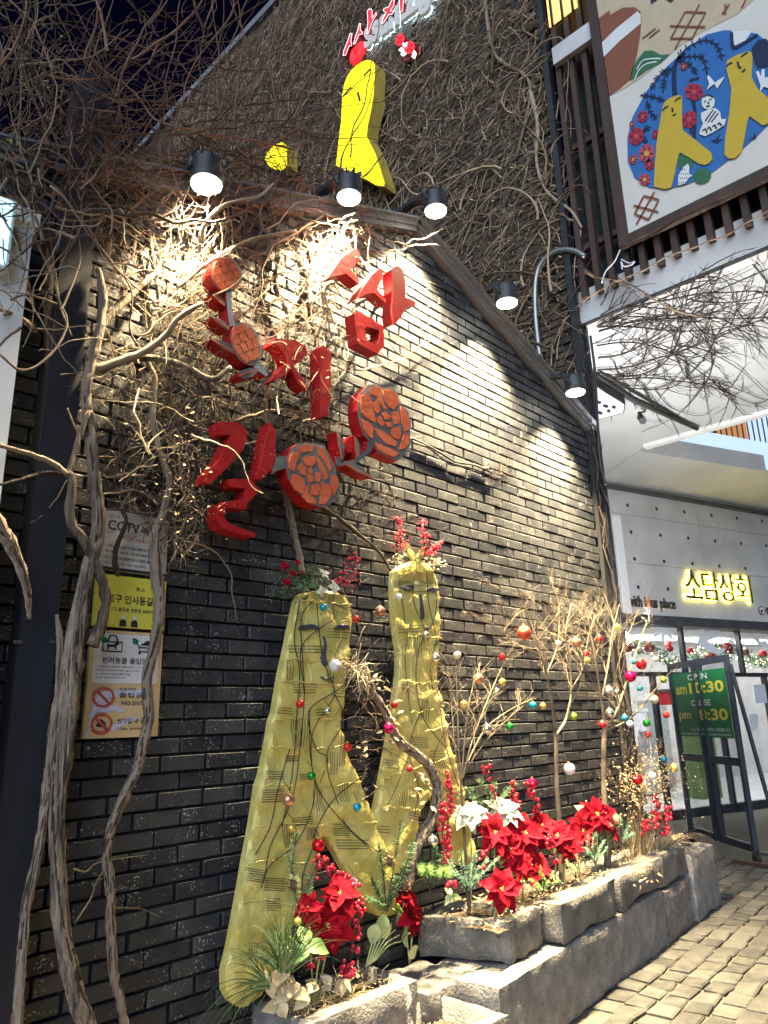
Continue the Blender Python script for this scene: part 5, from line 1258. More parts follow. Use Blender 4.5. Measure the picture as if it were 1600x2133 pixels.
# creeper covering the tall building
mb = MB()
def wanderx(mb, y, z, ang, L, step, r0, r1, n=3, curl=.5, lift=.09):
    pts = []; k = 0; d = uni(.005, lift)
    for i in range(max(2, int(L / step)) + 1):
        pts.append(V((XB - d, y, z))); k = k * .75 + random.gauss(0, curl) * .5; ang += k
        y += math.cos(ang) * step; z += math.sin(ang) * step; d = min(lift, max(.004, d + uni(-.02, .02)))
    mb.tube(pts, [r0, r1], n, cap=False)
cnt = 0
for i in range(15000):
    y = uni(0.02, 7.5); z = uni(3.6, 12.3)
    if z < 4.9 and rnd() < .45 and y < .8: continue
    px, py, _ = pixel_of(V((XB, y, z)))
    if py < -150 or py > 900: continue
    a = random.gauss(2.6, .8) + (3.1416 if rnd() < .5 else 0)
    wanderx(mb, y, z, a, uni(.12, .5), .08, uni(.003, .0075), .0015, 3, .35)
for i in range(130):
    wanderx(mb, uni(0.02, 6), uni(3.7, 9), random.gauss(1.4, .4), uni(.8, 2.6), .09, uni(.008, .016), .004, 4, .22, .11)
o_ = tag(mb.build('creeper', M['creeper']), 'bare brown creeper stems covering the tall brick wall', 'creeper'); o_['kind'] = 'stuff'
mb = MB()
for i in range(7000):
    y = uni(0.02, 6.0); z = uni(4.2, 11.5); s_ = uni(.012, .03); p = V((XB - uni(.01, .1), y, z))
    d = V((uni(-.6, .2), uni(-1, 1), uni(-1, 1))).normalized() * s_; e = d.orthogonal().normalized() * s_ * .6
    mb.add([p - d, p + e, p + d, p - e], [(0, 1, 2, 3)])
o_ = tag(mb.build('creeper_leaves', M['dryleaf']), 'shrivelled brown creeper leaves on the tall brick wall', 'leaves'); o_['kind'] = 'stuff'
# pale main creeper stems near its right edge
for pts_, lab in (([(1010, 0), (1018, 60), (1035, 120), (1090, 155), (1105, 190), (1095, 250), (1075, 330)], 'pale creeper stem winding down the upper part of the tall wall'),
                  ([(1105, 190), (1120, 260), (1118, 340), (1140, 400), (1190, 440), (1212, 475)], 'pale creeper stem bending right towards the black post'),
                  ([(1140, 600), (1165, 625), (1185, 640), (1200, 690), (1205, 730)], 'brown creeper stem beside the bent conduit')):
    b = [at_x(*p, XB - .05) for p in pts_]; mb = MB(); mb.tube(spline(b, 6), [.024, .012], 6, lump=.3)
    tag(mb.build('creeper_stem', M['twigpale' if 'pale' in lab else 'bark']), lab, 'creeper')
# creeper runners on the soffit
mb = MB()
def wz(start, ang, L, step, r0, r1, curl=.2):
    x, y = start; k = 0; pts = []; trail = []
    for i in range(max(3, int(L / step))):
        pts.append(at_z(x, y, ZS - uni(.02, .05))); trail.append((x, y, ang)); k = k * .85 + random.gauss(0, curl) * .3; ang += k; x += math.cos(ang) * step; y += math.sin(ang) * step
        if not (1236 < x < 1640 and y > 655 - (x - 1236) * .45 and y < 945 - (x - 1330) * .33): break
    if len(pts) > 2: mb.tube(pts, [r0, r1], 4, cap=False)
    return trail
for i in range(9):
    tr = wz((1242 + uni(0, 8), (665, 690, 720, 745, 770, 785, 790, 795, 680)[i]), (-.42, -.30, -.18, -.10, -.05, .02, .10, .18, -.05)[i], uni(300, 440), 12, .011, .004, .10)
    for (x_, y_, a_) in tr[2::2]:
        for s_ in (-1, 1):
            if rnd() < .62:
                t2 = wz((x_, y_), a_ + s_ * uni(.35, 1.0), uni(40, 170), 9, .006, .002, .18)
                for (x2, y2, a2) in t2[2::3]:
                    if rnd() < .5: wz((x2, y2), a2 + uni(-.9, .9), uni(20, 60), 7, .0035, .0015, .2)
for i in range(5): wz((uni(1240, 1500), uni(620, 830)), uni(-.6, .8), uni(140, 380), 12, uni(.004, .008), .003, .12)
for i in range(10): wz((uni(1260, 1600), uni(600, 890)), uni(0, 6.28), uni(40, 140), 9, uni(.004, .007), .002, .35)
for a_, b_ in (((1240, 660), (1320, 620)), ((1240, 675), (1600, 555)), ((1300, 650), (1600, 600))):
    for i in range(2): wz((a_[0] + uni(0, 30), a_[1] + uni(-8, 20)), math.atan2(b_[1] - a_[1], b_[0] - a_[0]) + uni(-.15, .15), 300, 14, .009, .004, .12)
o_ = tag(mb.build('soffit_creeper', M['twigdark']), 'dark bare creeper runners spreading across the pale soffit', 'creeper'); o_['kind'] = 'stuff'
mb = MB()
for i in range(7):
    s = at_x(uni(1250, 1300), uni(620, 650), XB - .02); d = V((uni(-.10, -.02), -uni(.15, .4), uni(.0, .12)))
    mb.tube(spline([s, s + d * .5 + V((uni(-.05, 0), 0, uni(0, .10))), s + d + V((0, 0, uni(-.2, .02)))], 5), [.006, .002], 4, cap=False)
o_ = tag(mb.build('beam_creeper', M['twigdark']), 'thin dark creeper tuft sprawling over the white beam', 'creeper'); o_['kind'] = 'stuff'
mb = MB()
for i in range(80):
    y = -.04; z = uni(.3, 5.5); p = V((uni(5.38, 5.44), y, z)); d = V((uni(-.06, .06), uni(-.08, .01), uni(-.35, .35)))
    mb.tube([p, p + d * .5 + V((uni(-.03, .03), uni(-.03, 0), 0)), p + d], [uni(.003, .008), .002], 4, cap=False)
o_ = tag(mb.build('post_creeper', M['twigdark']), 'dark creeper strands clinging to the black corner post', 'creeper'); o_['kind'] = 'stuff'
# ================================================================== stone planters
random.seed(5)
def gridbox(O, U, Vv, Wv, nu, nv, nw, amp, mat, name, parent, hollow=None, rnd_r=.02, freq=9.0, seed=0.0, floor=None):
    """rough hewn block: O corner, edge vectors U (along), Vv (depth), Wv (up). hollow=(rim, depth) sinks the top"""
    def samples(n, L):
        s = [i / n for i in range(n + 1)]
        if hollow:
            r = hollow[0] / L; s = sorted(set([0, r * .5, r, min(r * 1.08, .5)] + [r * 1.08 + (1 - 2.16 * r) * i / max(1, n - 2) for i in range(n - 1)] + [1 - r * 1.08, 1 - r, 1 - r * .5, 1]))
        return s
    su, sv = samples(nu, U.length), samples(nv, Vv.length); sw = [i / nw for i in range(nw + 1)]
    mb = MB(); nU, nV, nW = U.normalized(), Vv.normalized(), Wv.normalized()
    C_ = O + (U + Vv + Wv) * .5
    def pt(a, b, c, top=False):
        p = O + U * a + Vv * b + Wv * c
        # round the edges
        da, db, dc = min(a, 1 - a) * U.length, min(b, 1 - b) * Vv.length, min(c, 1 - c) * Wv.length
        near = sorted((da, db, dc))
        if near[1] < rnd_r:
            k = (1 - near[1] / rnd_r); q = (C_ - p).normalized(); p = p + q * (rnd_r * .45 * k * k)
        n_ = noise.noise(p * freq + V((seed, 0, 0))) + .5 * noise.noise(p * freq * 2.3 + V((0, seed, 0))) + .3 * noise.noise(p * freq * 5)
        d = V((0, 0, 0))
        if da < 1e-5: d += -nU if a < .5 else nU
        if db < 1e-5: d += -nV if b < .5 else nV
        if dc < 1e-5: d += -nW if c < .5 else nW
        p = p + d * (n_ * amp)
        if top and hollow and U.length * min(a, 1 - a) > hollow[0] * 1.04 and Vv.length * min(b, 1 - b) > hollow[0] * 1.04: p = p - nW * hollow[1]
        return p
    def face(s1, s2, fn, flip):
        vs = [fn(a, b) for b in s2 for a in s1]; n1 = len(s1); fs_ = []
        for j in range(len(s2) - 1):
            for i in range(n1 - 1):
                q = (j * n1 + i, j * n1 + i + 1, (j + 1) * n1 + i + 1, (j + 1) * n1 + i); fs_.append(q if not flip else q[::-1])
        mb.add(vs, fs_, 0, True, .5)
    face(su, sv, lambda a, b: pt(a, b, 1, True), False)
    face(su, sw, lambda a, c: pt(a, 0, c), False)
    face(su, sw, lambda a, c: pt(a, 1, c), True)
    face(sv, sw, lambda b, c: pt(0, b, c), True)
    face(sv, sw, lambda b, c: pt(1, b, c), False)
    return mb.build(name, mat, parent)
def block(name, label, O, U, Vv, Wv, mat='granite', n=(12, 8, 6), amp=.010, hollow=None, cat='stone', group=None, rr=.03, soil=None):
    O, U, Vv, Wv = V(O), V(U), V(Vv), V(Wv)
    t = thing(name, label, cat, O + (U + Vv) * .5, group)
    gridbox(O, U, Vv, Wv, n[0], n[1], n[2], amp, M[mat], 'body', t, hollow, rr, seed=rnd() * 50)
    if soil is not None and hollow:
        r = hollow[0] * 1.0; a, b = U.normalized() * r, Vv.normalized() * r; P0 = O + a + b + Wv.normalized() * (Wv.length - soil)
        uu, vv = U - a * 2, Vv - b * 2; mb = MB(); nx, ny = 14, 8
        vs = [P0 + uu * (i / nx) + vv * (j / ny) + V((0, 0, .012 * noise.noise(V((i * .7, j * .7, O.x * 9))))) for j in range(ny + 1) for i in range(nx + 1)]
        mb.add(vs, [(j * (nx + 1) + i, j * (nx + 1) + i + 1, (j + 1) * (nx + 1) + i + 1, (j + 1) * (nx + 1) + i) for j in range(ny) for i in range(nx)], 0, True)
        mb.build('soil', M['soil'], t)
    return t
tilt = V((math.cos(R(6.2)), math.sin(R(6.2)), 0)); tn = V((-math.sin(R(6.2)), math.cos(R(6.2)), 0))
def sp(x, back=0.0, z=0.0): return V((x, -0.60 + .108 * (x - 2.85), z)) + tn * back
# lower course
block('stone_block', 'long grey granite block at the bottom of the planter, facing the paving', sp(2.86), tilt * 2.20, tn * .42, V((0, 0, .33)), 'granite', (60, 10, 12), .009, cat='stone', rr=.03)
block('stone_block', 'short reddish granite block low in the planter wall next to the long one', sp(5.085), tilt * .55, tn * .42, V((0, 0, .30)), 'granitepink', (12, 8, 7), .009, rr=.03)
block('stone_block', 'upright granite block closing the far end of the planter', sp(5.66, -.02), tilt * .62, tn * .40, V((0, 0, .44)), 'granite', (12, 8, 8), .012, rr=.04)
block('stone_block', 'low lit block between the small troughs and the planter', (2.63, -.40, 0), V((.36, 0, 0)), V((0, .36, 0)), V((0, 0, .33)), 'granite', (9, 9, 7), .014, rr=.04)
# upper course
block('planter_trough', 'hollow stone trough at the near end of the planter, with soil', (2.95, -.06, .335), V((.20, -.42, 0)) , V((.36, .05, 0)), V((0, 0, .185)), 'granite2', (16, 12, 6), .012, hollow=(.05, .07), cat='planter', soil=.035)
block('planter_stone', 'grey stone with a rough front face, second along the planter top', sp(3.53, .01, .332), tilt * .76, tn * .16, V((0, 0, .19)), 'granite2', (20, 6, 9), .010, rr=.045)
block('planter_stone', 'rounded brown stone third along the planter top', sp(4.30, .0, .332), tilt * .80, tn * .18, V((0, 0, .19)), 'granite2', (20, 6, 9), .010, rr=.075)
block('planter_stone', 'dark grey stone fourth along the planter top', sp(5.12, .015, .315), tilt * .56, tn * .17, V((0, 0, .21)), 'granite2', (16, 6, 9), .009, rr=.04)
block('planter_stone', 'flat pale stone lying on the soil at the far end of the planter', sp(5.55, .20, .45), tilt * .46, tn * .22, V((0, 0, .10)), 'granite', (10, 6, 4), .014, rr=.05)
block('planter_stone', 'low pale inner stone edging the planter soil near the bush', sp(4.55, .22, .44), tilt * .75, tn * .09, V((0, 0, .075)), 'granite', (12, 4, 4), .010, rr=.03)
# front troughs
block('small_trough', 'stone trough in front of the yellow figure holding the red poinsettia', (1.95, -.40, .0), V((.64, 0, 0)), V((.02, .36, 0)), V((0, 0, .40)), 'granite', (16, 10, 8), .008, hollow=(.055, .10), cat='planter', rr=.045, soil=.05)
block('small_trough', 'low empty stone trough at the bottom edge with dry soil', (2.08, -.72, .0), V((.70, .0, 0)), V((0, .42, 0)), V((0, 0, .29)), 'granite', (16, 10, 8), .008, hollow=(.055, .09), cat='planter', rr=.035, soil=.075)
mb = MB(); mb.ball(at_z(888, 2112, .245), .022, 9, 6, sq=.7); tag(mb.build('pebble', M['granite']), 'small round pebble lying in the low empty trough', 'pebble')
# planter bed soil
mb = MB(); nx, ny = 60, 12
def bed(i, j):
    x = 3.05 + 3.1 * i / nx; y0 = sp(x, .10).y; y = y0 + (-0.004 - y0) * j / ny
    return V((x, y, .485 + .025 * noise.noise(V((x * 6, y * 9, 2))) + .012 * noise.noise(V((x * 22, y * 22, 2)))))
mb.add([bed(i, j) for j in range(ny + 1) for i in range(nx + 1)], [(j * (nx + 1) + i, j * (nx + 1) + i + 1, (j + 1) * (nx + 1) + i + 1, (j + 1) * (nx + 1) + i) for j in range(ny) for i in range(nx)], 0, True)
ob_ = mb.build('planter_soil', M['soil']); ob_['kind'] = 'structure'
# litter on the soil
mb = MB()
for i in range(1500):
    x = uni(3.0, 6.1); y = uni(sp(x, .08).y, -.02); p = V((x, y, .50 + uni(0, .02))); d = V((uni(-1, 1), uni(-1, 1), uni(-.2, .4))).normalized() * uni(.012, .04); e = d.cross(UZ).normalized() * uni(.002, .007)
    mb.add([p, p + d * .5 + e, p + d, p + d * .5 - e], [(0, 1, 2, 3)])
for i in range(420):
    x = uni(2.14, 2.72); y = uni(-.66, -.36); p = V((x, y, .222 + uni(0, .006))); d = V((uni(-1, 1), uni(-1, 1), uni(-.1, .2))).normalized() * uni(.008, .025); e = d.cross(UZ).normalized() * .002
    mb.add([p, p + d * .5 + e, p + d, p + d * .5 - e], [(0, 1, 2, 3)])
ob_ = tag(mb.build('leaf_litter', M['straw']), 'dry leaf and straw litter on the planter soil', 'litter'); ob_['kind'] = 'stuff'

# ================================================================== leaves, flowers, sprays
def petal_mesh(name, L, W, mat, fold=.18, droop=.25, wave=.05, tip=1.4):
    ph = rnd() * 6
    mb = MB(); n = 6; vs = []
    for i in range(n + 1):
        u = i / n; w = W / 2 * (math.sin(math.pi * min(1, u * .97 + .03) ** .8)) * (1 - .15 * u) if u < 1 else .0005
        z = -droop * L * u * u + wave * L * math.sin(u * 6)
        for k in (-1, -.5, 0, .5, 1): vs.append(V((u * L, k * w, z + abs(k) * w * fold + (.22 * w * math.sin(u * 8 + k * 3 + ph) * abs(k)) - .10 * w * (1 if k == 0 else 0))))
    mb.add(vs, [(i * 5 + k, (i + 1) * 5 + k, (i + 1) * 5 + k + 1, i * 5 + k + 1) for i in range(n) for k in range(4)], 0, True)
    return mb.mesh(name, mat)
PM = {}
for kk in ('petalred', 'petalcream', 'leaf', 'leafpale', 'straw'):
    PM[kk] = [petal_mesh('petal' if 'petal' in kk else 'leaf', 1.0, uni(.66, .84), M[kk], uni(.1, .4), uni(.1, .45), uni(.0, .05)) for _ in range(4)]
def frame(n, spin=0.0):
    n = n.normalized(); x = n.orthogonal().normalized(); y = n.cross(x)
    x2 = x * math.cos(spin) + y * math.sin(spin); return Matrix((x2, n.cross(x2), n)).transposed()
def flower_head(parent, c, R_, n, kind='petalred', stamens=True, count=(7, 6)):
    Fm = frame(n, rnd() * 6)
    f = MB()
    if stamens:
        for i in range(9):
            a = i * .7; rr_ = R_ * .10 * (i % 3) / 2; f.ball(c + Fm @ V((math.cos(a) * rr_, math.sin(a) * rr_, R_ * .08)), R_ * .035, 5, 4)
    else: f.ball(c, R_ * .04, 5, 4)
    h = f.build('flower', M['stamen'], parent)
    for ring, (cnt_, ln_, up) in enumerate(((count[0], 1.0, .05), (count[1], .72, .38))):
        for i in range(cnt_):
            a = 6.283 * i / cnt_ + ring * .5 + uni(-.18, .18); el = up + uni(-.15, .25)
            m_ = Fm @ Matrix.Rotation(a, 3, 'Z') @ Matrix.Rotation(-el, 3, 'Y') @ Matrix.Rotation(uni(-.4, .4), 3, 'X')
            copy_of(random.choice(PM[kind]), 'petal', h, c + Fm @ V((0, 0, .004 * ring)), m_, R_ * ln_ * uni(.85, 1.12))
    return h
def leaves(parent, c, n, R_, cnt_, kind='leaf', spread=1.0, el0=-.2):
    Fm = frame(n, rnd() * 6)
    for i in range(cnt_):
        a = 6.283 * i / cnt_ + uni(-.4, .4); m_ = Fm @ Matrix.Rotation(a, 3, 'Z') @ Matrix.Rotation(-el0 + uni(-.4, .4), 3, 'Y') @ Matrix.Rotation(uni(-.5, .5), 3, 'X')
        copy_of(random.choice(PM[kind]), 'leaf', parent, c - Fm @ V((0, 0, R_ * uni(.1, .4))), m_, R_ * uni(.7, 1.05))
def poinsettia(label, px, py, y, rpx, n, base_z=.5, kind='petalred', leafkind='leaf', nleaf=4, group='red poinsettias', extra=(), cnt=(7, 7)):
    c = at_y(px, py, y); R_ = pxr(px, py, y, rpx)
    b = V((c.x + uni(-.03, .03), min(y + .05, -.02), base_z))
    t = thing('poinsettia', label, 'poinsettia', b, group)
    mb = MB(); mb.tube(spline([b, (b + c) * .5 + V((uni(-.02, .02), 0, 0)), c], 4), [.005, .0035], 5); mb.build('stem', M['leafpale'], t)
    flower_head(t, c, R_, V(n), kind, count=cnt)
    for (dx, dy, k, n2) in extra:
        q = at_y(px + dx, py + dy, y + uni(-.03, .03)); mb = MB(); mb.tube([b, q], [.004, .003], 5); mb.build('stem', M['leafpale'], t)
        flower_head(t, q, R_ * k, V(n2), kind, count=cnt)
    leaves(t, c - V(n).normalized() * .02, V(n), R_ * .95, nleaf, leafkind)
    return t
poinsettia('red poinsettia at the left end of the planter bed cluster', 1031, 1734, -.30, 45, (-.5, -.75, .45))
poinsettia('large red poinsettia with upright bracts in the middle of the bed', 1092, 1735, -.30, 54, (-.35, -.8, .5))
poinsettia('dark red poinsettia in shade low at the front of the bed', 1124, 1808, -.36, 42, (-.2, -.7, .6))
poinsettia('red poinsettia right of centre in the bed', 1160, 1742, -.28, 47, (-.4, -.75, .55))
poinsettia('red poinsettia drooping beside the copper ball', 1212, 1730, -.26, 42, (-.2, -.8, .5))
poinsettia('tallest red poinsettia in front of the right bare trunk', 1243, 1696, -.24, 46, (-.45, -.75, .5), leafkind='leafpale')
poinsettia('single red poinsettia lying on the near trough rim', 1045, 1852, -.42, 47, (-.55, -.75, .35), nleaf=2)
poinsettia('cream poinsettia at the left of the bed', 978, 1695, -.24, 42, (-.4, -.45, .8), kind='petalcream', leafkind='leafpale', group='cream poinsettias')
poinsettia('large cream poinsettia behind the red ones in the bed', 1052, 1690, -.22, 48, (-.35, -.55, .75), kind='petalcream', leafkind='leafpale', group='cream poinsettias')
poinsettia('large red poinsettia plant in the small trough before the yellow figure', 682, 1925, -.27, 62, (-.55, -.80, .12), base_z=.36, extra=((25, -62, .75, (-.3, -.6, .8)), (-40, -35, .6, (-.8, -.5, .4))), nleaf=5)
poinsettia('drooping red poinsettia with pale leaves beside the step block', 858, 1905, -.20, 50, (.35, -.75, .25), base_z=.36, leafkind='leafpale', nleaf=6, extra=((-20, -40, .6, (-.2, -.5, .8)),))
poinsettia('red poinsettia half hidden behind the middle of the bed', 1128, 1722, -.22, 44, (-.3, -.7, .6))
poinsettia('red poinsettia tucked under the cream one at the left', 1062, 1768, -.34, 42, (-.5, -.8, .3))
poinsettia('dark red poinsettia between the middle and right of the bed', 1186, 1765, -.33, 40, (-.2, -.8, .5))
poinsettia('red poinsettia leaning right beside the pale trunk', 1268, 1722, -.26, 36, (.1, -.8, .5))
poinsettia('small red poinsettia low behind the single one', 1085, 1800, -.37, 36, (-.5, -.7, .5))
def berry_spray(label, pts, y, nb, rpx=4.0, spread=10, group=None, cat='berries', name='berry_spray'):
    Q = [at_y(a, b, y) for a, b in pts]; t = thing(name, label, cat, min(Q, key=lambda p: p.z), group)
    mb = MB(); sp_ = spline(Q, 6); mb.tube(sp_, [.003, .0015], 4); bb = MB()
    r = pxr(pts[0][0], pts[0][1], y, rpx); s_ = pxr(pts[0][0], pts[0][1], y, spread)
    for i in range(nb):
        p = random.choice(sp_); d = V((random.gauss(0, 1), random.gauss(0, 1), random.gauss(0, 1))).normalized() * s_ * uni(.3, 1.1)
        mb.tube([p, p + d], .0009, 3, cap=False); bb.ball(p + d, r * uni(.7, 1.15), 7, 5)
    mb.build('stem', M['twigdark'], t); bb.build('berries', M['berry'], t, kind='stuff'); return t
berry_spray('red berry spray hanging under the trough poinsettia', [(735, 1850), (745, 1900), (738, 1960), (730, 2010), (722, 2030)], -.30, 70, 5, 16)
berry_spray('red berry spray arching above the trough poinsettia', [(655, 1840), (665, 1790), (690, 1810), (715, 1830), (728, 1842)], -.25, 46, 5, 12)
berry_spray('short red berry spray low in the small trough', [(650, 2010), (665, 1995), (690, 1960)], -.28, 16, 4, 12)
berry_spray('tall slim red berry spray in front of the rear yellow figure', [(930, 1800), (932, 1730), (940, 1660), (932, 1610)], -.26, 95, 4, 9)
berry_spray('red berry spray left of the slim one at the rear figure foot', [(922, 1760), (922, 1700), (926, 1670)], -.25, 50, 4, 9)
berry_spray('dark red berry pair on the soil in the near trough', [(935, 1852), (942, 1840), (952, 1848)], -.34, 6, 6, 7)
for (lab, P_, nb) in (('red berry twig standing behind the cream poinsettias', [(1040, 1690), (1025, 1640), (1010, 1600), (1018, 1580)], 20), ('red berry twig next to the magenta ball behind the bed', [(1080, 1700), (1070, 1655), (1065, 1630)], 28), ('red berry twig in the middle back of the bed', [(1130, 1720), (1115, 1670), (1100, 1635)], 30), ('red berry twig among the poinsettias at right', [(1195, 1800), (1205, 1770), (1200, 1745)], 20), ('red berry twig at the front of the bed by the brown stone', [(1160, 1800), (1150, 1770), (1145, 1745)], 22), ('red berry twig rising from the near trough', [(1000, 1840), (1005, 1800), (1010, 1775)], 16)):
    berry_spray(lab, P_, -.2 if 'back' in lab or 'behind' in lab else -.33, nb, 4, 11)
def conifer(label, px, py, y, tips, nl, mat, npt, cat='sprig', name='pine_sprig', cones=(), spread=.9, base=None):
    """sprig: stems from a base to each tip with needles"""
    b = at_y(px, py, y); t = thing(name, label, cat, b); st = MB(); nd = MB()
    for (tx_, ty_) in tips:
        e = at_y(tx_, ty_, y + uni(-.05, .05)); path = spline([b, (b + e) * .5 + V((uni(-.02, .02), uni(-.02, .02), .01)), e], 8); st.tube(path, [.0035, .0015], 4)
        N = len(path)
        for i in range(int(npt * 1.7)):
            u = .15 + .85 * rnd(); k = min(N - 2, int(u * (N - 1))); p = path[k].lerp(path[k + 1], rnd()); d0 = (path[k + 1] - path[k]).normalized()
            d = (d0 * uni(.3, 1.0) + V((uni(-1, 1), uni(-1, 1), uni(-1, 1))) * spread).normalized() * nl * uni(.6, 1.1); w = d.orthogonal().normalized() * nl * .06
            nd.add([p - w, p + w, p + d], [(0, 1, 2)])
    st.build('stem', M['twigdark'], t); nd.build('needles', M[mat], t, kind='stuff')
    for (a_, b_) in cones:
        c = at_y(a_, b_, y - .03); mb = MB()
        for i in range(26):
            h_ = i / 26; an = i * 2.4; rr_ = .022 * math.sin(math.pi * (.12 + .85 * h_)); q = c + V((math.cos(an) * rr_, math.sin(an) * rr_, (h_ - .5) * .05)); o_ = V((math.cos(an), math.sin(an), .3)) * .012; s_ = V((-math.sin(an), math.cos(an), 0)) * .008
            mb.add([q - s_, q + s_, q + o_ + s_ * .5, q + o_ - s_ * .5], [(0, 1, 2, 3)])
        mb.ball(c, .016, 7, 5, sq=1.4); mb.build('pine_cone', M['cone'], t)
    return t
conifer('frosted pine sprig with a cone in front of the front figure', 628, 1900, -.22, [(618, 1735), (600, 1780), (650, 1770), (660, 1800), (612, 1830), (640, 1850)], .035, 'leafpale', 150, cones=[(612, 1842)])
conifer('olive juniper sprig with cones between the figures', 805, 1900, -.24, [(835, 1710), (860, 1755), (790, 1760), (850, 1790), (775, 1830), (830, 1830), (770, 1870)], .034, 'needle', 170, cones=[(812, 1795), (842, 1845)])
for (lab, x_, y_) in (('bright green needle pom on the left in the near trough', 888, 1812), ('bright green needle pom on the right in the near trough', 926, 1816)):
    b = at_y(x_ + 10, 1868, -.30); c = at_y(x_, y_, -.32); t = thing('needle_pom', lab, 'sprig', b, 'bright needle poms'); mb = MB(); mb.tube([b, c], .003, 4); mb.build('stem', M['twigdark'], t); mb = MB()
    for i in range(260):
        d = V((random.gauss(0, 1), random.gauss(0, 1), random.gauss(0, 1))).normalized() * uni(.035, .055); w = d.orthogonal().normalized() * .0014; mb.add([c - w, c + w, c + d], [(0, 1, 2)])
    mb.build('needles', M['needlebright'], t, kind='stuff')
conifer('feathery cedar sprig with red flecks in the near trough', 975, 1862, -.36, [(935, 1790), (960, 1770), (990, 1775), (1015, 1790), (1040, 1785), (950, 1820), (1005, 1815), (980, 1800)], .022, 'needleblue', 150)
conifer('feathery cedar sprig in front of the brown planter stone', 1240, 1800, -.34, [(1225, 1740), (1240, 1735), (1258, 1750), (1265, 1765), (1220, 1765)], .02, 'needleblue', 150)
conifer('dark cedar sprig behind the cream poinsettias', 1020, 1690, -.17, [(975, 1640), (1000, 1625), (1030, 1630), (1060, 1650), (985, 1660), (1075, 1630)], .03, 'needle', 140)
conifer('pale spindly sprig on the soil in front of the poinsettias', 1200, 1830, -.38, [(1180, 1790), (1200, 1780), (1215, 1785), (1190, 1800)], .016, 'leafpale', 90)
conifer('green cedar sprig at the right foot of the tallest poinsettia', 1295, 1760, -.30, [(1270, 1715), (1290, 1700), (1310, 1715), (1320, 1735), (1280, 1735)], .024, 'needleblue', 130)
conifer('low cedar sprig between the two planter stones', 1130, 1860, -.40, [(1105, 1830), (1125, 1815), (1150, 1820), (1165, 1835)], .020, 'needlebright', 110)
conifer('dark juniper sprig behind the near trough', 900, 1850, -.20, [(880, 1770), (905, 1760), (925, 1775), (870, 1800), (940, 1790)], .03, 'needle', 140)
conifer('small cedar sprig at the far end of the planter', 1365, 1745, -.27, [(1345, 1690), (1365, 1675), (1385, 1690), (1390, 1710)], .026, 'needle', 130)
for (lab, P_) in (('red flower spike at the far end of the planter', [(1362, 1730), (1370, 1690), (1365, 1660)]), ('second red flower spike at the far end, leaning right', [(1380, 1735), (1388, 1705), (1395, 1680)]), ('low red flower spike by the flat pale stone', [(1345, 1735), (1348, 1722), (1345, 1712)])):
    berry_spray(lab, P_, -.28, 22, 4.5, 9, cat='flower spike', name='flower_spike')
# ornamental grass in the small trough
gt = thing('ornamental_grass', 'tuft of long thin green grass at the front figure left foot', 'grass', at_y(585, 2030, -.30))
mb = MB()
for (bx, by, nn, ta) in ((588, 2025, 150, (-1.9, -1.0)), (560, 2055, 44, (-2.9, -2.2)), (600, 2020, 60, (-1.6, -.6))):
    for i in range(nn):
        b = at_y(bx + uni(-10, 10), by + uni(-6, 6), -.28 + uni(-.05, .05)); a = uni(*ta) + uni(-.7, .35); L_ = uni(.16, .34); d = V((math.cos(a), uni(-.5, .2), -math.sin(a))).normalized()
        pts = []
        for k in range(7):
            u = k / 6; pts.append(b + d * (L_ * u) + V((.04 * d.x * u * u, 0, -.16 * u * u * u * (1.2 - d.z * .6))))
        wv = d.cross(V((0, 1, 0))).normalized() * uni(.0022, .0042)
        vs = []
        for k, p in enumerate(pts): q = wv * (1 - k / 6.3); vs += [p - q, p + q]
        mb.add(vs, [(2 * k, 2 * k + 1, 2 * k + 3, 2 * k + 2) for k in range(6)], 0, True)
mb.build('blades', M['grassblade'], gt, kind='stuff')
# dry leaves and raffia in the small trough
dl = thing('dried_leaf_heap', 'heap of dried cream leaves and raffia in the small trough', 'dry leaves', at_y(640, 2060, -.3))
for (a_, b_, s_, n_) in ((575, 2055, .10, (-.5, -.7, .5)), (560, 2040, .08, (-.7, -.6, .3)), (600, 2060, .08, (.2, -.8, .5)), (590, 2075, .07, (-.2, -.9, .3)), (615, 2045, .07, (.3, -.6, .7)), (640, 2070, .07, (0, -.8, .5)), (660, 2050, .06, (.4, -.6, .6)), (690, 2050, .06, (-.3, -.7, .6)), (715, 2040, .07, (.2, -.8, .5)), (735, 2030, .06, (0, -.7, .7)), (580, 2090, .06, (-.3, -.9, .2)), (625, 2085, .06, (.3, -.9, .3))):
    c = at_y(a_, b_, -.30 + uni(-.03, .03))
    for k in range(3): copy_of(random.choice(PM['straw']), 'leaf', dl, c, frame(V(n_), rnd() * 6.28) @ Matrix.Rotation(uni(-.5, .5), 3, 'Y'), s_ * uni(.7, 1.1))
mb = MB()
for i in range(260):
    p = at_y(uni(555, 800), 2060 - uni(-15, 20) - 0, -.28 + uni(-.08, .08)); p.z = .36 + uni(0, .035); p.x = uni(2.0, 2.52); p.y = uni(-.34, -.09); d = V((uni(-1, 1), uni(-1, 1), uni(-.1, .5))).normalized() * uni(.03, .08)
    mb.tube([p, p + d * .5 + V((uni(-.01, .01), 0, .01)), p + d], [.0018, .001], 3, cap=False)
mb.build('raffia', M['straw'], dl, kind='stuff')
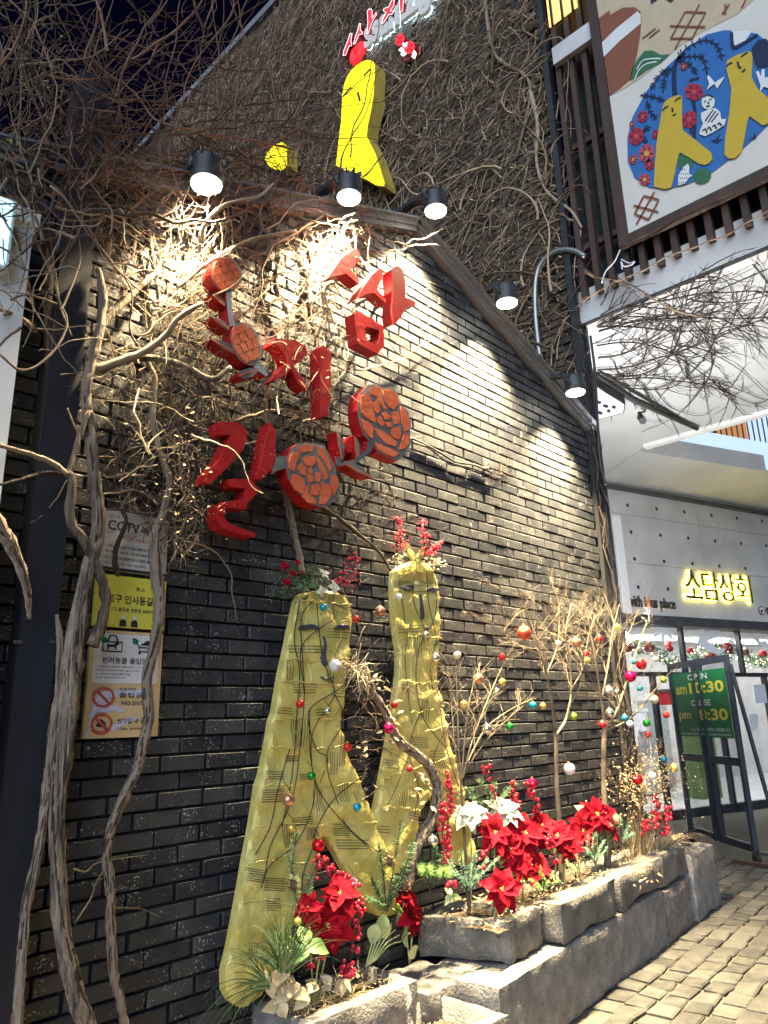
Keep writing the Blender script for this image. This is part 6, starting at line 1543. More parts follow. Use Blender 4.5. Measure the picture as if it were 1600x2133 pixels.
# pale fallen stems with leaves beside the drooping poinsettia
ps = thing('pale_leaf_stems', 'bundle of pale green stems leaning over the rim of the small trough', 'stems', at_y(770, 2010, -.25))
for i in range(6):
    a = at_y(762 + i * 4, 2015 - i * 3, -.26); b_ = at_y(800 + i * 8, 1900 + i * 12, -.24); mb = MB(); mb.tube(spline([a, (a + b_) * .5 + V((0, 0, .02)), b_], 4), [.004, .003], 5); mb.build('stem', M['leafpale'], ps)
for (a_, b_, n_) in ((800, 1905, (-.5, -.8, .2)), (815, 1930, (-.2, -.8, -.3)), (840, 1960, (.2, -.9, -.2)), (785, 1925, (-.8, -.6, 0)), (850, 1985, (0, -.9, -.3))):
    copy_of(random.choice(PM['leafpale']), 'leaf', ps, at_y(a_, b_, -.27), frame(V(n_), uni(0, 6)), .09)
for (lab, px, py, s_) in (('lime green seedling leaves on the near trough soil', 940, 1866, .055), ('broad green leaf under the trough poinsettia', 640, 1968, .09)):
    t = thing('leafy_seedling', lab, 'leaves', at_y(px, py, -.33))
    for k in range(3): copy_of(random.choice(PM['leafpale' if 'lime' in lab else 'leaf']), 'leaf', t, at_y(px, py, -.33), frame(V((-.3, -.6, .7)), k * 2.1 + .4), s_)

# ================================================================== garlands on the figures' heads
ga = thing('head_garland', 'garland of greenery, red flowers and cream bracts on the front figure head', 'garland', at_y(660, 1235, -.16))
nd = MB(); bb = MB(); rb = MB(); tw = MB()
for i in range(900):
    u = rnd(); c = at_y(575 + u * 100 + random.gauss(0, 8), 1215 + random.gauss(0, 20) - u * 4, -.17 + uni(-.03, .05)); d = V((uni(-1, 1), uni(-1, .4), uni(-1, 1))).normalized() * uni(.015, .035); w = d.orthogonal().normalized() * .002
    nd.add([c - w, c + w, c + d], [(0, 1, 2)])
nd.build('needles', M['needle'], ga, kind='stuff')
for i in range(62):
    p = at_y(715 + random.gauss(0, 16), 1207 + random.gauss(0, 12), -.18 + uni(-.02, .02)) if i < 42 else at_y(733 + random.gauss(0, 8), 1170 + random.gauss(0, 13), -.17)
    bb.ball(p, uni(.005, .0085), 7, 5)
bb.build('berries', M['berry'], ga, kind='stuff')
for P_ in ([(690, 1215), (715, 1190), (728, 1160)], [(700, 1210), (735, 1185), (742, 1170)], [(690, 1215), (730, 1212), (750, 1205)]):
    mb = MB(); mb.tube([at_y(*p, -.17) for p in P_], .002, 4); mb.build('berry_twig', M['twigdark'], ga)
for (a_, b_, r_) in ((592, 1180, 13), (610, 1195, 11), (597, 1212, 12), (620, 1172, 8), (628, 1192, 6)): flower_head(ga, at_y(a_, b_, -.19), pxr(a_, b_, -.19, r_), V((-.3, -.9, .2)), 'petalred', False, (5, 4))
for (a_, b_, r_, n_) in ((676, 1195, 15, (-.2, -.8, .5)), (695, 1222, 17, (-.1, -.95, 0)), (670, 1232, 14, (-.3, -.9, -.2))): flower_head(ga, at_y(a_, b_, -.20), pxr(a_, b_, -.2, r_), V(n_), 'petalcream', False, (4, 2))
for k in range(7): copy_of(random.choice(PM['leaf']), 'leaf', ga, at_y(630 + k * 7, 1218 + uni(-8, 12), -.19), frame(V((uni(-.5, .5), -.8, .3)), uni(0, 6)), .035)
gb = thing('head_garland', 'bow and two tall red berry sprays on the rear figure head', 'garland', at_y(870, 1190, -.13))
for (x0_, y0_, x1_, y1_, sp_) in ((838, 1150, 828, 1078, 9), (886, 1160, 880, 1080, 9), (895, 1155, 918, 1128, 7)):
    mb = MB(); mb.tube([at_y(x0_, y0_ + 12, -.13), at_y(x1_, y1_, -.12)], .0025, 4); mb.build('berry_twig', M['twigdark'], gb); bb = MB()
    for i in range(85):
        u = rnd(); bb.ball(at_y(x0_ + (x1_ - x0_) * u + random.gauss(0, sp_ * (1 - .5 * u)), y0_ + (y1_ - y0_) * u + uni(-3, 3), -.13 + uni(-.03, .02)), uni(.004, .0075), 6, 5)
    bb.build('berries', M['berry'], gb, kind='stuff')
mb = MB()
for (a_, b_) in ((832, 1165), (905, 1172)):
    for i in range(120):
        c = at_y(a_ + random.gauss(0, 9), b_ + random.gauss(0, 8), -.14 + uni(-.03, .02)); d = V((uni(-1, 1), uni(-1, .3), uni(-1, 1))).normalized() * uni(.012, .025); w = d.orthogonal().normalized() * .004; mb.add([c - w, c + w, c + d], [(0, 1, 2)])
mb.build('dried_foliage', M['straw'], gb, kind='stuff')
for (P_) in ([(868, 1160), (852, 1132), (846, 1128), (850, 1150), (862, 1170)], [(870, 1160), (878, 1140), (886, 1138), (882, 1155), (874, 1170)], [(866, 1160), (875, 1158), (884, 1195), (872, 1190)], [(862, 1165), (850, 1185), (858, 1186), (868, 1172)]):
    f = [at_y(*p, -.15) for p in P_]; mb = MB(); mb.prism(f, [q + V((0, .012, 0)) for q in f]); mb.build('bow_loop', M['cloth'], gb)
for (a_, b_) in ((843, 1160), (913, 1178)):
    mb = MB(); mb.ball(at_y(a_, b_, -.16), .016, 10, 7); mb.build('green_bauble', M['leaf'], gb)

# ================================================================== bare trees and shrubs in the planter
def bare_tree(name, label, limbs, y, mat, nsub, subl, cat='tree', sprays=2, trunk_r=8):
    """limbs: list of (pixel path, r0 px, r1 px); first one is the trunk"""
    P0 = at_y(*limbs[0][0][0], y); t = thing(name, label, cat, V((P0.x, P0.y, .49)))
    tips = []
    for li, (path, ra, rb) in enumerate(limbs):
        ys = [y]
        for _ in path[1:]: ys.append(ys[-1] + (uni(-.03, .03) if li else 0))
        Q = [at_y(p[0], p[1], ys[i]) for i, p in enumerate(path)]
        if li == 0: Q[0].z = .47
        pts = spline(Q, 6)
        mb = MB(); mb.tube(pts, [pxr(*path[0], y, ra * (.85 if li == 0 else .52)), pxr(*path[-1], y, rb * .4)], 7, lump=.18); mb.build('trunk' if li == 0 else 'limb', M[mat], t)
        if li or len(limbs) == 1: tips.append(pts)
    tw = MB()
    def grow(p, d, L, r, lev):
        n = 5; pts = [p]
        for i in range(n):
            d = (d + V((uni(-1, 1), uni(-1, 1), uni(-.9, 1))) * .24).normalized(); p = p + d * (L / n); pts.append(p)
        tw.tube(pts, [r, r * .45], 4 if lev == 0 else 3, cap=False)
        if lev < sprays:
            for k in range(random.randint(2, 4)):
                i = random.randint(1, n); dd = (d + V((uni(-1, 1), uni(-.8, .8), uni(-.5, 1.0))) * .85).normalized(); grow(pts[i], dd, L * uni(.45, .75), r * .6, lev + 1)
    for pts in tips:
        N = len(pts)
        for k in range(nsub):
            i = random.randint(int(N * .25), N - 2); d0 = (pts[i + 1] - pts[i]).normalized(); d = (d0 + V((uni(-1, 1), uni(-.7, .7), uni(-.5, .7))) * 1.0).normalized(); grow(pts[i], d, uni(*subl), .0016, 0)
    tw.build('twigs', M[mat], t, kind='stuff')
    return t
bare_tree('bare_tree', 'bare young tree with a dark trunk in the middle of the planter', [([(1162, 1725), (1161, 1640), (1158, 1540), (1155, 1520)], 8, 7), ([(1156, 1525), (1148, 1450), (1135, 1390), (1118, 1335), (1100, 1280), (1085, 1235)], 6, 2), ([(1160, 1530), (1180, 1495), (1190, 1440), (1186, 1370), (1178, 1320), (1190, 1260)], 6, 2), ([(1140, 1400), (1160, 1350), (1165, 1290), (1160, 1225)], 3, 1.4), ([(1130, 1370), (1100, 1350), (1060, 1330), (1030, 1290)], 2.4, 1.2), ([(1188, 1440), (1215, 1390), (1225, 1330), (1240, 1280)], 3, 1.4)], -.20, 'treebark', 11, (.12, .30))
bare_tree('bare_tree', 'bare young tree with a pale trunk at the right of the planter', [([(1257, 1715), (1258, 1620), (1259, 1530), (1260, 1505)], 9, 8), ([(1260, 1512), (1250, 1440), (1240, 1370), (1228, 1310), (1215, 1255)], 6, 2), ([(1262, 1515), (1285, 1480), (1305, 1420), (1325, 1360), (1345, 1300)], 6, 2), ([(1264, 1520), (1300, 1505), (1335, 1475), (1362, 1440), (1400, 1395)], 5, 1.6), ([(1255, 1450), (1268, 1380), (1275, 1320), (1290, 1260)], 4, 1.6), ([(1248, 1440), (1222, 1400), (1200, 1350), (1165, 1300)], 3, 1.3), ([(1300, 1440), (1290, 1380), (1310, 1320), (1330, 1270)], 3, 1.4)], -.22, 'treebark', 11, (.12, .30))
bare_tree('bare_shrub', 'bare many stemmed shrub beside the rear yellow figure', [([(968, 1720), (962, 1660), (958, 1620)], 4.5, 4), ([(958, 1625), (946, 1540), (940, 1460), (935, 1400)], 4, 1.4), ([(960, 1625), (955, 1540), (952, 1450), (950, 1365)], 4, 1.4), ([(962, 1622), (968, 1540), (978, 1460), (1000, 1380)], 4, 1.4), ([(964, 1620), (985, 1540), (1015, 1460), (1045, 1390)], 4, 1.4), ([(968, 1610), (1000, 1560), (1045, 1510), (1090, 1470)], 3, 1.2), ([(968, 1600), (1010, 1520), (1060, 1480), (1110, 1455)], 3, 1.2), ([(956, 1640), (930, 1560), (920, 1500), (915, 1440)], 3, 1.2)], -.20, 'treebark', 9, (.08, .22), cat='shrub', sprays=1)
db = bare_tree('dry_bush', 'dense dry brown bush at the far end of the planter', [([(1330, 1745), (1332, 1690), (1335, 1650)], 6, 5), ([(1335, 1655), (1320, 1600), (1310, 1560)], 3, 1.4), ([(1335, 1655), (1345, 1600), (1350, 1560)], 3, 1.4), ([(1336, 1655), (1370, 1620), (1395, 1590)], 3, 1.4), ([(1335, 1660), (1380, 1650), (1415, 1625)], 3, 1.2), ([(1330, 1690), (1300, 1660), (1285, 1640)], 3, 1.2)], -.22, 'twig', 12, (.08, .18), cat='bush')
mb = MB()
for i in range(1500):
    c = at_y(1345 + random.gauss(0, 36), 1640 + random.gauss(0, 38), -.22 + random.gauss(0, .07)); d = V((uni(-1, 1), uni(-1, 1), uni(-1, 1))).normalized() * uni(.008, .02); w = d.orthogonal().normalized() * .005; mb.add([c - w, c + d * .5 + w, c + d, c + d * .4 - w], [(0, 1, 2, 3)])
for i in range(260):
    c = at_y(1345 + random.gauss(0, 30), 1745, -.22 + uni(-.06, .06)); c.z = .49; e = c + V((uni(-.1, .1), uni(-.05, .05), uni(.1, .3))); mb.tube([c, e], [.0016, .0008], 3, cap=False)
mb.build('dry_leaves', M['dryleaf'], db, kind='stuff')
mb = MB()
for i in range(15):
    a = sp(5.3 + uni(-.1, .5), .12, .50); b_ = a + V((uni(-.02, .2), -.20 + uni(-.05, .05), uni(.02, .12))); c = b_ + V((uni(0, .1), -.08, -uni(.12, .3))); mb.tube(spline([a, b_, c], 5), [.0022, .0012], 3, cap=False)
o_ = tag(mb.build('trailing_stems', M['twigdark']), 'thin dark stems trailing over the far end of the planter wall', 'stems'); o_['kind'] = 'stuff'
mb = MB()
for i in range(60):
    c = sp(4.75 + random.gauss(0, .1), .03 - uni(0, .05), .50 - uni(-.02, .10)); d = V((uni(-1, 1), uni(-1, .3), uni(-1, .5))).normalized() * .03; w = d.orthogonal().normalized() * .008; mb.add([c - w, c + w, c + d], [(0, 1, 2)])
o_ = tag(mb.build('dead_runner', M['dryleaf']), 'brown dead leaf runner hanging over the rounded planter stone', 'leaves'); o_['kind'] = 'stuff'
mb = MB()
for i in range(80):
    x_, y_ = uni(740, 830), uni(1270, 1650); wander(mb, (x_, y_), uni(0, 6.28), uni(40, 150), 9, .0018, .0008, -.16, -.02, .5, 3)
o_ = tag(mb.build('hanging_twigs', M['twig']), 'thin dry vine twigs hanging between the two yellow figures', 'twigs'); o_['kind'] = 'stuff'
mb = MB()
for i in range(90):
    c = at_y(*random.choice([(uni(740, 830), uni(1400, 1700)), (uni(860, 900), uni(1600, 1680)), (uni(790, 850), uni(1440, 1560))]), -.2 + uni(-.05, .1)); d = V((uni(-1, 1), uni(-.8, .3), uni(-1, .6))).normalized() * uni(.025, .05); w = d.orthogonal().normalized() * .009; mb.add([c, c + d * .4 + w, c + d, c + d * .4 - w], [(0, 1, 2, 3)])
o_ = tag(mb.build('withered_leaves', M['dryleaf']), 'withered leaves hanging on the twisted vine stem', 'leaves'); o_['kind'] = 'stuff'

# ================================================================== hanging baubles
def bm_(name, c, rough, metal): return pm(name, c, rough=rough, metal=metal)
OM = {'red': bm_('bauble_red', (.55, .02, .02), .35, .2), 'shinyred': bm_('bauble_shiny_red', (.62, .015, .02), .12, .6), 'magenta': bm_('bauble_magenta', (.62, .01, .10), .15, .55), 'teal': bm_('bauble_teal', (.02, .33, .42), .3, .4), 'blue': bm_('bauble_blue', (.03, .22, .36), .25, .5),
      'green': bm_('bauble_green', (.02, .28, .04), .25, .5), 'lime': bm_('bauble_lime', (.28, .42, .04), .35, .2), 'olive': bm_('bauble_olive', (.20, .24, .04), .35, .2), 'gold': bm_('bauble_gold', (.68, .50, .12), .3, .6), 'cream': bm_('bauble_cream', (.66, .60, .42), .45, .1),
      'copper': bm_('bauble_copper', (.60, .30, .18), .28, .7), 'silver': bm_('bauble_silver', (.68, .66, .62), .12, .9), 'white': bm_('bauble_white', (.70, .68, .66), .55, .0), 'redglitter': pm('bauble_red_glitter', (.50, .02, .01), (.75, .12, .05), 160, .35, metal=.3, bump=.6, bscale=260), 'whiteglitter': pm('bauble_white_glitter', (.55, .52, .52), (.85, .82, .82), 160, .45, bump=.6, bscale=260)}
bmesh_cache = {}
def bauble(label, px, py, rpx, colr, y):
    c = at_y(px, py, y); r = pxr(px, py, y, rpx)
    t = thing('bauble', label, 'bauble', c - UZ * r, 'hanging baubles')
    if colr not in bmesh_cache:
        q = MB(); q.ball((0, 0, 0), 1.0, 18, 12); bmesh_cache[colr] = q.mesh('ball', OM[colr])
    copy_of(bmesh_cache[colr], 'ball', t, c, (uni(0, 6), 0, uni(0, 6)), r)
    mb = MB(); mb.cyl(c + UZ * (r * .94), UZ, r * .26, r * .24, r * .28, 8); mb.build('cap', OM['gold'] if colr != 'silver' else OM['silver'], t)
    mb = MB(); a = c + UZ * (r * 1.22); mb.tube([a, a + V((.004, 0, .010)), a + V((0, .01, .022)), a + V((0, .03, .035))], .0012, 4); mb.build('hook', M['wire'], t)
for row in (
    ('small teal bauble on the front figure forehead', 674, 1265, 8, 'teal', -.20), ('small red bauble beside the front figure temple', 741, 1290, 8, 'red', -.17), ('white glitter bauble beside the front figure nose', 698, 1386, 13, 'whiteglitter', -.22),
    ('matt red bauble on the left of the front figure chest', 625, 1466, 9, 'red', -.20), ('tiny silver bauble on the front figure chest', 682, 1481, 7, 'silver', -.20), ('red bauble at the right of the front figure waist', 724, 1556, 9, 'red', -.20),
    ('green bauble on the front figure belly', 649, 1616, 9, 'green', -.20), ('large copper bauble on the front figure left hip', 601, 1666, 14, 'copper', -.20), ('teal bauble on the front figure right leg', 744, 1681, 9, 'teal', -.20), ('gold bauble on the front figure left thigh', 608, 1725, 9, 'gold', -.20),
    ('large shiny red bauble at the front figure crotch', 663, 1761, 14, 'shinyred', -.20), ('white bauble above the trough poinsettia', 735, 1838, 11, 'white', -.20), ('gold bauble left of the trough poinsettia', 620, 1920, 8, 'gold', -.32),
    ('copper bauble hanging between the two figure heads', 792, 1273, 11, 'copper', -.10), ('small white bauble on the rear figure left cheek', 831, 1243, 7, 'white', -.15), ('small silver bauble below the rear figure mouth', 887, 1322, 7, 'silver', -.15), ('rosy silver bauble on the right edge of the rear figure', 907, 1370, 10, 'silver', -.15),
    ('red bauble on the left edge of the rear figure waist', 822, 1468, 8, 'red', -.16), ('magenta bauble on the twisted vine stem', 810, 1517, 11, 'magenta', -.25), ('small red bauble lower on the twisted vine stem', 853, 1601, 7, 'red', -.27), ('silver bauble at the foot of the twisted vine stem', 902, 1751, 11, 'silver', -.28),
    ('cream bauble at the top of the shrub', 953, 1365, 8, 'cream', -.20), ('copper bauble high on the shrub', 997, 1414, 11, 'copper', -.22), ('gold bauble at the right of the shrub', 1046, 1421, 8, 'gold', -.2), ('small silver bauble just below the gold one on the shrub', 1035, 1440, 7, 'silver', -.2), ('small red bauble above the gold one beside the shrub', 1046, 1369, 7, 'shinyred', -.2),
    ('gold and red bauble in the middle of the shrub', 966, 1467, 8, 'gold', -.21), ('large silver bauble low on the shrub', 1014, 1518, 11, 'silver', -.23), ('green bauble right of the low silver one', 1062, 1513, 8, 'green', -.21),
    ('largest red glitter bauble at the top left of the middle tree', 1092, 1318, 15, 'redglitter', -.22), ('teal bauble left of the middle tree trunk', 1110, 1469, 8, 'teal', -.2), ('small gold bauble close to the middle tree trunk', 1131, 1471, 7, 'gold', -.2), ('lime bauble right of the middle tree fork', 1195, 1492, 8, 'lime', -.2), ('large white bauble between the two tree trunks', 1186, 1602, 12, 'white', -.22),
    ('copper bauble high between the two trees', 1201, 1338, 10, 'copper', -.22), ('tiny white bauble in the middle tree crown', 1163, 1340, 6, 'white', -.2), ('red bauble at the top of the right tree', 1248, 1330, 8, 'red', -.22), ('small red bauble just above the yellow one in the right tree', 1221, 1361, 7, 'red', -.2), ('yellow gold bauble on the left of the right tree', 1223, 1376, 7, 'gold', -.22),
    ('lime bauble at the very top of the right tree', 1285, 1306, 7, 'lime', -.2), ('large shiny red bauble at the right of the right tree', 1336, 1384, 11, 'shinyred', -.25), ('large magenta bauble below the shiny red one', 1313, 1409, 12, 'magenta', -.25), ('small teal bauble left of the large shiny red one', 1321, 1378, 6, 'teal', -.2), ('white bauble in the middle of the right tree', 1267, 1437, 8, 'white', -.22),
    ('small silver bauble right of the white one in the right tree', 1284, 1442, 6, 'silver', -.2), ('red bauble farthest right and highest, before the shop glass', 1391, 1340, 7, 'red', -.22), ('olive bauble hanging by the green sign corner', 1382, 1416, 7, 'olive', -.24), ('small teal bauble below the magenta one', 1333, 1434, 6, 'teal', -.2), ('cream bauble in front of the shop door pane', 1363, 1457, 9, 'cream', -.22),
    ('red bauble at the fork of the right tree', 1255, 1509, 8, 'red', -.26), ('silver bauble above the fork of the right tree', 1270, 1485, 10, 'silver', -.25), ('blue bauble on the low right limb of the right tree', 1302, 1496, 8, 'blue', -.25), ('cream white bauble under the low right limb', 1312, 1508, 7, 'white', -.24), ('dark green bauble right of the low limb', 1347, 1506, 8, 'green', -.24),
    ('red bauble left of the green opening hours sign', 1388, 1489, 7, 'red', -.24), ('small red bauble below the dark green one', 1350, 1530, 7, 'shinyred', -.24), ('blue bauble above the dry bush', 1383, 1582, 7, 'blue', -.25), ('shiny red bauble in the dry bush', 1328, 1623, 11, 'shinyred', -.30), ('white bauble in the dry bush', 1359, 1616, 8, 'white', -.30), ('gold bauble at the right of the dry bush', 1404, 1600, 9, 'gold', -.28),
    ('copper bauble lying against the tallest red poinsettia', 1283, 1707, 11, 'copper', -.30), ('small cream bauble in the right tree tips', 1366, 1373, 6, 'cream', -.22), ('magenta bauble behind the cream poinsettias', 1109, 1632, 11, 'magenta', -.18)):
    bauble(*row)
# ================================================================== framed banner on the slatted storey
random.seed(3)
XF = 5.33
ban = thing('framed_banner', 'large framed banner with yellow figures in a blue oval, upper right', 'banner', at_x(1310, 491, XF))
i0 = at_x(1310, 491, XF)
yl, zb = i0.y, i0.z
M['bancream'] = pm('banner_cloth', (.62, .58, .50), (.70, .66, .58), 3, .85, bump=.15, bscale=6)
def bcol(n, c, c2=None): M[n] = pm(n, c, c2 or tuple(v * 1.15 for v in c), 10, .85)
bcol('bantan', (.50, .40, .26)); bcol('banbrown', (.22, .075, .04)); bcol('bangreen', (.03, .13, .06)); bcol('banblue', (.025, .13, .36)); bcol('bannavy', (.008, .02, .06)); bcol('banyellow', (.52, .36, .035)); bcol('banred', (.36, .02, .04)); bcol('banpink', (.45, .06, .08)); bcol('banwhite', (.66, .66, .62))
mb = MB(); mb.bbox((XF, yl, zb), (XF + .02, yl - 3.2, zb + 4.2)); cl = mb.build('cloth', M['bancream'], ban)
w = .085
for a, b in (((XF - .03, yl, zb - w), (XF + .04, yl + w, zb + 4.2)), ((XF - .03, yl, zb - w), (XF + .04, yl - 3.2, zb))):
    mb = MB(); mb.bbox(a, b); mb.build('frame_bar', M['wood'], ban)
cb_ = lambda P: crop(1200, 0, 2.38, P)
yi = [0]
def art(pts, mm, lv, nm='print'):
    x = XF - .0035 * lv
    q = [at_x(*p, x) for p in cb_(pts)]
    q = [V((x, min(p.y, yl - .002), max(p.z, zb + .002))) for p in q]
    mb = MB(); mb.flat(q); return mb.build(nm, M[mm], cl)
def stroke(pts, mm, lv, r=.008, nm='print_line'):
    x = XF - .0035 * lv
    q = [at_x(*p, x) for p in cb_(pts)]; q = spline(q, 4) if len(q) > 2 else q; mb = MB(); vs = []
    for i, p in enumerate(q):
        t = (q[min(i + 1, len(q) - 1)] - q[max(i - 1, 0)]).normalized(); n = V((0, -t.z, t.y)); vs += [p - n * r, p + n * r]
    mb.add(vs, [(2 * i, 2 * i + 1, 2 * i + 3, 2 * i + 2) for i in range(len(q) - 1)]); return mb.build(nm, M[mm], cl)
art([(60, -60), (85, 0), (160, 478), (230, 445), (330, 380), (430, 300), (520, 225), (620, 160), (700, 120), (800, 70), (880, 0), (900, -60)], 'bantan', 1)
art([(100, 100), (165, 50), (170, 72), (230, 38), (290, 35), (318, 55), (324, 100), (318, 180), (300, 280), (270, 390), (215, 440), (160, 478)], 'banbrown', 2, 'pot_print')
art([(122, 215), (200, 140), (305, 55), (320, 75), (322, 115), (220, 200), (132, 285)], 'banwhite', 3)
art([(265, 400), (280, 340), (300, 300), (340, 252), (380, 250), (420, 272), (465, 268), (420, 310), (350, 350), (300, 385)], 'bangreen', 2, 'leaf_print')
stroke([(290, 395), (310, 350), (345, 318), (400, 305)], 'banwhite', 3, .006); stroke([(300, 345), (330, 300), (380, 290), (420, 290)], 'banwhite', 3, .006)
for L_ in ([(540, 58), (642, 62)], [(642, 62), (575, 190)], [(575, 190), (470, 190)], [(470, 190), (540, 58)], [(465, 128), (640, 133)], [(612, 20), (490, 242)], [(335, 970), (410, 990)], [(410, 990), (360, 1088)], [(360, 1088), (290, 1060)], [(290, 1060), (335, 970)], [(285, 1018), (408, 1050)], [(388, 950), (298, 1112)], [(328, 190), (395, 140)], [(362, 187), (415, 145)], [(724, 70), (760, 20)], [(740, 20), (740, 70)], [(820, 40), (840, 0)]):
    stroke(L_, 'banbrown', 3, .008)
mb = MB(); p0 = at_x(*cb_([(425, 42)])[0], XF - .008); write(mb, 'with', p0, V((0, -1, 0)), UZ, width=.62, height=.22, bold=.03); mb.build('lettering', M['ink'], cl)
mb = MB(); p0 = at_x(*cb_([(372, 20)])[0], XF - .008); write(mb, '[쌈', p0, V((0, -1, 0)), UZ, width=.35, height=.24, bold=.02); mb.build('lettering', M['ink'], cl)
art([(730, 150), (650, 170), (560, 230), (450, 330), (350, 450), (280, 580), (255, 680), (256, 800), (290, 880), (360, 930), (450, 938), (560, 910), (680, 850), (800, 760), (900, 670), (980, 590), (1010, 400), (990, 240), (900, 168), (820, 150)], 'banblue', 2, 'oval_print')
def frond(pts, n, L_):
    stroke(pts, 'bannavy', 3, .007, 'frond_print')
    P_ = spline([V((a, b, 0)) for a, b in pts], 5); N = len(P_)
    for i in range(n):
        k = int(1 + (N - 2) * i / n); d = (P_[min(k + 1, N - 1)] - P_[k - 1]).normalized(); nn = V((-d.y, d.x, 0))
        for s in (-1, 1):
            c = P_[k]; e = c + nn * (s * L_ * 1.35) + d * L_ * .7; art([(c.x, c.y), ((c.x + e.x) / 2 + d.x * 6, (c.y + e.y) / 2 + d.y * 6), (e.x, e.y), ((c.x + e.x) / 2 - d.x * 4, (c.y + e.y) / 2 - d.y * 4)], 'bannavy', 3, 'frond_print')
frond([(500, 290), (560, 230), (640, 200), (700, 230), (725, 300)], 10, 16); frond([(500, 290), (570, 280), (630, 290), (650, 370)], 8, 15); frond([(480, 330), (440, 380), (430, 460)], 7, 14); frond([(500, 300), (560, 320), (600, 370)], 6, 14); frond([(450, 340), (400, 390), (370, 450)], 6, 13); frond([(440, 500), (380, 480), (320, 470)], 6, 14); frond([(350, 500), (370, 560), (400, 590)], 5, 13); frond([(350, 720), (330, 650), (370, 630)], 6, 14)
stroke([(490, 480), (485, 380), (500, 300), (540, 260)], 'bannavy', 3, .02); stroke([(585, 690), (590, 560), (575, 480)], 'bannavy', 3, .014); stroke([(570, 660), (570, 600)], 'bannavy', 3, .012); stroke([(560, 400), (610, 385)], 'bannavy', 3, .012)
art([(770, 150), (780, 230), (840, 200), (870, 160), (860, 152)], 'banwhite', 3); stroke([(770, 160), (782, 235), (845, 205), (900, 170)], 'bannavy', 4, .012)
art([(664, 700), (690, 690), (715, 660), (705, 690), (728, 690), (700, 712)], 'bannavy', 3); art([(850, 695), (880, 680), (885, 650), (895, 685)], 'bannavy', 3); art([(870, 240), (900, 200), (940, 190), (980, 230), (960, 330), (900, 340), (880, 300)], 'bannavy', 3)
for (cx_, cy_, rx_, ry_, mm) in ((330, 578, 25, 30, 'banred'), (298, 675, 36, 45, 'banred'), (350, 760, 38, 46, 'banpink'), (283, 790, 20, 25, 'banpink'), (363, 815, 24, 28, 'banred'), (340, 890, 29, 28, 'banpink'), (585, 455, 46, 42, 'banred'), (562, 592, 36, 44, 'banred'), (533, 330, 18, 17, 'banpink'), (277, 615, 12, 18, 'banpink'), (392, 665, 15, 24, 'banred')):
    art(ell(cx_, cy_, rx_, ry_, .3, 20, .06, 6), mm, 4, 'flower_print'); art(ell(cx_, cy_, rx_ * .32, ry_ * .32, .3, 10), 'banyellow' if mm == 'banpink' else 'banpink', 5, 'flower_print')
    for k in range(6): a = k * 1.047; stroke([(cx_ + rx_ * .4 * math.cos(a), cy_ + ry_ * .4 * math.sin(a)), (cx_ + rx_ * .9 * math.cos(a), cy_ + ry_ * .9 * math.sin(a))], 'bannavy', 5, .004)
for (cx_, cy_, rx_, ry_) in ((542, 805, 40, 42), (625, 872, 46, 38)): art(ell(cx_, cy_, rx_, ry_, -.4, 18), 'bangreen', 3, 'lily_pad_print')
art([(428, 530), (440, 505), (465, 485), (490, 475), (512, 470), (524, 478), (527, 500), (525, 600), (530, 645), (600, 700), (670, 755), (677, 785), (662, 808), (640, 818), (610, 812), (560, 780), (515, 755), (505, 780), (490, 860), (472, 930), (440, 938), (385, 925), (390, 830), (400, 700), (420, 580)], 'banyellow', 5, 'figure_print')
art([(743, 330), (750, 300), (790, 275), (850, 253), (870, 260), (876, 290), (870, 380), (900, 440), (960, 490), (990, 560), (960, 610), (925, 622), (860, 575), (850, 600), (835, 690), (820, 750), (790, 783), (755, 786), (735, 765), (740, 680), (760, 560), (770, 440), (752, 370)], 'banyellow', 5, 'figure_print')
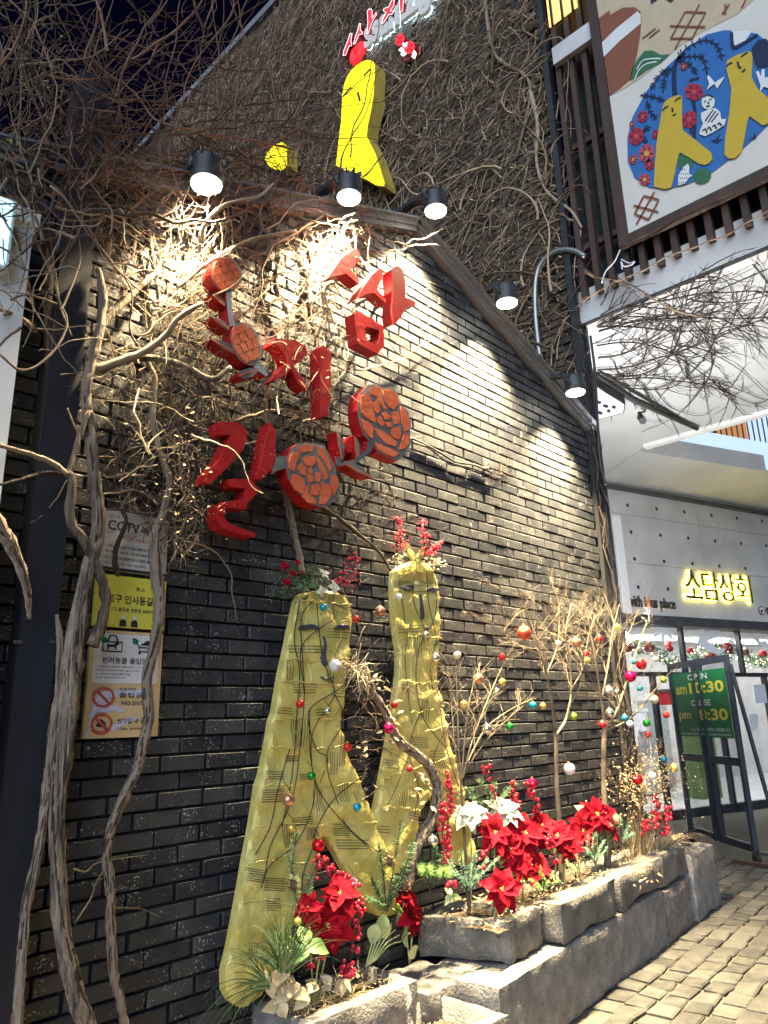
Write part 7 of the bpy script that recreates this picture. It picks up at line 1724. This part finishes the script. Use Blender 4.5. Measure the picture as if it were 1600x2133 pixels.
for L_ in ([(428, 548), (440, 535), (458, 525)], [(490, 502), (505, 488), (520, 482)], [(475, 535), (480, 548), (474, 555)], [(478, 572), (486, 570), (494, 562)], [(745, 332), (755, 318), (775, 310)], [(818, 282), (835, 268), (852, 258)], [(800, 305), (808, 330), (818, 338)], [(820, 355), (832, 350), (838, 340)]): stroke(L_, 'ink', 6, .008, 'face_line')
# small white drawings: seated figure, butterfly, frog, rabbit
art(ell(655, 505, 33, 38, .1, 16), 'banwhite', 5, 'seated_figure_print'); art([(620, 560), (650, 545), (690, 535), (715, 555), (720, 590), (745, 590), (735, 620), (690, 650), (640, 675), (612, 665), (615, 645), (630, 610), (620, 590)], 'banwhite', 5, 'seated_figure_print')
for L_ in ([(635, 505), (645, 498)], [(660, 495), (672, 490)], [(655, 505), (657, 515)], [(640, 600), (660, 570), (680, 545)], [(655, 605), (675, 575), (693, 550)], [(670, 605), (690, 580), (705, 560)], [(625, 650), (640, 640), (650, 660)], [(650, 640), (660, 630), (672, 648)], [(675, 630), (685, 620), (697, 638)], [(700, 618), (710, 610), (722, 622)], [(630, 480), (655, 470), (682, 482)], [(645, 525), (655, 527), (664, 522)]): stroke(L_, 'ink', 6, .006)
art([(690, 410), (655, 370), (650, 385), (660, 415), (648, 445), (685, 415), (700, 440), (725, 400), (738, 378), (700, 400)], 'banwhite', 5, 'butterfly_print')
art([(505, 920), (508, 870), (530, 830), (555, 810), (562, 830), (560, 860), (578, 870), (560, 880), (540, 910)], 'banwhite', 5, 'frog_print')
for k in range(14): c_ = (512 + (k % 4) * 11 + (k // 4) * 5, 905 - (k // 4) * 22); art(ell(c_[0], c_[1], 3, 3.5, 0, 6), 'ink', 6, 'dot_print')
art([(905, 395), (892, 355), (905, 352), (915, 380), (922, 340), (935, 345), (935, 385), (960, 380), (965, 440), (930, 430), (910, 460), (915, 425)], 'banwhite', 5, 'rabbit_print')
# white cord tied at the lower corner of the banner
cd_ = MB(); q = [at_x(*p, XF - .05) for p in ((1292, 520), (1280, 545), (1262, 565), (1253, 590))]
cd_.tube(spline(q, 5), .006, 5); q = [at_x(*p, XF - .05) for p in ((1294, 540), (1310, 548), (1322, 545), (1315, 552), (1300, 555), (1294, 545), (1296, 560))]; cd_.tube(spline(q, 5), .006, 5)
cd_.build('tie_cord', M['white'], ban)
